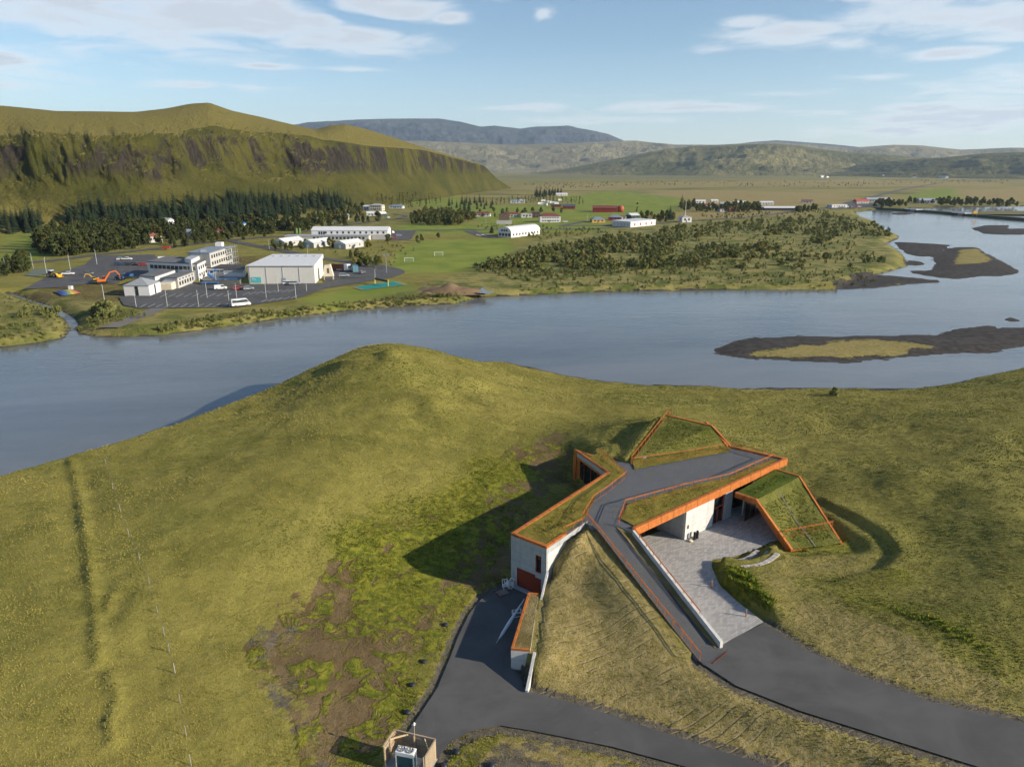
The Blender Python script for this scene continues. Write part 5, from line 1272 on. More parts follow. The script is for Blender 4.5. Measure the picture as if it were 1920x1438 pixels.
# barrel-roofed clubhouse by the pitch
c0, c1, c2 = at(933.8, 444, 2.2), at(958.5, 445.4, 2.2), at(1012, 439, 2.2)
CO = c1; club = empty('clubhouse', CO); tag(club, 'white clubhouse with curved barrel roof beside the football pitch', 'clubhouse')
u = Vector((c2[0]-c1[0], c2[1]-c1[1])); LN = u.length; u.normalize(); v_ = Vector((-u.y, u.x)); WD = 12.0
def cb(a, b, z): p = u*a+v_*b; return (p.x, p.y, z)
m = MB(); m.add([cb(0,0,-.5),cb(LN,0,-.5),cb(LN,WD,-.5),cb(0,WD,-.5),cb(0,0,3),cb(LN,0,3),cb(LN,WD,3),cb(0,WD,3)], [(3,2,1,0),(4,5,6,7),(0,1,5,4),(1,2,6,5),(2,3,7,6),(3,0,4,7)]); m.build('wall', M_WALL, club)
m = MB(); vv = []; ff = []; K = 12
for e in (-.3, LN+.3):
    for i in range(K+1):
        a = math.pi*i/K; vv.append(cb(e, WD/2-math.cos(a)*(WD/2+.3), 3.02+4.2*math.sin(a)))
for i in range(K): ff.append((i, i+1, K+2+i, K+1+i))
ff += [tuple(range(K, -1, -1)), tuple(range(K+1, 2*K+2)), (0, K+1, 2*K+1, K)]
m.add(vv, ff).build('barrel_roof', M_WROOF, club)
win_row(club, cb(0,0,0)[:2], cb(LN,0,0)[:2], 1.7, 9, 1.5, 1.5, .03); win_row(club, cb(0,WD,0)[:2], cb(0,0,0)[:2], 1.6, 4, 2.0, 1.8, .03)
for k in range(3): win(club, cb(-.32, WD*(.32+.18*k), 4.6), 1.5, 1.4, (-u.x, -u.y))
# grandstand board
p = at(945.5, 420, 2.2); sb_ = empty('score_board', p); tag(sb_, 'tall brown boarded screen standing on a pale concrete base by the pitch', 'score board')
MB().box(-6.8, 6.8, -1.2, 1.2, -.4, 3.0).build('base', M_GREY, sb_)
for k in range(10): MB().box(-4.6+k*.92, -4.6+k*.92+.88, -.25, .25, 3.003, 8.8).build('board', M_BRN, sb_)
# the other houses, each with its own walls, roof, door and windows
house('village_house', 'white two-storey house with low brown hip roof beyond the clubhouse', 1031, 417, 19, 11, 5.6, 4, 'hip', 2.4, M_WALL, M_RROOF, 7, 2, 2)
house('village_house', 'low white house with red roof at the edge of the birch wood', 904, 406, 17, 9, 2.9, -3, 'hip', 1.8, M_WALL, M_RROOF, 5, 2)
house('village_house', 'low white house with red roof behind the boarded screen', 960, 407, 16, 9, 2.9, 2, 'hip', 1.8, M_WALL, M_RROOF, 5, 2)
house('village_house', 'white bungalow with pale flat roof behind the boarded screen', 988, 408, 11, 9, 3.4, 0, 'flat', .4, M_WALL, M_CREAM, 3, 2)
house('village_house', 'brown two-storey house joined behind the hip-roofed white house', 1005, 408, 8, 9, 5.2, 0, 'flat', .4, M_BRN, M_BRN, 2, 2, 2)
house('village_house', 'ochre yellow bungalow with steel blue hip roof', 1121, 417.5, 12, 9, 2.9, 8, 'hip', 2.0, M_YEL, M_BROOF, 3, 2)
house('village_house', 'red-walled bungalow with steel blue roof behind the white store', 1154, 413, 12, 9, 2.8, -6, 'hip', 2.0, M_RED, M_BROOF, 3, 2)
house('village_house', 'dark green gabled house with pale roof edges', 1188, 411, 9, 12, 3.6, 18, 'gable', 2.0, M_DGRN, M_WROOF, 2, 2)
house('small_garage', 'small white garage between the blue-roofed bungalows', 1170, 411, 5, 5, 2.6, 0, 'flat', .3, M_WALL, M_BRN, 1, 0, cat='garage')
w0 = at(1147.6, 423.5, 2.2); w1 = at(1182, 426.5, 2.2); w2 = at(1229, 421.8, 2.2)
WO = w1; store = empty('store_building', WO); tag(store, 'long low white store with flat white roof beside the river road', 'store')
w3 = (w0[0]+w2[0]-w1[0], w0[1]+w2[1]-w1[1]); MB().prism([w0[:2], w1[:2], w2[:2], w3], 6.4, 1.7).build('wall', M_WALL, store, org=WO)
ctr = ((w0[0]+w2[0])/2, (w0[1]+w2[1])/2); MB().prism([lerp2(q, ctr, -.02) for q in (w0, w1, w2, w3)], 6.75, 6.403).build('roof', M_WROOF, store, org=WO)
win_row(store, loc(w1, WO), loc(w2, WO), 1.9, 4, 1.8, 2.2, .05, M_RED); win_row(store, loc(w0, WO), loc(w1, WO), 1.8, 5, 1.2, 1.6, .05, M_GREY)
p = at(1286, 416, 2.2); ms = house('mast_hut', 'small square white hut with a tall radio mast', 1286, 417, 9, 9, 4.6, 10, 'hip', 1.4, M_WALL, M_LROOF, 2, 1, cat='hut'); MB().tube((0, 0, 5), (0, 0, 19), .22, .1, n=6).build('mast', M_WHITE, ms)
# red barn with two tanks
brn = house('red_barn', 'long red barn with rust red roof and round end', 1135, 398, 27, 12, 4.6, -8, 'gable', 2.6, M_RED, M_RROOF, 0, 0, cat='barn', door=False)
MB().lathe([(0.01, 0), (3.6, 0), (3.6, 5.4), (3.0, 6.6), (1.6, 7.2), (.02, 7.3)], 16, c=(17.5, 0, 0)).build('round_tank', mat('rust_tank', (.33, .085, .045), .6), brn, smooth=True)
MB().box(-13.62, -13.5, -2, 2, 0, 3.4).build('barn_door', M_WHITE, brn)
house('village_house', 'dark red house with slate blue roof beside the caravans', 1067, 392, 15, 10, 3.2, -5, 'gable', 2.4, M_RED, mat('slate_blue', (.07, .085, .11), .7), 3, 2)
house('campsite_hut', 'small red hut with green roof beside the caravans', 1043, 389, 13, 6, 2.6, 0, 'gable', 1.5, M_RED, M_DGRN, 3, 1, cat='hut')
house('village_house', 'pale blue-roofed house beyond the birch wood', 966, 381, 13, 8, 3, 0, 'gable', 1.6, M_WALL, M_BROOF, 3, 1)
house('village_house', 'white house with ochre gable beyond the birch wood', 979, 381, 7, 8, 3.4, 0, 'gable', 1.8, M_WALL, M_LROOF, 2, 1)
for i in range(11):
    r = random.Random(i+5); px = 1012+i*3.6+r.uniform(-1.5, 1.5); py = 381+r.uniform(-4, 5); p = at(px, py, 2.2)
    cv = empty('caravan', (p[0], p[1], 2.1), r.uniform(-.6, .6)); tag(cv, 'white touring caravan parked on the campsite', 'caravan', 'caravans on the campsite')
    MB().add([(-3.2,-1.2,.5),(3.2,-1.2,.5),(3.2,1.2,.5),(-3.2,1.2,.5),(-2.8,-1.15,2.9),(2.6,-1.15,2.9),(2.6,1.15,2.9),(-2.8,1.15,2.9)], [(3,2,1,0),(4,5,6,7),(0,1,5,4),(1,2,6,5),(2,3,7,6),(3,0,4,7)]).build('body', M_WHITE, cv)
    win_row(cv, (-3.0, -1.2), (3.0, -1.2), 1.9, 3, .9, .6); MB().tube((-.2, -1.25, .35), (-.2, 1.25, .35), .35, n=8).build('wheel', M_BLACK, cv)
# houses among the trees under the escarpment
house('hillside_house', 'pale two-storey house with shallow grey roof above the hill road', 706, 395, 15, 10, 6.0, -10, 'hip', 1.6, M_CREAM, M_LROOF, 5, 3, 2)
house('hillside_house', 'small white lean-to house beside the pale two-storey house', 688, 394, 8, 9, 4.2, -10, 'gable', 1.4, M_WALL, M_WROOF, 2, 2)
house('hillside_house', 'long blue-roofed bungalow at the top of the hill road', 743, 391, 17, 9, 2.8, -6, 'hip', 1.6, M_WALL, M_BROOF, 5, 2)
house('hillside_house', 'white bungalow with pale roof at the bend of the hill road', 700, 405, 14, 8, 2.8, 5, 'gable', 1.8, M_WALL, M_WROOF, 4, 2)
house('hillside_house', 'small green-walled house with white roof at the bend of the hill road', 715, 407, 7, 8, 3.2, 35, 'gable', 2.2, M_DGRN, M_WROOF, 1, 2)
house('hillside_house', 'red-brown two-storey house with white roof among tall spruces', 633, 392, 12, 10, 6.0, 12, 'flat', .5, M_BRN, M_WROOF, 3, 3, 2)
house('hillside_house', 'low house with pale blue roof half hidden by birches', 643, 412, 10, 8, 3.0, 10, 'gable', 2.2, M_WALL, M_LROOF, 2, 2)
house('hillside_house', 'low white house on the clearing inside the plantation', 558, 398, 15, 8, 2.6, 6, 'gable', 1.8, M_WALL, M_LROOF, 4, 2)
house('hillside_house', 'house with bright blue roof between spruce and birch', 438, 428, 15, 9, 3.0, 4, 'gable', 1.6, M_WALL, M_BLUE, 4, 2)
house('hillside_house', 'pale gabled house with red roof edge in the birch wood', 278, 455, 8, 11, 4.0, -38, 'gable', 2.6, M_GREY, M_RROOF, 2, 2)
house('hillside_house', 'narrow tall white house deep in the birch wood', 312, 427, 6, 8, 6.0, -15, 'gable', 1.8, M_WALL, M_LROOF, 1, 2, 2)
house('hillside_house', 'white house with rust roof near the village road', 407, 442, 11, 8, 3.4, 10, 'gable', 2.0, M_WALL, M_RROOF, 3, 2)
house('hillside_house', 'white shed roof showing above bushes near the field', 88, 450, 9, 6, 2.6, -10, 'gable', 1.4, M_WALL, M_WROOF, 2, 1)
house('hillside_house', 'white gable of a house beside the school road trees', 350, 445, 9, 8, 3.6, -20, 'gable', 2.0, M_WALL, M_LROOF, 2, 2)
# the far hamlet and the fuel station
FARH = [(1313,381,15,8,2.8,'gable',1.6,M_WALL,M_WROOF,'white-roofed house at the back of the hamlet'),(1328,390,20,9,3,'gable',1.8,M_WALL,M_RROOF,'white house with red roof in the middle of the hamlet'),
 (1361,386,14,8,2.8,'gable',1.8,M_WALL,M_LROOF,'pale grey-roofed house in the hamlet'),(1389,384,19,9,3,'gable',1.8,M_WALL,M_WROOF,'long white-roofed house behind the hamlet trees'),
 (1359,397,14,9,3,'gable',1.8,M_GREY,M_DROOF,'dark-roofed grey house facing the hayfield'),(1376,397,13,9,3,'gable',2,M_BRN,mat('signal_red_roof', (.36, .07, .05), .6),'brown house with bright red roof facing the hayfield'),
 (1340,380,10,8,2.8,'gable',1.6,M_CREAM,M_WROOF,'cream house behind the hamlet'),(1438,384,18,9,3,'gable',1.6,M_GREY,M_WROOF,'white-roofed house standing apart from the hamlet'),
 (1424,394.5,9,8,3,'gable',1.4,M_WALL,M_WALL,'small white shed beside the blue shed'),(1435,394.5,9,8,3.4,'flat',.3,M_BLUE,M_BROOF,'blue flat shed beside the long workshop'),
 (1463,395,36,10,3,'gable',1.8,mat('dark_timber', (.05, .055, .06), .8),M_WROOF,'long dark workshop with white roof'),(1515,381,14,8,3,'gable',1.6,M_WALL,M_RROOF,'white farmhouse with red trim beside the ring road'),
 (1572,389.5,22,9,3.4,'flat',.5,M_WALL,M_WROOF,'white fuel station shop with flat roof'),(1616,382,19,9,3.4,'gable',2.6,M_GREY,mat('poppy_red_roof', (.40, .075, .05), .6),'grey shop with red roof behind the fuel station'),
 (1649,379,34,11,3.8,'gable',2.4,M_GREY,M_LROOF,'long grey hall with pale roof behind the fuel station'),(1741,382,22,12,4.5,'gable',2.6,M_WALL,M_LROOF,'white house with grey roof across the river'),
 (1294,388,12,8,3,'gable',1.8,mat('navy_wall', (.03, .045, .075), .7),M_DROOF,'dark blue house at the end of the hamlet'),
 (1053,367,20,8,3,'gable',1.6,M_WALL,M_WROOF,'white hut behind the square spruce grove')]
for (px, py, w, d, h, k, rh, wm, rm, lb) in FARH:
    house('distant_house', lb, px, py, w, d, h, ((px*7) % 31)-15, k, rh, wm, rm, max(2, int(w/4)), 2)
for px, py, w, k in ((1091,327.2,34,0),(1104,327.2,26,1),(1151,328,30,2),(1541,333,34,3),(1549,333.2,26,4),(1655,332,40,5),(1690,332.4,30,6),(1713,333.4,26,7),(1768,334,60,8)):
    p = at(px, py, 2.2); o = empty('farmstead', (p[0], p[1], 1.5), .2*k); tag(o, 'white farmstead on green fields at the foot of the far hills', 'farm', 'farms under the far hills')
    MB().box(-w/2, w/2, -7, 7, -1, 6).build('wall', M_WALL, o); roof_mesh(w, 14, 6, 5, 'gable').build('roof', M_RROOF if k in (4, 7) else M_LROOF, o)
for x, y, c in ((1605,391,'red'),(1668,386,'white')):
    p = at(x, y, 2.2); o = empty('fuel_sign', (p[0], p[1], 2.1)); tag(o, 'tall %s roadside sign pillar beside the fuel station' % c, 'sign'); MB().box(-.8, .8, -.3, .3, 0, 5.5).build('panel', M_RED if c == 'red' else M_WHITE, o); MB().box(-1.5, 1.5, -.5, .5, -.3, .4).build('plinth', M_GREY, o)
# causeway with two short bridges across the far water
def causeway(name, pts, z, w):
    P = [Vector(at(x, y, z)[:2]) for x, y in pts]; d = (P[-1]-P[0]).normalized(); n = Vector((-d.y, d.x)); v = []; f = []
    for i, p in enumerate(P):
        for k, (o, zz) in enumerate(((-w/2-3, -.8), (-w/2, z), (w/2, z), (w/2+3, -.8))): q = p+n*o; v.append((q.x, q.y, zz))
        if i: f += [(4*i-4+k, 4*i-3+k, 4*i+1+k, 4*i+k) for k in range(3)]
    return structure(me_obj(name, v, [tuple(reversed(q)) for q in f], mat('causeway_turf', (.045, .055, .022), .95, 0, .3, .2)))
causeway('causeway', [(1640,389),(1690,391.5),(1704,392)], 2.4, 9); causeway('causeway', [(1722,393.5),(1760,396),(1793,398.7)], 2.4, 9); causeway('causeway', [(1814,400.4),(1870,405),(1960,412),(2100,424)], 2.4, 9)
for i, (a, b) in enumerate((((1702,391.9), (1724,393.7)), ((1791,398.5), (1816,400.6)))):
    p, q = at(*a, 2.6), at(*b, 2.6); o = empty('road_bridge', p); tag(o, ('short concrete bridge in the causeway nearest the fuel station', 'second concrete bridge along the causeway, towards the sandbars')[i], 'bridge')
    MB().beam(p, q, 8, .9).build('deck', M_WALL, o, org=p)
    d = Vector((q[0]-p[0], q[1]-p[1], 0)).normalized(); n = Vector((-d.y, d.x, 0))*4.2
    for s in (-1, 1): MB().beam(Vector(p)+n*s+Vector((0, 0, .9)), Vector(q)+n*s+Vector((0, 0, .9)), .2, .6).build('parapet', M_WALL, o, org=p)
    m_ = (Vector(p)+Vector(q))/2; MB().box(m_.x-3, m_.x+3, m_.y-.6, m_.y+.6, -1, 2.2).build('pier', M_GREY, o, org=p)
p = at(1828, 404, 2.4); o = empty('road_sign', p); tag(o, 'large yellow sign on the grassy bank beyond the causeway', 'sign'); MB().box(-2, 2, -.2, .2, 1.5, 4.2).build('panel', mat('sign_yellow', (.75, .38, .03), .6), o); MB().tube((-2, 0, -1), (-2, 0, 1.5), .15, n=6).build('post', M_STEEL, o); MB().tube((2, 0, -1), (2, 0, 1.5), .15, n=6).build('post', M_STEEL, o)
structure(sheet('far_bank', [at(x, y, 1)[:2] for x, y in ((1795,399),(1850,396.5),(1990,396),(1990,404),(1870,402.5),(1830,402))], lambda x, y: 1.3, mat('far_bank_turf', (.13, .12, .035), .95, 0, .2, .1)))

# ------------------------------------------------------------------ street lamps
def make_lamp():
    o = empty('street_lamp'); MB().tube((0, 0, -.2), (0, 0, 6.0), .11, .07, n=7).build('pole', mat('pale_lamp_paint', (.45, .52, .50), .5, .3), o)
    MB().beam((0, 0, 6.0), (.0, -.9, 6.12), .16, .1).build('head', M_STEEL, o); MB().tube((0, 0, -.2), (0, 0, .9), .15, n=7).build('base', M_STEEL, o); return o
lamp0 = make_lamp(); first = True
LAMPS = [(255.5,576,'p'),(314,575.5,'p'),(372.7,575.5,'p'),(430.6,575.5,'p'),(388.6,559,'p'),(444,560,'p'),(499.4,559.4,'p'),(522,547,'p'),(555,559.6,'p'),(575,546.5,'p'),
         (704,531,'v'),(577,478,'r'),(505,468,'r'),(12.5,514,'c'),(62.5,504,'c'),(88,514,'c'),(132.5,507.5,'y'),(196,564,'p'),(182,496,'y'),(911,420,'f'),(1101,415,'o'),(578,424,'h')]
LL = {'p': ('pale street lamp standing in the school car park', 'lamps of the car park'), 'v': ('slim lamp post beside the turquoise volleyball court', None), 'r': ('slim lamp post beside the school road', 'lamps on the school road'),
      'c': ('lamp post around the faded sports court', 'lamps round the sports court'), 'y': ('lamp post at the edge of the depot yard', 'lamps of the depot yard'), 'f': ('pale lamp post beside the boarded screen', None), 'o': ('lamp post beside the ochre bungalow', None), 'h': ('lamp post with banner beside the hotel', None)}
for px, py, k in LAMPS:
    o = lamp0 if first else copy_tree(lamp0); first = False
    o.location = at(px, py, 2.15); o.rotation_euler.z = (px*13 % 7)*.3; s = 1.25 if k in 'cy' else 1.0; o.scale = (1, 1, s)
    if 'group' in o: del o['group']
    tag(o, LL[k][0], 'street lamp', LL[k][1])
p = at(725, 512, 2.15); o = empty('floodlight', p); tag(o, 'twin floodlight on a tall post at the bend of the school road', 'floodlight'); MB().tube((0, 0, 0), (0, 0, 8.4), .14, .1, n=7).build('pole', M_STEEL, o)
for s in (-1, 1): MB().box(s*.9-.5, s*.9+.5, -.2, .2, 8.0, 8.8).build('lamp_head', M_STEEL, o)
# banners beside the hotel
for i, px in enumerate((556, 562)):
    p = at(px, 440, 2.15); o = empty('feather_flag', p); tag(o, 'green and white feather flag beside the hotel entrance', 'flag', 'feather flags by the hotel'); MB().tube((0, 0, 0), (0, 0, 5), .06, n=5).build('pole', M_STEEL, o)
    MB().prism([(.05, -.02), (1.2, -.02), (1.2, .02), (.05, .02)], [5.0, 4.2, 4.2, 5.0], 1.0).build('cloth', mat('flag_green', (.25, .45, .12), .8), o)

# ------------------------------------------------------------------ sports gear
def goal(px, py, rot, lb):
    p = at(px, py, 2.1); o = empty('football_goal', p, math.radians(rot)); tag(o, lb, 'goal')
    fr = mat('goal_white', (.75, .80, .70), .5)
    for s in (-1, 1):
        MB().tube((s*2.4, 0, 0), (s*2.4, 0, 2.1), .09, n=6).build('post', fr, o); MB().tube((s*2.4, 0, 2.1), (s*2.4, 1.5, 0), .06, n=6).build('stay', fr, o)
    MB().tube((-2.4, 0, 2.1), (2.4, 0, 2.1), .09, n=6).build('crossbar', fr, o)
    n = MB()
    for i in range(13): t = -2.4+.4*i; n.beam((t, .05, 2.05), (t, 1.5, .02), .02, .02)
    for i in range(6): t = i/5; n.beam((-2.4, .05+1.45*t, 2.05-2.03*t), (2.4, .05+1.45*t, 2.05-2.03*t), .02, .02)
    n.build('net', M_WHITE, o)
goal(822.5, 480, 8, 'white football goal out in the middle of the pitch'); goal(767, 491, 8, 'greenish football goal nearest the school road on the pitch')
vc = [at(x, y, 2.25)[:2] for x, y in ((665,538.5),(682.5,543.5),(760,534),(737.5,528.3))]
vcourt = empty('volleyball_court', (*vc[1], 2.2)); tag(vcourt, 'turquoise beach volleyball court with yellow net posts on the grass', 'sports court')
sheet('playing_surface', vc, lambda x, y: 2.32, mat('turquoise_cover', (.01, .21, .19), .7, 0, .12, .4), vcourt, None, (*vc[1], 2.2))
sheet('sand_border', [lerp2(q, (sum(c[0] for c in vc)/4, sum(c[1] for c in vc)/4), -.09) for q in vc], lambda x, y: 2.28, mat('pale_sand', (.34, .27, .16), .95), vcourt, None, (*vc[1], 2.2))
for x, y in ((703,531.5),(728,537)): p = at(x, y, 2.25); MB().tube((p[0], p[1], 2.2), (p[0], p[1], 4.9), .16, n=7).build('net_post', mat('post_yellow', (.70, .52, .03), .5), vcourt, org=(*vc[1], 2.2))
a, b = at(703, 531.5, 2.25), at(728, 537, 2.25); MB().beam((a[0], a[1], 4.3), (b[0], b[1], 4.3), .03, .9).build('net', M_DROOF, vcourt, org=(*vc[1], 2.2))
# rainbow jumping pillow
jp = [at(x, y, 2.2)[:2] for x, y in ((101,547.5),(116,554.8),(153,550),(136,543.8))]; jo = empty('jumping_pillow', (*jp[1], 2.1)); tag(jo, 'rainbow striped jumping pillow set in bare soil', 'play equipment')
cols = [(.30, .10, .07), (.42, .20, .05), (.45, .33, .07), (.16, .24, .10), (.07, .12, .30), (.05, .08, .24)]
for k in range(6):
    m = MB(); v = []; f = []
    for i in range(9):
        for t in (k/6+.002, (k+1)/6-.002):
            q = lerp2(lerp2(jp[3], jp[0], i/8), lerp2(jp[2], jp[1], i/8), 1-t) if False else lerp2(lerp2(jp[3], jp[2], i/8), lerp2(jp[0], jp[1], i/8), t); hh = 1.0*math.sin(math.pi*i/8)**.6*math.sin(math.pi*min(.98, max(.02, t)))**.5
            v.append((q[0], q[1], 2.25+hh))
        if i: f.append((2*i-2, 2*i-1, 2*i+1, 2*i))
    m.add(v, f).build('stripe', mat('pillow_stripe_%d' % k, cols[k], .6), jo, org=(*jp[1], 2.1))
tag(MB().box(-.7, .7, -.5, .5, 0, 1.2).box(-.8, .8, -.6, .6, 1.2, 1.32).build('blower_box', M_WHITE), 'small white blower box beside the rainbow pillow', 'box').location = at(133, 542.5, 2.1)

# ------------------------------------------------------------------ vehicles
M_TYRE = mat('tyre_rubber', (.018, .018, .018), .9); M_RIM = mat('wheel_rim', (.30, .31, .32), .4, .6); M_LIGHT = mat('lamp_glass', (.55, .55, .52), .15, 0, .05, 1, 0, .7)
PAINT = {'white': (.66, .66, .65), 'silver': (.36, .39, .41), 'red': (.36, .025, .02), 'dark': (.03, .035, .045), 'blue': (.025, .05, .12), 'grey': (.14, .145, .15)}
def paint(c): return mat('car_paint_'+c, PAINT[c], .28, .15 if c == 'silver' else 0, .03, 1, 0, .55)
WHEELME = {}
def wheel(parent, x, y, r=.34, w=.24):
    if r not in WHEELME:
        o = MB().tube((0, -w/2, 0), (0, w/2, 0), r, n=14).build('wheel', M_TYRE, parent); MB().tube((0, -w/2-.02, 0), (0, w/2+.02, 0), r*.6, n=10).build('rim', M_RIM, o); WHEELME[r] = o
    else: o = copy_tree(WHEELME[r], parent)
    o.location = (x, y, r); return o
def car(label, px, py, rot, c='white', kind='hatch', z=2.25, group=None, name='parked_car', cat='car'):
    p = at(px, py, z); o = empty(name, p, math.radians(rot)); tag(o, label, cat, group)
    L, W, prof, glass_ = {
     'hatch': (4.1, 1.72, [(-2.05,.35),(2.05,.35),(2.05,.75),(1.1,.95),(.45,1.48),(-1.5,1.48),(-2.0,.98)], [(1.0,.98),(.45,1.42),(-1.45,1.42),(-1.85,.98)]),
     'wagon': (4.6, 1.8, [(-2.3,.4),(2.3,.4),(2.3,.85),(1.3,1.02),(.6,1.62),(-2.05,1.62),(-2.28,1.02)], [(1.2,1.05),(.62,1.55),(-1.95,1.55),(-2.15,1.05)]),
     'pickup': (5.2, 1.85, [(-2.6,.5),(2.6,.5),(2.6,.95),(1.5,1.12),(.9,1.75),(-.6,1.75),(-.8,1.1),(-2.6,1.1)], [(1.4,1.15),(.92,1.66),(-.52,1.66),(-.68,1.15)]),
     'van': (4.9, 1.9, [(-2.45,.35),(2.45,.35),(2.45,.95),(1.75,1.2),(1.1,1.95),(-2.35,1.95)], [(1.65,1.22),(1.12,1.85),(.2,1.85),(.2,1.22)]),
     'minibus': (6.6, 2.05, [(-3.3,.4),(3.3,.4),(3.3,1.1),(2.7,1.4),(2.1,2.6),(1.7,2.72),(-3.1,2.72),(-3.3,2.5)], [(2.55,1.45),(2.05,2.45),(-3.0,2.45),(-3.0,1.45)])}[kind]
    n = len(prof); v = []; f = []
    zs = max(q[1] for q in prof)
    for s in (-1, 1):
        for x, zz in prof: v.append((x, s*(W/2-(.14 if zz > zs*.85 else 0)), zz))
    f = [tuple(range(n)), tuple(range(2*n-1, n-1, -1))]+[(i, n+i, n+(i+1) % n, (i+1) % n) for i in range(n)]
    MB().add(v, [tuple(reversed(q)) for q in f]).build('body', paint(c), o, bevel=.06)
    g = MB(); m_ = len(glass_); v = []
    for s in (-1, 1):
        for x, zz in glass_: v.append((x, s*(W/2+.012-(.13 if zz > zs*.8 else 0)), zz))
    for s in (0, 1): g.add(v[s*m_:(s+1)*m_], [tuple(range(m_)) if s else tuple(reversed(range(m_)))])
    g.build('side_windows', M_WIN, o)
    x0, z0 = glass_[0]; x1, z1 = glass_[1]
    nx_, nz_ = (z0-z1), (x0-x1); ln = math.hypot(nx_, nz_); nx_, nz_ = -nx_/ln*.05, nz_/ln*.05
    MB().add([(x0+nx_+.08, -W/2+.12, z0+nz_), (x0+nx_+.08, W/2-.12, z0+nz_), (x1+nx_+.08, W/2-.25, z1+nz_), (x1+nx_+.08, -W/2+.25, z1+nz_)], [(0, 1, 2, 3)]).build('windscreen', M_WIN, o)
    xr = min(q[0] for q in prof)-.015; MB().add([(xr, W/2-.3, zs*.62), (xr, -W/2+.3, zs*.62), (xr+.06, -W/2+.35, zs*.88), (xr+.06, W/2-.35, zs*.88)], [(0, 1, 2, 3)]).build('rear_window', M_WIN, o)
    for sx in (-1, 1):
        for sy in (-1, 1): wheel(o, sx*L*.3, sy*(W/2-.1), .34 if kind in ('hatch', 'wagon') else .38)
    for s in (-1, 1): MB().box(L/2-.08, L/2+.02, s*W*.34-.18, s*W*.34+.18, .62, .80).build('headlight', M_LIGHT, o)
    return o
car('white minibus parked alone near the grassy edge of the car park', 452, 574, 32, 'white', 'minibus', name='minibus', cat='minibus')
car('white panel van in the middle of the school car park', 414, 543, 20, 'white', 'van', name='panel_van', cat='van')
car('small red car in the school car park', 446.5, 543, 22, 'red'); car('silver hatchback beside the red car in the school car park', 466.5, 543.5, 25, 'silver')
car('white car parked by the grey door of the sports hall', 541, 533.6, 12, 'white', 'wagon'); car('silver car parked by the wall of the sports hall', 552.5, 534, 12, 'silver', 'wagon')
car('silver estate car beside the blue container', 645.5, 519, 8, 'silver', 'wagon'); car('grey car half behind the blue container', 679, 513, 70, 'grey')
car('white car behind the white pickup at the depot yard', 227, 488, 20, 'white'); car('white pickup truck at the back of the depot yard', 238, 488, 8, 'white', 'pickup', name='pickup_truck', cat='pickup')
car('white van parked behind the main school wing', 306, 488, 10, 'white', 'van', name='panel_van', cat='van'); car('dark blue car in the row behind the school', 224, 498, 8, 'blue', 'wagon'); car('dark car in the row behind the school', 240, 497.5, 8, 'dark', 'wagon'); car('dark hatchback at the end of the row behind the school', 252, 497, 8, 'dark'); car('red car in the row behind the school', 268, 498, 8, 'red', 'wagon')
car('white estate car near the yellow loader', 128, 516, 15, 'white', 'pickup'); car('grey hatchback alone on the depot yard', 166, 515, 5, 'grey')
car('white van beside the hotel end wall', 736, 438, 80, 'white', 'van', name='panel_van', cat='van'); car('silver car beside the hotel end wall', 748, 443, 10, 'silver'); car('red car beside the hotel end wall', 740, 448, 15, 'red')
car('white car on the hill road', 630, 421, 10, 'white'); car('white car beside the hip-roofed house', 1060, 417, 10, 'white', 'wagon'); car('white car on the bend of the hill road', 728, 409, 60, 'white')
for i, (px, py, c) in enumerate(((1553,389,'white'),(1562,389.5,'white'),(1581,389.5,'silver'),(1589,389,'white'),(1596,389.6,'dark'),(1611,388.6,'white'),(1583,387.5,'red'),(1642,383.5,'white'),(1652,383.5,'dark'))): car('%s car parked at the fuel station' % c, px, py, (i*37) % 60, c, 'wagon', group='cars at the fuel station')
# tables on the grass beside the pitch
for i in range(5):
    p = at(895+i*5, 442+(i % 2)*1.4, 2.1); o = empty('picnic_table', p, .2*i); tag(o, 'small white picnic table on the grass beside the clubhouse', 'table', 'picnic tables by the clubhouse')
    MB().box(-.9, .9, -.4, .4, .70, .78).build('tabletop', M_WHITE, o)
    for s in (-1, 1): MB().box(-.9, .9, s*.8-.15, s*.8+.15, .42, .48).build('bench', M_WHITE, o); MB().beam((s*.6, -.8, 0), (s*.6, .8, .42), .08, .08).build('leg', M_WHITE, o)
# lorry with trailer
p = at(652, 509, 2.22); o = empty('lorry', p, math.radians(-28)); tag(o, 'white lorry cab with a long rust-brown flatbed trailer', 'lorry')
cabm = MB().add([(-1.2,-1.2,.6),(1.2,-1.2,.6),(1.2,1.2,.6),(-1.2,1.2,.6),(-1.2,-1.15,3.4),(.8,-1.15,3.4),(.8,1.15,3.4),(-1.2,1.15,3.4)], [(3,2,1,0),(4,5,6,7),(0,1,5,4),(1,2,6,5),(2,3,7,6),(3,0,4,7)]); cabm.build('cab', M_WHITE, o)
MB().add([(1.23,-1.0,1.9),(1.23,1.0,1.9),(.97,1.0,2.9),(.97,-1.0,2.9)], [(0,1,2,3)]).build('windscreen', M_WIN, o)
MB().box(-11.5, -1.3, -1.25, 1.25, 1.0, 1.5).box(-11.5, -10.9, -1.25, 1.25, 1.5, 2.9).box(-11.5, -1.3, -1.25, -1.15, 1.5, 2.9).box(-11.5, -1.3, 1.15, 1.25, 1.5, 2.9).build('trailer', mat('rust_brown', (.20, .075, .045), .8), o)
for x in (.4, -2.2, -8.6, -9.8):
    for s in (-1, 1): wheel(o, x, s*1.05, .5, .3)
p = at(667, 511, 2.2); o = empty('container', p, math.radians(14)); tag(o, 'blue steel shipping container on the hall yard', 'container'); MB().box(-1.25, 1.25, 0, 6, .15, 2.75).build('shell', mat('container_blue', (.12, .25, .31), .6), o)
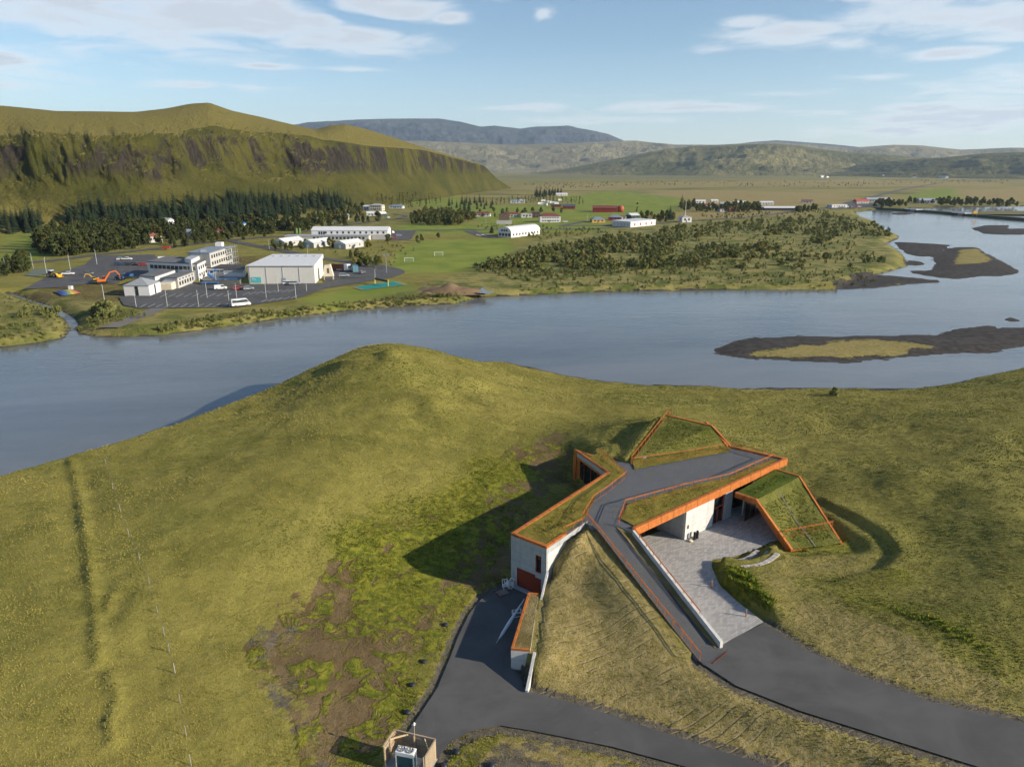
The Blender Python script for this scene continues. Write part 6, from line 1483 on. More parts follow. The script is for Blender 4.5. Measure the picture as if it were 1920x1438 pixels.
for s in (-1, 1):
    MB().box(s*.62-.56, s*.62+.56, -.06, .0, .25, 2.65).build('door', mat('container_blue', (.12, .25, .31)), o)
    for k in range(10): MB().box(s*1.26-.03, s*1.26+.03, .2+k*.58, .2+k*.58+.3, .3, 2.6).build('rib', mat('container_blue', (.12, .25, .31)), o)
# cream silo frame beside the hall
p = at(617, 524.5, 2.2); o = empty('feed_hopper', p, .1); tag(o, 'tilted cream steel hopper beside the end wall of the sports hall', 'hopper')
MB().add([(-2.2,-1.2,1.6),(2.2,-1.2,1.6),(2.2,1.2,1.6),(-2.2,1.2,1.6),(-1.5,-1.2,6.4),(1.1,-1.2,6.8),(1.1,1.2,6.8),(-1.5,1.2,6.4)], [(3,2,1,0),(4,5,6,7),(0,1,5,4),(1,2,6,5),(2,3,7,6),(3,0,4,7)]).build('hopper_body', M_CREAM, o)
MB().box(-.4, .5, -1.26, -1.19, 3.0, 5.2).build('hatch', M_BRN, o)
for sx in (-1.9, 1.9):
    for sy in (-1, 1): MB().tube((sx, sy, 0), (sx, sy, 1.7), .12, n=6).build('leg', M_CREAM, o)
# machines on the depot yard
M_OM = mat('digger_orange', (.50, .13, .02), .5); M_YM = mat('machine_yellow', (.55, .33, .03), .5); M_BM = mat('tractor_blue', (.03, .09, .22), .45); M_RM = mat('tractor_red', (.32, .04, .025), .5)
def tracks(o, L=3.2, w=2.4, h=.8):
    for s in (-1, 1): MB().add([(-L/2+.3,s*w/2-.25,0),(L/2-.3,s*w/2-.25,0),(L/2,s*w/2-.25,h*.5),(L/2-.3,s*w/2-.25,h),(-L/2+.3,s*w/2-.25,h),(-L/2,s*w/2-.25,h*.5),(-L/2+.3,s*w/2+.25,0),(L/2-.3,s*w/2+.25,0),(L/2,s*w/2+.25,h*.5),(L/2-.3,s*w/2+.25,h),(-L/2+.3,s*w/2+.25,h),(-L/2,s*w/2+.25,h*.5)], [(0,1,2,3,4,5),(11,10,9,8,7,6)]+[((i+1)%6,i,6+i,6+(i+1)%6) for i in range(6)]).build('track', M_TYRE, o)
def excavator(label, px, py, rot, sc, m):
    p = at(px, py, 2.2); o = empty('excavator', p, math.radians(rot)); o.scale = (sc, sc, sc); tag(o, label, 'excavator'); tracks(o, 3.8, 2.6)
    MB().box(-2.0, 1.2, -1.2, 1.2, .95, 1.9).box(-2.2, -1.0, -1.15, 1.15, 1.9, 2.3).build('house', m, o, bevel=.1)
    MB().box(0, 1.35, .15, 1.15, 1.9, 3.0).build('cab', M_WIN, o, bevel=.06); MB().box(-.05, 1.4, .1, 1.2, 3.0, 3.12).build('cab_roof', m, o)
    MB().beam((1.0, -.3, 1.6), (3.2, -.3, 4.6), .45, .6).build('boom', m, o); MB().beam((3.1, -.3, 4.7), (5.6, -.3, 5.2), .4, .45).build('boom', m, o); MB().beam((5.5, -.3, 5.2), (6.9, -.3, 3.2), .35, .4).build('arm', m, o)
    MB().add([(6.6,-.8,3.2),(6.6,.2,3.2),(7.2,.2,3.0),(7.2,-.8,3.0),(6.3,-.8,2.3),(6.3,.2,2.3),(6.9,.2,2.1),(6.9,-.8,2.1)], [(0,1,2,3),(7,6,5,4),(0,4,5,1),(1,5,6,2),(2,6,7,3),(3,7,4,0)]).build('bucket', M_BRN, o); return o
excavator('orange tracked excavator with raised boom at the soil edge', 193, 532, 28, 1.0, M_OM); excavator('small yellow excavator behind the orange one', 179.5, 527, 200, .62, M_YM)
def tractor(label, px, py, rot, m, name='tractor', loader=False, sc=1.0):
    p = at(px, py, 2.22); o = empty(name, p, math.radians(rot)); o.scale = (sc,)*3; tag(o, label, name.replace('_', ' '))
    MB().box(.1, 2.2, -.5, .5, .8, 1.6).build('bonnet', m, o, bevel=.08); MB().box(-1.3, .2, -.7, .7, 1.3, 2.6).build('cab', M_WIN, o, bevel=.06); MB().box(-1.4, .3, -.8, .8, 2.6, 2.75).build('cab_roof', m if not loader else M_WHITE, o); MB().box(-1.5, .4, -.8, .8, .7, 1.35).build('chassis', m, o)
    for s in (-1, 1): wheel(o, -1.0, s*.95, .85, .5); wheel(o, 1.6, s*.85, .85 if loader else .6, .45)
    if loader:
        for s in (-1, 1): MB().beam((.3, s*.6, 1.5), (3.2, s*.6, .8), .2, .3).build('lift_arm', m, o)
        MB().add([(3.0,-1.3,.2),(3.0,1.3,.2),(3.1,1.3,1.2),(3.1,-1.3,1.2),(4.2,-1.3,.15),(4.2,1.3,.15)], [(3,2,1,0),(0,1,5,4),(0,4,3),(1,2,5)]).build('bucket', m, o)
    return o
tractor('yellow wheel loader with white cab roof on the depot yard', 99, 520, -12, M_YM, 'wheel_loader', True, 1.15); tractor('blue tractor on the depot yard', 226, 525, 170, M_BM); tractor('red tractor working on bare soil by the dormitory', 436, 496, 200, M_RM, sc=.9)
def trailer(label, px, py, rot, m):
    p = at(px, py, 2.22); o = empty('farm_trailer', p, math.radians(rot)); tag(o, label, 'trailer'); MB().box(-2.2, 2.2, -1.1, 1.1, .8, 1.05).box(-2.2, 2.2, -1.1, -1.0, 1.05, 1.9).box(-2.2, 2.2, 1.0, 1.1, 1.05, 1.9).box(-2.2, -2.1, -1, 1, 1.05, 1.9).box(2.1, 2.2, -1, 1, 1.05, 1.9).build('bed', m, o); MB().beam((2.2, 0, .85), (3.6, 0, .7), .12, .12).build('drawbar', M_STEEL, o)
    for s in (-1, 1): wheel(o, -.5, s*1.0, .5, .3)
trailer('blue farm trailer coupled behind the blue tractor', 240, 521, 165, M_BM); trailer('red tipping trailer on the village road', 312, 468.5, 5, M_RM)
# soil heaps on the river bank
def heap(label, px, py, w, d, h, seed):
    p = at(px, py, 2.0); n = 22; v = []; f = []
    for j in range(n):
        for i in range(n):
            x, y = (i/(n-1)*2-1), (j/(n-1)*2-1); r = math.hypot(x, y); z = max(0, 1-r)**.8*h*(1+.5*mnoise.noise((x*2.3+seed, y*2.3, seed)))-.2+.25*mnoise.noise((x*6, y*6, seed))*max(0, 1-r)
            v.append((x*w/2, y*d/2, z))
    for j in range(n-1):
        for i in range(n-1): f.append((j*n+i, j*n+i+1, (j+1)*n+i+1, (j+1)*n+i))
    o = me_obj('soil_heap', v, f, mat('dug_soil', (.185, .125, .070), .95, 0, .35, 1.2, .2), None, True); o.location = p; tag(o, label, 'soil heap')
heap('long heap of pale brown soil beside the volleyball court', 850, 547, 26, 14, 3.4, 1.3); heap('low soil heap nearest the turquoise court', 815, 543, 16, 10, 1.6, 4.1); heap('small stony heap at the water edge', 800, 553, 9, 6, 1.4, 7.7)
structure(sheet('settling_pond', [at(x, y, 1.4)[:2] for x, y in ((880,553),(898,548),(905,543),(912,550),(930,552),(915,555))], lambda x, y: 2.35, bpy.data.materials['silty_river_water']))
# ------------------------------------------------------------------ trees and shrubs
def leaf_material(name, lo, hi, trans=.12):
    m = bpy.data.materials.new(name); b = NB(m); P = b.obj(); r = b.rnd()
    c = b.mix(b.noise(P, 1.2, 3), lo, hi); c = b.mix(b.math('MULTIPLY', r, .55), c, tuple(x*.55 for x in hi)); 
    c = b.mix(b.math('MULTIPLY', b.ramp(r, .75, 1.), .5), c, (hi[0]*1.35, hi[1]*1.0, hi[2]*.9))
    b.bsdf(c, .85, 0, None, .12); return m
M_SPR = leaf_material('spruce_needles', (.018, .034, .017), (.038, .058, .026)); M_BIR = leaf_material('birch_leaves', (.058, .076, .020), (.120, .130, .034))
M_WIL = leaf_material('willow_leaves', (.105, .128, .036), (.200, .205, .066)); M_YELL = leaf_material('larch_needles', (.10, .085, .02), (.15, .115, .03)); M_POP = leaf_material('poplar_leaves', (.050, .070, .018), (.10, .115, .030))
M_BARK = mat('bark', (.11, .09, .07), .95, 0, .3, 3)
RS = np.random.default_rng(7)
def conifer_mesh(h, r, seed, tiers=15):
    R = random.Random(seed); v = []; f = []
    for k in range(tiers):
        t = k/(tiers-1); z = h*(.06+.92*t); rr = r*(1-t)**.85*R.uniform(.82, 1.12)+.12
        n = max(4, int(10*(1-t)+4)); a0 = R.uniform(0, 6.28)
        for i in range(n):
            a = a0+6.283*i/n+R.uniform(-.2, .2); q = rr*R.uniform(.65, 1.15); w = .34*q+.12; dz = q*R.uniform(.25, .5)
            ca, sa = math.cos(a), math.sin(a); b = len(v)
            v += [(0, 0, z+.25*h/tiers), (ca*q*.6-sa*w, sa*q*.6+ca*w, z-dz*.45), (ca*q, sa*q, z-dz), (ca*q*.6+sa*w, sa*q*.6-ca*w, z-dz*.45)]
            f += [(b, b+1, b+2), (b, b+2, b+3)]
    v += [(-.08, 0, h*.95), (.08, 0, h*.95), (0, 0, h*1.03)]; f.append((len(v)-3, len(v)-2, len(v)-1))
    return v, f
def leaf_quads(centres, rad, n, size, seed, squash=1.0):
    """loose leaf clumps: quads spread through overlapping lobes, denser toward their shells"""
    g = np.random.default_rng(seed); k = g.integers(0, len(centres), n); c = np.array(centres)[k]; rr = np.array(rad)[k]
    d = g.normal(size=(n, 3)); d /= np.linalg.norm(d, axis=1)[:, None]; q = c+d*(rr*(.45+.6*g.random(n)**.6))[:, None]*np.array([1, 1, squash])
    nrm = d*.8+g.normal(size=(n, 3))*.7; nrm /= np.linalg.norm(nrm, axis=1)[:, None]
    a = np.cross(nrm, g.normal(size=(n, 3))); a /= np.linalg.norm(a, axis=1)[:, None]; b = np.cross(nrm, a); s = size*(.6+.8*g.random(n))[:, None]
    v = np.stack([q-a*s-b*s*.6, q+a*s-b*s*.5, q+a*s*.7+b*s*.7, q-a*s*.6+b*s*.6], 1).reshape(-1, 3)
    return v, [(4*i, 4*i+1, 4*i+2, 4*i+3) for i in range(n)]
def lobes(h, r, n, seed, z0=.35):
    R = random.Random(seed); c = []; rad = []
    for i in range(n):
        t = R.random(); a = R.uniform(0, 6.283); z = h*(z0+(.95-z0)*t); q = r*(.65*math.sin(math.pi*min(1, .25+.75*t))+.1)*R.random()**.5
        c.append((q*math.cos(a), q*math.sin(a), z)); rad.append(r*R.uniform(.32, .55)*(1-.35*t))
    return c, rad
def trunk_mesh(h, r, seed, limbs=5):
    R = random.Random(seed); m = MB(); m.tube((0, 0, -.3), (0, 0, h*.75), r, r*.25, n=6, caps=False)
    for i in range(limbs):
        z = h*R.uniform(.3, .65); a = R.uniform(0, 6.283); l = h*R.uniform(.18, .3); m.tube((0, 0, z), (l*math.cos(a), l*math.sin(a), z+l*.9), r*.4, r*.12, n=4, caps=False)
    return m
def proto_mesh(name, v, f, m):
    d = bpy.data.meshes.new(name); d.from_pydata([tuple(x) for x in v], [], f); d.materials.append(m); d.update(); return d
def trunk_data(h, r, seed, limbs=5):
    t = trunk_mesh(h, r, seed, limbs); return proto_mesh('trunk', t.v, t.f, M_BARK)
KINDS = {}
KINDS['spruce'] = [(proto_mesh('crown', *conifer_mesh(14, 3.5, s, 16), M_SPR), trunk_data(13, .22, s, 0)) for s in (1, 2, 3, 4, 5)]
KINDS['larch'] = [(proto_mesh('crown', *conifer_mesh(11, 2.4, s, 13), M_YELL), trunk_data(10, .18, s, 0)) for s in (11, 12)]
def bl(h, r, n, seed, m, size, z0=.35, nl=9):
    c, rad = lobes(h, r, nl, seed, z0); return (proto_mesh('crown', *leaf_quads(c, rad, n, size, seed), m), trunk_data(h, .16, seed))
KINDS['birch'] = [bl(8, 3.0, 560, 20+s, M_BIR, .46, .20, 14) for s in range(5)]
M_SHBIR = leaf_material('shade_birch_leaves', (.032, .046, .014), (.066, .078, .022))  # birch leaf colour darkened to stand for shade in the woods
KINDS['shadebirch'] = [bl(9, 3.2, 600, 120+s, M_SHBIR, .46, .15, 16) for s in range(4)]
KINDS['poplar'] = [bl(10, 1.3, 260, 40+s, M_POP, .34, .12, 12) for s in range(3)]
KINDS['willow'] = [bl(3.4, 2.0, 300, 60+s, M_WIL, .30, .10, 9) for s in range(6)]
def tree(kind, x, y, z, s, label, group, name, i, cat='tree', sx=1.0):
    cr, tr = KINDS[kind][i % len(KINDS[kind])]
    o = empty(name, (x, y, z-.15), (i*2.399) % 6.283); o.scale = (s*sx, s*sx, s); tag(o, label, cat, group)
    for nm, d in (('crown', cr), ('trunk', tr)):
        c = bpy.data.objects.new(nm, d); col.objects.link(c); c.parent = o
    return o
def shrub(kind, x, y, z, s, label, group, i, name='willow_shrub', sx=1.0):
    o = bpy.data.objects.new(name, KINDS[kind][i % len(KINDS[kind])][0]); col.objects.link(o); o.location = (x, y, z-.4*s); o.rotation_euler = (0, 0, (i*2.399) % 6.283); o.scale = (s*sx, s*sx, s)
    tag(o, label, 'shrub', group); return o
ESC = bpy.data.objects['escarpment']; _dg = None
from mathutils.bvhtree import BVHTree
_em = ESC.data; _ev = np.empty(len(_em.vertices)*3); _em.vertices.foreach_get('co', _ev); _ev = _ev.reshape(-1, 3)
_ef = np.empty(len(_em.loops), np.int32); _em.loops.foreach_get('vertex_index', _ef)
EBVH = BVHTree.FromPolygons([Vector(p) for p in _ev], _ef.reshape(-1, 4).tolist())
def land(px, py):
    """where the view ray first meets the far land: escarpment or plain"""
    d = Vector(ray(px, py)).normalized(); h = EBVH.ray_cast(Vector((0, 0, CZ)), d)
    p = at(px, py, 2.0) if py > HZ+8 else None
    if h[0] is not None and (p is None or h[3] < (Vector(p)-Vector((0, 0, CZ))).length): return tuple(h[0])
    return p
def scatter(poly, n, seed, mind=2.0, keep=None):
    """positions in a photo outline, kept apart by mind photo pixels"""
    R = random.Random(seed); xs = [p[0] for p in poly]; ys = [p[1] for p in poly]; out = []; tries = 0
    A = [tuple(p) for p in poly]
    while len(out) < n and tries < n*60:
        tries += 1; x, y = R.uniform(min(xs), max(xs)), R.uniform(min(ys), max(ys))
        if not inside(np.array([[x, y]]), A)[0]: continue
        if any(abs(x-a)*.9 < mind and abs(y-b)*2.2 < mind for a, b in out): continue
        out.append((x, y))
    return out
AVOID = [(225,470,1.), ]
def plant(kind, poly, n, seed, label, group, name, smin, smax, mind, cat='tree', sx=1.0):
    R = random.Random(seed*3+1)
    for i, (x, y) in enumerate(scatter(poly, n, seed, mind)):
        p = land(x, y)
        if p is None: continue
        lb = label(x) if callable(label) else label
        tree(kind, p[0], p[1], p[2], R.uniform(smin, smax), lb, group, name, i, cat, sx*R.uniform(.85, 1.15))
# spruce plantation under the escarpment
plant('spruce', [(125,415),(180,398),(260,400),(370,388),(440,378),(540,378),(620,378),(680,388),(640,398),(560,404),(500,416),(430,422),(330,424),(240,432),(140,438)], 255, 3, lambda x: 'tall dark spruce in the plantation under the escarpment, '+('beyond the depot yard' if x < 240 else 'beyond the school' if x < 400 else 'beyond the sports hall' if x < 540 else 'beyond the hotel'), 'plantation spruces', 'spruce_tree', .7, 1.6, 5.0)
plant('spruce', [(0,425),(30,418),(75,416),(85,432),(20,440)], 22, 4, 'dark spruce in the clump above the green field', 'spruces above the green field', 'spruce_tree', .9, 1.3, 6)
plant('spruce', [(580,375),(605,368),(640,372),(630,380),(590,382)], 14, 5, 'spruce standing up the slope above the plantation', 'spruces up the slope', 'spruce_tree', .8, 1.15, 8)
plant('spruce', [(840,384),(870,380),(925,380),(925,392),(880,398),(845,394)], 22, 6, 'dark spruce in the grove beyond the birch wood', 'spruces beyond the birch wood', 'spruce_tree', .6, 1.05, 6)
plant('spruce', [(1002,364),(1052,362),(1052,368),(1004,370)], 26, 8, 'spruce in the square grove on the plain', 'square grove spruces', 'spruce_tree', .8, 1.1, 4)
plant('spruce', [(820,392),(850,392),(848,400),(822,400)], 8, 9, 'young spruce in the clump by the birch wood', 'young spruces', 'spruce_tree', .4, .6, 4)
plant('larch', [(205,432),(270,430),(290,440),(220,446)], 8, 10, 'yellowing larch in front of the plantation', 'yellow larches', 'larch_tree', .8, 1.1, 8)
p = at(922, 437, 2.1); tree('spruce', p[0], p[1], 2.1, .55, 'single bushy spruce beside the clubhouse', None, 'spruce_tree', 3, 'tree', 1.35)
for i, (px, py, s) in enumerate(((1194,398,.9),(1256,412,.85),(1278,388,1.0))): p = at(px, py, 2.1); tree('poplar' if i == 0 else 'spruce', p[0], p[1], 2.1, s*1.2, ('tall narrow poplar beside the red barn', 'pointed spruce beside the mast hut', 'tall spruce at the end of the hamlet')[i], None, 'lone_tree', i, 'tree', 1.3)
# birch and rowan round the houses
plant('shadebirch', [(70,462),(110,444),(200,440),(290,436),(400,430),(470,432),(540,424),(590,428),(560,440),(470,441),(420,446),(330,452),(250,466),(200,474),(110,482),(70,474)], 210, 13, lambda x: 'rounded birch in the wood below the plantation, '+('beside the green field' if x < 130 else 'beyond the depot yard' if x < 240 else 'beyond the school' if x < 400 else 'beyond the sports hall'), 'birches behind the village', 'birch_tree', .7, 1.5, 5.2)
plant('shadebirch', [(0,500),(30,492),(58,488),(58,505),(20,522),(0,524)], 12, 14, 'shade-toned birch beside the sports court', 'birches by the sports court', 'birch_tree', .6, .9, 8)
plant('shadebirch', [(540,446),(480,436),(420,438),(350,446),(300,460),(330,466),(420,452)], 26, 33, 'shade-toned leafy tree beside the village road', 'trees along the village road', 'roadside_birch', .5, .9, 8)
plant('shadebirch', [(560,424),(600,404),(680,392),(690,402),(640,418),(700,412),(720,414),(640,426),(570,434)], 34, 34, 'shade-toned leafy tree among the hillside gardens', 'shade-toned trees in the hillside gardens', 'garden_birch', .6, 1.1, 6)
plant('birch', [(590,420),(650,414),(690,402),(680,398),(600,404),(560,412)], 24, 15, 'birch among the hillside houses', 'birches among the hillside houses', 'birch_tree', .7, 1.1, 7)
plant('birch', [(768,412),(800,402),(880,406),(892,416),(850,424),(775,424)], 70, 16, 'birch in the rounded wood beside the hill road', 'birch wood by the hill road', 'wood_birch', .8, 1.2, 5)
plant('birch', [(880,404),(900,398),(1060,396),(1060,402),(1000,404),(900,410)], 16, 17, 'birch around the red-roofed houses', 'birches round the red-roofed houses', 'garden_tree', .5, .8, 7)
plant('birch', [(1195,405),(1250,402),(1275,412),(1240,420),(1200,412)], 16, 18, 'birch between the green house and the mast hut', 'birches by the mast hut', 'garden_tree', .6, .95, 6)
plant('birch', [(1275,392),(1300,384),(1330,396),(1380,388),(1425,388),(1425,398),(1385,399),(1290,398)], 44, 19, 'tree in the shelter belt of the far hamlet', 'hamlet shelter trees', 'shelter_tree', .8, 1.35, 5)
plant('birch', [(1490,396),(1530,392),(1530,397),(1495,400)], 12, 20, 'tree in the clump by the long workshop', 'trees by the workshop', 'shelter_tree', .7, 1.0, 5)
plant('birch', [(1630,386),(1690,383),(1700,388),(1650,391)], 12, 21, 'tree beside the fuel station hall', 'trees by the fuel station', 'roadside_tree', .9, 1.4, 5)
plant('birch', [(1700,381),(1780,380),(1900,384),(1920,390),(1760,386)], 36, 22, 'tree in the hedge line across the far water', 'far hedge trees', 'hedge_tree', .8, 1.3, 5)
plant('poplar', [(690,380),(760,368),(830,374),(825,386),(760,392)], 46, 23, 'slender young poplar in planted rows below the cliff', 'planted poplar rows', 'poplar_tree', .75, 1.1, 5)
plant('poplar', [(930,378),(1000,374),(1090,378),(1095,384),(1000,382),(930,386)], 60, 24, 'slender poplar in the windbreak by the campsite', 'campsite windbreak', 'poplar_tree', .6, .95, 5)
SHR = [((570,464),'shrub beside the nearest grey cabin'),((575,466),'shrub beside the nearest grey cabin')]
plant('birch', [(510,462),(545,468),(570,462),(575,470),(520,474)], 7, 25, 'leafy shrub tree in front of the grey cabins', 'shrub trees by the cabins', 'small_tree', .5, .7, 8)
for px, py, s in ((618,463,.75),(624,465,.7),(573,462,.6),(690,466,.75),(726,455,.7),(730,451,.6),(783,456,.65),(790,452,.6)): p = at(px, py, 2.1); tree('birch', p[0], p[1], 2.1, s, 'small tree beside the hotel and its cabins', 'small trees by the hotel', 'small_tree', int(px), 'tree')
plant('birch', [(650,480),(700,486),(716,498),(700,506),(660,496)], 12, 26, 'young tree on rough grass beside the school road', 'young trees by the school road', 'small_tree', .35, .75, 9)
p = at(822, 447, 2.1); tree('birch', p[0], p[1], 2.1, .55, 'single small tree on the far touchline', None, 'small_tree', 4, 'tree')
plant('birch', [(385,455),(410,452),(440,448),(420,458)], 4, 27, 'round tree at the road fork by the dormitory', 'trees at the road fork', 'birch_tree', .6, .9, 9)
plant('willow', [(176,590),(205,582),(212,596),(190,600)], 7, 28, 'willow at the creek mouth', 'creek willows', 'willow_tree', 1.0, 1.6, 7)
plant('willow', [(30,590),(80,575),(120,590),(110,612),(50,620)], 8, 29, 'willow on the bank beside the creek', 'bank willows', 'willow_tree', .55, 1.0, 9)
# willow scrub on the far flats: the largest singly, the rest as one growth
WS = scatter([(880,506),(930,492),(1000,470),(1100,452),(1250,428),(1400,416),(1560,404),(1630,420),(1680,442),(1600,448),(1450,470),(1300,500),(1150,512),(960,520)], 1100, 31, 3.4)
WS += scatter([(930,530),(1100,505),(1300,480),(1500,480),(1660,490),(1560,520),(1250,530),(1000,545)], 90, 32, 8)
WS += [(1558, 729.5)]
cand = []
R = random.Random(99)
for i, (x, y) in enumerate(WS):
    nz_ = mnoise.noise((x*.012, y*.03, 2.0))
    if y < 505 and nz_ < -.22: continue
    p = at(x, y, 2.0); cand.append((y, p, R.uniform(.65, 1.25)*(1.15 if y < 505 else .6), i))
cand.sort(key=lambda c: -c[0]*c[2])
SV = []; SF = []; nb = 0
def crown_arrays(d):
    v = np.empty(len(d.vertices)*3); d.vertices.foreach_get('co', v); f = np.empty(len(d.loops), np.int32); d.loops.foreach_get('vertex_index', f); return v.reshape(-1, 3), f.reshape(-1, 4)
_wa = [crown_arrays(proto_mesh('tmp', *leaf_quads(*lobes(3.2, 1.9, 6, 80+s, .1), 90, .36, 80+s), M_WIL)) for s in range(6)]
def add_growth(p, s, i):
    global nb
    v, f = _wa[i % 6]; a = i*2.399; ca, sa = math.cos(a), math.sin(a); q = v*s; q = np.c_[q[:, 0]*ca-q[:, 1]*sa+p[0], q[:, 0]*sa+q[:, 1]*ca+p[1], q[:, 2]+p[2]-.3*s]
    SV.append(q); SF.append(f+nb); nb += len(q)
_zc = H(np.array([c[1][:2] for c in cand]), False)
for k, (y, p, s, i) in enumerate(cand):
    z = float(_zc[k])
    if z < .4 and y < 700: continue
    if y > 700: shrub('willow', p[0], p[1]-2, z, .7, 'lone bush on the near river bank opposite the sandbar', None, i, 'river_bush'); continue
    wx = WS[i][0]
    if k < 285: shrub('willow', p[0], p[1], z, s, 'grey-green willow bush in the scrub across the river, '+('beside the football pitch' if wx < 1010 else 'below the clubhouse' if wx < 1120 else 'below the white store' if wx < 1250 else 'below the mast hut' if wx < 1400 else 'towards the sandbars'), 'willow scrub bushes', i)
    else: add_growth((p[0], p[1], z), s, i)
# low growth: bank of the far shore, rough grass clumps, scrub far out on the plain
for poly, n, sd, s0, s1, md in (([(890,508),(1000,474),(1250,432),(1560,408),(1670,442),(1600,455),(1660,490),(1300,515),(980,530)], 800, 49, .3, .7, 3),
                            ([(290,628),(400,613),(560,590),(700,575),(850,567),(900,556),(860,552),(760,560),(600,576),(420,596),(300,612)], 420, 41, .28, .55, 2.4),
                            ([(905,556),(1100,546),(1500,540),(1640,530),(1640,505),(1300,520),(1000,538)], 320, 42, .18, .45, 3),
                            ([(0,645),(60,640),(120,628),(125,590),(60,560),(0,560)], 120, 43, .2, .42, 3),
                            ([(140,610),(170,600),(180,580),(250,582),(280,600),(230,606),(180,618)], 60, 44, .25, .5, 3),
                            ([(1000,356),(1250,348),(1560,352),(1700,345),(1900,345),(1900,338),(1500,340),(1200,340),(980,346)], 260, 45, .8, 1.5, 2.2),
                            ([(1280,408),(1420,400),(1540,396),(1570,402),(1400,412)], 70, 46, .5, 1.0, 3),
                            ([(880,425),(1000,424),(1100,430),(1150,436),(1060,446),(1020,452)], 90, 47, .4, .9, 4),
                            ([(560,450),(740,456),(780,470),(740,500),(700,506),(600,476)], 90, 48, .25, .55, 4)):
    _pp = scatter(poly, n, sd, md); _zz = H(np.array([at(x, y, 1.6)[:2] for x, y in _pp]), False)
    for i, (x, y) in enumerate(_pp):
        q = at(x, y, 1.6); z = float(_zz[i])
        if z > .25: add_growth((q[0], q[1], z), R.uniform(s0, s1), i+sd)
SVa = np.concatenate(SV); SFa = np.concatenate(SF)
so_ = me_obj('scrub', [], [], M_WIL); d = so_.data
d.vertices.add(len(SVa)); d.vertices.foreach_set('co', SVa.ravel()); d.loops.add(SFa.size); d.loops.foreach_set('vertex_index', SFa.ravel().astype(np.int32)); d.polygons.add(len(SFa)); d.polygons.foreach_set('loop_start', np.arange(0, SFa.size, 4, dtype=np.int32)); d.update(calc_edges=True)
stuff(so_, 'dense low willow scrub and rough growth along the far flats', 'scrub')
# ------------------------------------------------------------------ things round the centre
def arc_pts(pts, z): 
    P = [Vector(at(x, y, z)[:2]) for x, y in pts]; Q = []
    for i in range(len(P)-1):
        p0, p1, p2, p3 = P[max(0, i-1)], P[i], P[i+1], P[min(len(P)-1, i+2)]
        for k in range(5): t = k/5; Q.append(.5*((2*p1)+(p2-p0)*t+(2*p0-5*p1+4*p2-p3)*t*t+(3*p1-p0-3*p2+p3)*t*t*t))
    return Q+[P[-1]]
M_STONE = mat('pale_granite', (.36, .33, .30), .85, 0, .2, 3.0, .01); M_STONE2 = mat('granite_block', (.42, .39, .355), .85, 0, .25, 2.0, .01)
for k, (pts, z) in enumerate((([(1366,1049.5),(1390,1047),(1405,1040),(1417,1030)], 4.05), ([(1376,1055),(1402,1052),(1422,1044),(1438,1032.5)], 4.42), ([(1388,1060),(1418,1056.5),(1440,1047),(1454,1035.5)], 4.80))):
    Q = arc_pts(pts, z); o = empty('stone_seat', (Q[0].x, Q[0].y, ZP)); tag(o, ('lowest curved stone seat step beside the paved court', 'middle curved stone seat step beside the paved court', 'highest curved stone seat step against the lawn')[k], 'stone step')
    # each row is laid from separate blocks
    for i in range(len(Q)-1):
        a, b = Q[i], Q[i+1]; d = (b-a).normalized(); n = Vector((d.y, -d.x)); a2 = a+d*.02; w = .55
        MB().prism([(a2.x, a2.y), (b.x, b.y), (b.x+n.x*w, b.y+n.y*w), (a2.x+n.x*w, a2.y+n.y*w)], z+.012*((i*7) % 3), ZP-.4).build('stone_block', M_STONE if i % 2 else M_STONE2, o, org=(Q[0].x, Q[0].y, ZP))
for i, (px, py) in enumerate(((1334, 1101), (1398.5, 1156))):
    p = at(px, py, ZP); o = empty('bollard', (p[0], p[1], ZP)); tag(o, ('slim bollard light where the green bank meets the paved court', 'slim bollard light beside the paving near the access road')[i], 'bollard')
    MB().tube((0, 0, 0), (0, 0, .62), .07, n=8).build('post', M_OR, o); MB().tube((0, 0, .62), (0, 0, .95), .065, n=8).build('light_head', M_STEEL, o)
p = at(1304, 1009, ZP); o = empty('litter_bin', (p[0], p[1]-.15, ZP+.02), .68); tag(o, 'pair of black litter tubes in front of the pale court wall', 'litter bin')
for s in (-1, 1): MB().lathe([(.02, .1), (.16, .1), (.18, 1.0), (.14, 1.04), (.13, .8), (.01, .8)], 12, c=(s*.28, 0, 0)).build('tube', M_BLACK, o)
MB().box(-.45, .45, -.14, .14, 0, .1).build('foot', M_BLACK, o)
p = at(1294, 1013.5, ZP); v, f = [], []
st = bmesh.new(); bmesh.ops.create_icosphere(st, subdivisions=2, radius=.3)
for q in st.verts: q.co *= 1+.35*mnoise.noise(q.co*3); q.co.z *= .6
m_ = bpy.data.meshes.new('boulder'); st.to_mesh(m_); st.free(); m_.materials.append(mat('cream_stone', (.55, .47, .30), .9, 0, .2)); o = bpy.data.objects.new('boulder', m_); col.objects.link(o); o.location = (p[0], p[1]-.2, ZP+.12); tag(o, 'small cream stone at the corner of the pale court wall', 'stone')
a, b = at(1336, 1243, ZP+.03), at(1363, 1222, ZP+.03); o = empty('barrier_rail', a); tag(o, 'rust red steel drain bar lying across the access road', 'drain bar'); MB().beam(a, b, .09, .05).build('bar', mat('dark_rust', (.13, .03, .018), .8), o, org=a); MB().beam(a, lerp2(a, b, .02)+(a[2],), .14, .06).build('end_plate', M_BRN, o, org=a)
# pipe end in the bank
p = ground_px(1066, 1046); o = empty('vent_pipe', p); tag(o, 'short white concrete pipe end sticking out of the turf bank', 'pipe'); MB().tube((.5, 1.0, .25), (0, 0, .45), .32, .32, n=14).build('barrel', M_STONE2, o, smooth=False); MB().tube((0, 0, .45), (-.015, -.03, .456), .26, .26, n=14).build('end_cap', M_STEEL, o)
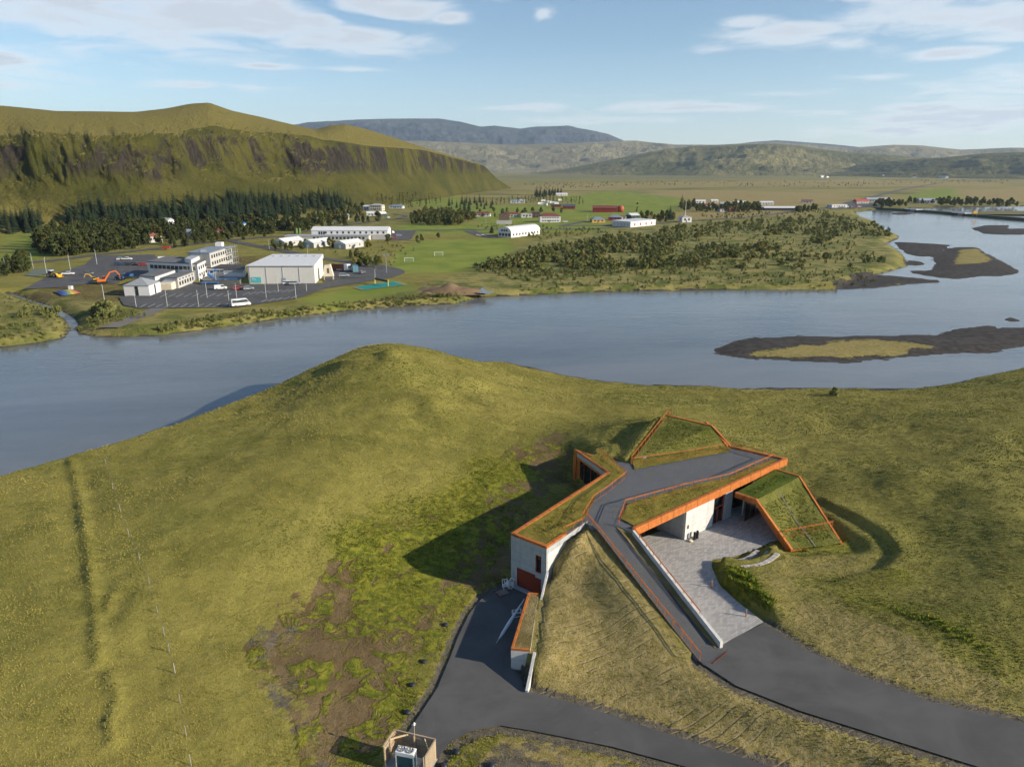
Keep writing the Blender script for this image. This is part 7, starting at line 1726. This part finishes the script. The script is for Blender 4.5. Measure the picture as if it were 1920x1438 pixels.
# round black caps beside the road
for i, (px, py) in enumerate(((835,1172),(795,1241),(773,1285),(764,1336),(856,1411),(832,1436),(921,1436))):
    p = ground_px(px, py); o = empty('ground_vent', p); o.scale = (.75, .75, .75); tag(o, 'round black ventilation cap in the grass beside the service road', 'vent cap', 'vent caps along the service road')
    MB().tube((0, 0, -.3), (0, 0, .14), .3, n=12).build('stem', M_BLACK, o); MB().lathe([(.40, .10), (.43, .16), (.36, .27), (.20, .35), (.01, .38)], 16).build('cap', mat('dark_blue_black', (.022, .028, .038), .4), o, smooth=True)
# pallet, white garden chairs, furled awning in the yard
p = at(942, 1112, ZY+.03); o = empty('pallet', p, .55); tag(o, 'wooden pallet lying at the edge of the yard', 'pallet')
for k in range(6): MB().box(-.7, .7, -.5+k*.18, -.5+k*.18+.12, .10, .13).build('slat', mat('pallet_wood', (.22, .18, .15), .9, 0, .2), o)
for k in range(3): MB().box(-.7+k*.62, -.7+k*.62+.12, -.5, .52, .0, .098).build('runner', M_DOOR, o)
def frame_chair(x, y, z, rz, tilt, label):
    o = empty('garden_chair', (x, y, z), rz); o.rotation_euler = (tilt, 0, rz); tag(o, label, 'chair', 'white chairs stacked by the garage')
    def loop(name, pts, r=.03):
        m = MB(); n = len(pts)
        for i in range(n): m.tube(pts[i], pts[(i+1) % n], r, n=6)
        m.build(name, M_WHITE, o)
    loop('seat_frame', [(-.28,-.28,.45),(.28,-.28,.45),(.28,.28,.45),(-.28,.28,.45)]); loop('back_frame', [(-.28,.28,.45),(.28,.28,.45),(.26,.42,1.0),(-.26,.42,1.0)])
    for i in range(5): MB().beam((-.24+i*.12, -.28, .45), (-.24+i*.12, .28, .45), .05, .03).build('seat_slat', M_WHITE, o)
    for sx in (-1, 1):
        for sy in (-1, 1): MB().tube((sx*.27, sy*.27, 0), (sx*.27, sy*.27, .45), .03, n=6).build('leg', M_WHITE, o)
p = at(953, 1103, ZY+.03)
for i, (dx, dy, dz, rz, tl, lb) in enumerate(((-.35, 0, 0, .3, 0, 'white slatted garden chair at the bottom of the heap beside the pallet'), (.35, .3, 0, 1.9, 0, 'white slatted garden chair against the concrete corner'), (-.1, .15, .55, .9, 3.0, 'white slatted garden chair upside down on the heap'), (.1, -.35, .25, 2.6, 1.3, 'white slatted garden chair tipped on its side on the heap'))): frame_chair(p[0]+dx, p[1]+dy, p[2]+dz+(.6 if tl == 3.0 else .2 if tl else 0), rz, tl, lb)
a, b = Vector(at(983, 1123, 2.9)), Vector(at(935, 1198, ZY+.25)); o = empty('furled_awning', b); tag(o, 'long furled white awning leaning from the retaining bay onto the yard', 'awning')
m = MB(); q = [a.lerp(b, t) for t in (0, .3, .6, .85, 1)]; rr = [.05, .13, .20, .17, .05]
for i in range(4): m.tube(q[i], q[i+1], rr[i], rr[i+1], n=8, caps=False)
m.build('cloth', mat('white_canvas', (.62, .64, .68), .8, 0, .12, 3), o, smooth=True, org=b); MB().tube(b+(b-a).normalized()*-.2, b+(b-a).normalized()*.6-Vector((0, 0, .0)), .035, n=6).build('pole', M_STEEL, o, org=b)
p = at(970, 1153, ZY+.02); o = empty('crate', p, .3); tag(o, 'open white frame crate beside the retaining bay', 'crate')
for z_ in (.05, .5):
    for s in (-1, 1): MB().beam((-.5, s*.35, z_), (.5, s*.35, z_), .05, .05).build('rail', M_WHITE, o); MB().beam((s*.5, -.35, z_), (s*.5, .35, z_), .05, .05).build('rail', M_WHITE, o)
for sx in (-1, 1):
    for sy in (-1, 1): MB().box(sx*.5-.03, sx*.5+.03, sy*.35-.03, sy*.35+.03, 0, .55).build('post', M_WHITE, o)
# timber screen round the heat pump
zt, zg = 4.25, 2.15
k0, k1, k2, k3 = (Vector(at(x, y, zt)[:2]) for x, y in ((718, 1399.4), (739.5, 1367.6), (816.6, 1385.5), (796, 1419)))
k3 = k2+(k0-k1)*1.02
so2 = (k0.x, k0.y, zg); scr = empty('timber_screen', so2); tag(scr, 'three-sided screen of weathered vertical boards on a slab beside the fork of the service road', 'screen fence')
sheet('slab', [tuple(lerp2(k, (k0+k2)/2, -.06)) for k in (k0, k1, k2, k3)], lambda x, y: zg+.03, M_CON, scr, None, so2)
PL = {}
for a, b, out in ((k0, k1, 1), (k1, k2, 1), (k2, k3, 1)):
    d = (b-a); L = d.length; d.normalize(); n = Vector((-d.y, d.x)); N = int(L/.135); ang = math.atan2(d.y, d.x)
    for i in range(N):
        c = a+d*(L*(i+.5)/N); j = (i*5+int(L*10)) % 4
        if j not in PL: q = MB().box(-.055, .055, -.014, .014, 0, zt-zg-.02*j).build('board', M_WOOD, scr); PL[j] = q.data
        else: q = bpy.data.objects.new('board', PL[j]); col.objects.link(q); q.parent = scr
        q.location = (c.x-so2[0], c.y-so2[1], .02); q.rotation_euler.z = ang
    for hgt in (.35, 1.1, 1.8): p, q = a-n*.06, b-n*.06; MB().beam((p.x, p.y, zg+hgt), (q.x, q.y, zg+hgt), .05, .10).build('rail', M_WOOD, scr, org=so2)
    for t in (.01, .5, .99): c = a+d*(L*t)-n*.13; MB().box(c.x-.05, c.x+.05, c.y-.05, c.y+.05, zg, zt-.02).build('post', M_WOODL, scr, org=so2)
    MB().beam((a.x, a.y, zt+.02), (b.x, b.y, zt+.02), .12, .04).build('capping', M_WOOD, scr, org=so2)
dA, dB, dC = (k1-k0).normalized(), (k2-k1).normalized(), (k3-k2).normalized()
p, q = k1-dA*1.0, k1+dB*1.3; MB().beam((p.x, p.y, zt-.12), (q.x, q.y, zt-.12), .09, .12).build('brace', M_WOODL, scr, org=so2)
p, q = k2-dB*1.0, k2+dC*1.0; MB().beam((p.x, p.y, zt-.15), (q.x, q.y, zt-.9), .07, .10).build('brace', M_WOODL, scr, org=so2)
h0, h1, h2 = (Vector(at(x, y, 3.95)[:2]) for x, y in ((740.5, 1408.7), (775, 1415.5), (746.8, 1396)))
ux, uy = (h1-h0), (h2-h0); W_, D_h = ux.length, uy.length; o = empty('heat_pump', (h0.x, h0.y, zg+.03), math.atan2(ux.y, ux.x)); tag(o, 'white twin-fan heat pump standing inside the timber screen', 'heat pump')
H_ = 3.95-zg; MB().box(0, W_, 0, D_h, H_-.42, H_).build('fan_deck', M_WHITE, o, bevel=.03)
for x in (0, W_-.08): 
    for y in (0, D_h-.08): MB().box(x, x+.08, y, y+.08, 0, H_-.42).build('corner_post', M_WHITE, o)
MB().box(.08, W_-.08, .03, D_h-.03, .12, H_-.425).build('coil', mat('teal_coil', (.05, .12, .14), .35, .3, .25, 8, 0, .5, vscale=(1, 1, 12)), o); MB().box(0, W_, 0, D_h, 0, .12).build('plinth', M_STEEL, o)
for k in (0, 1):
    c = (W_*(.27+.46*k), D_h*.5, H_); R_ = min(W_*.21, D_h*.40)
    MB().lathe([(R_*1.08, .0), (R_*1.08, .07), (R_*.98, .07), (R_*.96, .012), (.01, .012)], 20, c=c).build('fan_ring', mat('fan_grey', (.22, .22, .21), .5), o)
    bl_ = MB()
    for j in range(5): a = j*1.257; bl_.add([(c[0]+.1*math.cos(a), c[1]+.1*math.sin(a), c[2]+.02), (c[0]+R_*.9*math.cos(a-.25), c[1]+R_*.9*math.sin(a-.25), c[2]+.03), (c[0]+R_*.9*math.cos(a+.25), c[1]+R_*.9*math.sin(a+.25), c[2]+.055)], [(0, 1, 2)])
    bl_.build('fan_blades', M_WHITE, o)
p = at(777.5, 1379, zt); o = empty('weather_vane', (p[0], p[1], zt)); tag(o, 'thin white weather sensor on a rod above the timber screen', 'sensor'); MB().tube((0, 0, -.3), (0, 0, 1.1), .02, n=6).build('rod', M_WOODL, o); MB().lathe([(.02, 0), (.09, .05), (.10, .22), (.03, .32), (.01, .33)], 10, c=(0, 0, 1.05)).build('sensor_head', M_WHITE, o); MB().beam((-.2, 0, 1.12), (.15, 0, 1.3), .03, .05).build('arm', M_WHITE, o)
# wire fence across the field
FENCE = [(190,842),(199,872),(212,918),(226,958),(242,1004),(262,1050),(280,1096),(296,1150),(308,1190),(318,1222),(328,1262),(338,1318),(349,1378),(358,1432),(368,1490)]
FW = [ground_px(x, y) for x, y in FENCE]; fo = FW[0]; fen = empty('wire_fence', fo); tag(fen, 'wire fence on thin grey posts crossing the open grass field', 'fence')
tops = []
for i, p in enumerate(FW):
    z = hz(p[0], p[1]); r = random.Random(i); lean = (r.uniform(-.05, .05), r.uniform(-.05, .05)); hh = 1.15 if i in (0, 10) else .95
    MB().tube((p[0], p[1], z-.2), (p[0]+lean[0], p[1]+lean[1], z+hh), .04 if i != 10 else .07, .035, n=6).build('post', mat('silvered_post', (.30, .29, .26), .85), fen, org=fo); tops.append((p[0]+lean[0], p[1]+lean[1], z))
for hgt in (.32, .62, .9):
    m = MB()
    for a, b in zip(tops[:-1], tops[1:]): m.tube((a[0], a[1], a[2]+hgt), (b[0], b[1], b[2]+hgt), .006, n=4, caps=False)
    m.build('wire', mat('rusty_wire', (.16, .14, .12), .7), fen, org=fo)
# ------------------------------------------------------------------ grass you can tell apart near the camera
def nearest_mask(A, P):
    i = np.clip(np.searchsorted(gx, P[:, 0]), 1, len(gx)-1); i -= (P[:, 0]-gx[i-1]) < (gx[i]-P[:, 0])
    j = np.clip(np.searchsorted(gy, P[:, 1]), 1, len(gy)-1); j -= (P[:, 1]-gy[j-1]) < (gy[j]-P[:, 1])
    return A[j*len(gx)+i]
def tuft_mesh(name, P, Z, hgt, wid, colr, parent=None, org=(0, 0, 0), blades=5, seed=1):
    g = np.random.default_rng(seed); n = len(P); V = np.zeros((n, blades, 3, 3)); a0 = g.random(n)*6.283
    for k in range(blades):
        a = a0+k*6.283/blades+g.normal(size=n)*.35; d = np.c_[np.cos(a), np.sin(a)]; s = np.c_[-d[:, 1], d[:, 0]]
        w = wid*(.5+.5*g.random(n)); l = hgt*(.6+.6*g.random(n)); lean = l*(.35+.65*g.random(n)); r0 = wid*.25
        V[:, k, 0, :2] = P+d*r0[:, None]-s*w[:, None]*.5; V[:, k, 1, :2] = P+d*r0[:, None]+s*w[:, None]*.5; V[:, k, 2, :2] = P+d*(r0+lean)[:, None]
        V[:, k, 0, 2] = V[:, k, 1, 2] = Z-.03; V[:, k, 2, 2] = Z+l
    V = V.reshape(-1, 3)-np.array(org); o = me_obj(name, [], [], M_TUFT, parent); d = o.data; nf = len(V)//3
    d.vertices.add(len(V)); d.vertices.foreach_set('co', V.ravel()); d.loops.add(len(V)); d.loops.foreach_set('vertex_index', np.arange(len(V), dtype=np.int32)); d.polygons.add(nf); d.polygons.foreach_set('loop_start', np.arange(0, len(V), 3, dtype=np.int32)); d.update(calc_edges=True)
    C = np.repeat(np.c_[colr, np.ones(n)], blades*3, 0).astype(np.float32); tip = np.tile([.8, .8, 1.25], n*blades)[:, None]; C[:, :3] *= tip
    at_ = d.attributes.new('tint', 'FLOAT_COLOR', 'POINT'); at_.data.foreach_set('color', C.ravel()); return o
M_TUFT = bpy.data.materials.new('grass_blades'); _b = NB(M_TUFT); _b.bsdf(_b.attr('tint').outputs['Color'], .9, 0, None, .1)
def mixc(a, b, t): return a*(1-t[:, None])+b*t[:, None]
def grass():
    g = np.random.default_rng(5); N = 330000
    y = 44+ (g.random(N)**1.25)*150; x = (g.random(N)*2-1)*(.80*y+12); P = np.c_[x, y]
    P = P[y < np.interp(x, MID[:, 0], MID[:, 1])-6]
    s = np.full(len(P), -99.)
    for poly, m_ in ((YARD, -.08), (PLAZA, .05), (UPROAD, -.08), (RAMP, .15), (FOOTPRINTS[0][0], .0), ([B_, C_, F_, E_], .1), ([A_, B_, E_, D_], .1), ([V1, V2, V3, V4], .0), ([tuple(k) for k in (k0, k1, k2, k3)], .1), (FOOTPRINTS[-1][0], 0)): s = np.maximum(s, sdist(P, poly, 50)+m_)
    P = P[s < 0]; ma, mb = nearest_mask(MA, P), nearest_mask(MB_, P)
    dirt, lush, dry, sand = ma.T; mown, sod, grav, _ = mb.T
    patch = fbm(P[:, 0], P[:, 1], 2.6, 4, 91); clump = fbm(P[:, 0], P[:, 1], 1.1, 3, 95)
    keep = (sand < .3) & ((dirt < .5) | (patch+.55*(lush-.5) > .12)) & (g.random(len(P)) > grav*.7) & (g.random(len(P)) > sod*.4) & (clump+g.normal(size=len(P))*.8 > -.35-.3*lush)
    P = P[keep]; dirt, lush, dry, sod, patch, clump = (q[keep] for q in (dirt, lush, dry, sod, patch, clump)); Z = H(P); ok = Z > .25; P, Z = P[ok], Z[ok]; dirt, lush, dry, sod, patch, clump = (q[ok] for q in (dirt, lush, dry, sod, patch, clump)); n = len(P)
    big = fbm(P[:, 0], P[:, 1], 24, 4, 97); mid = fbm(P[:, 0], P[:, 1], 5, 3, 98)
    c = mixc(np.array([.160, .152, .032]), np.array([.292, .262, .064]), np.clip(.5+mid*.7+big*.6, 0, 1)); c = mixc(c, np.array([.40, .33, .13]), np.clip(g.random(n)*1.6-1.0, 0, 1))
    c = mixc(c, np.array([.085, .095, .020]), np.clip(g.random(n)*1.5-1.1, 0, 1))
    pat = fbm(P[:, 0]*.7+P[:, 1]*.3, P[:, 1]*1.5, 15, 4, 101, .6); c = mixc(c, np.array([.105, .125, .022]), np.clip(pat*2.2-.1, 0, .8)); c = mixc(c, np.array([.36, .31, .085]), np.clip(-pat*1.6-.15, 0, .6))
    c = mixc(c, mixc(np.array([.25, .200, .075]), np.array([.43, .340, .160]), g.random(n)), dry*.85)
    lg = mixc(np.array([.095, .125, .012]), np.array([.250, .245, .030]), np.clip(.5+mid+g.normal(size=n)*.2, 0, 1)); c = mixc(c, lg, np.clip(np.maximum(lush, dirt*.9), 0, 1))
    c *= (.85+.3*g.random(n))[:, None]
    h = (.05+.06*g.random(n)+.03*np.clip(clump*2, 0, 1))*(1+.9*lush)*(1-.25*dry); w = .09+.07*g.random(n); far = np.clip(P[:, 1]/80, .8, 1.9); 
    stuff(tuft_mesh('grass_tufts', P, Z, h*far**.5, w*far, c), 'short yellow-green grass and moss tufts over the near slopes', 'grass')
    return n
grass()
def roof_grass(polys, seed):
    g = np.random.default_rng(seed); PP = []; ZZ = []; CC = []
    for poly, zf_, per, lo, hi in polys:
        q = np.array(poly); a, b = q.min(0), q.max(0); n = int((b-a).prod()*per); P = a+(b-a)*g.random((n, 2)); P = P[sdist(P, [tuple(p) for p in poly], 50) > .15]
        PP.append(P); ZZ.append(np.array([zf_(x, y) for x, y in P])); t = np.clip(.5+fbm(P[:, 0], P[:, 1], 2.5, 3, seed)*1.2+g.normal(size=len(P))*.25, 0, 1); CC.append(mixc(np.array(lo), np.array(hi), t))
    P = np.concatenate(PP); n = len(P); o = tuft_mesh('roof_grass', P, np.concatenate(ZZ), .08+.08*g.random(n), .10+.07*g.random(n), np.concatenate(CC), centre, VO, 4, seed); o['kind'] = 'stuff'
roof_grass([(g1, lambda x, y: ZR+.03, 14, (.15, .130, .022), (.34, .265, .07)), (g2, lambda x, y: ZR+.04, 14, (.15, .130, .022), (.34, .265, .07)), ([T1, T2, T3, T4], tri_z, 14, (.085, .105, .020), (.24, .215, .06)),
            ([A_, B_, E_, D_], lambda x, y: ZE+.0, 20, (.055, .085, .010), (.125, .160, .022)), ([B_, C_, F_, E_], slz, 18, (.085, .105, .018), (.230, .210, .06))], 8)

def bank_growth():
    """rank green growth on the low bank beside the court and round the foot of the east slope"""
    g = np.random.default_rng(17); PP = []
    for poly, per in ((pxpoly([(1330,1046),(1380,1060),(1420,1078),(1472,1140),(1448,1172),(1392,1136),(1342,1102)], 4.5), 26), (pxpoly([(1478,1026),(1580,1016),(1588,1026),(1492,1046)], 4.0), 22), (pxpoly([(1450,1016),(1474,1018),(1484,1030),(1462,1034)], 4.0), 26),
                      (pxpoly([(1500,1084),(1560,1079),(1650,1086),(1700,1078),(1705,1090),(1640,1100),(1560,1098)], 5), 10), (pxpoly([(1600,1104),(1700,1142),(1800,1172),(1895,1235),(1880,1250),(1780,1205),(1680,1162)], 5), 7)):
        q = np.array(poly); a, b = q.min(0), q.max(0); P = a+(b-a)*g.random((int((b-a).prod()*per), 2)); d = sdist(P, poly, 50); P = P[(d > 0) & (sdist(P, PLAZA, 50) < -.05) & (sdist(P, FOOTPRINTS[-1][0], 50) < .0)]
        PP.append(P)
    P = np.concatenate(PP); n = len(P); Z = H(P)
    # planted in rows that follow the bank
    row = .5+.5*np.sin((P[:, 0]*.80+P[:, 1]*.60)*5.2); t = np.clip(.35+.5*row+g.normal(size=n)*.2, 0, 1)
    c = mixc(np.array([.065, .105, .010]), np.array([.190, .225, .026]), t); yel = g.random(n) > .985; c[yel] = (.55, .40, .03)
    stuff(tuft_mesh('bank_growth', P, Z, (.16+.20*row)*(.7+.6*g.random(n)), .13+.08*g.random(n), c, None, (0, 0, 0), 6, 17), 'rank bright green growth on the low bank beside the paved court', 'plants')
bank_growth()
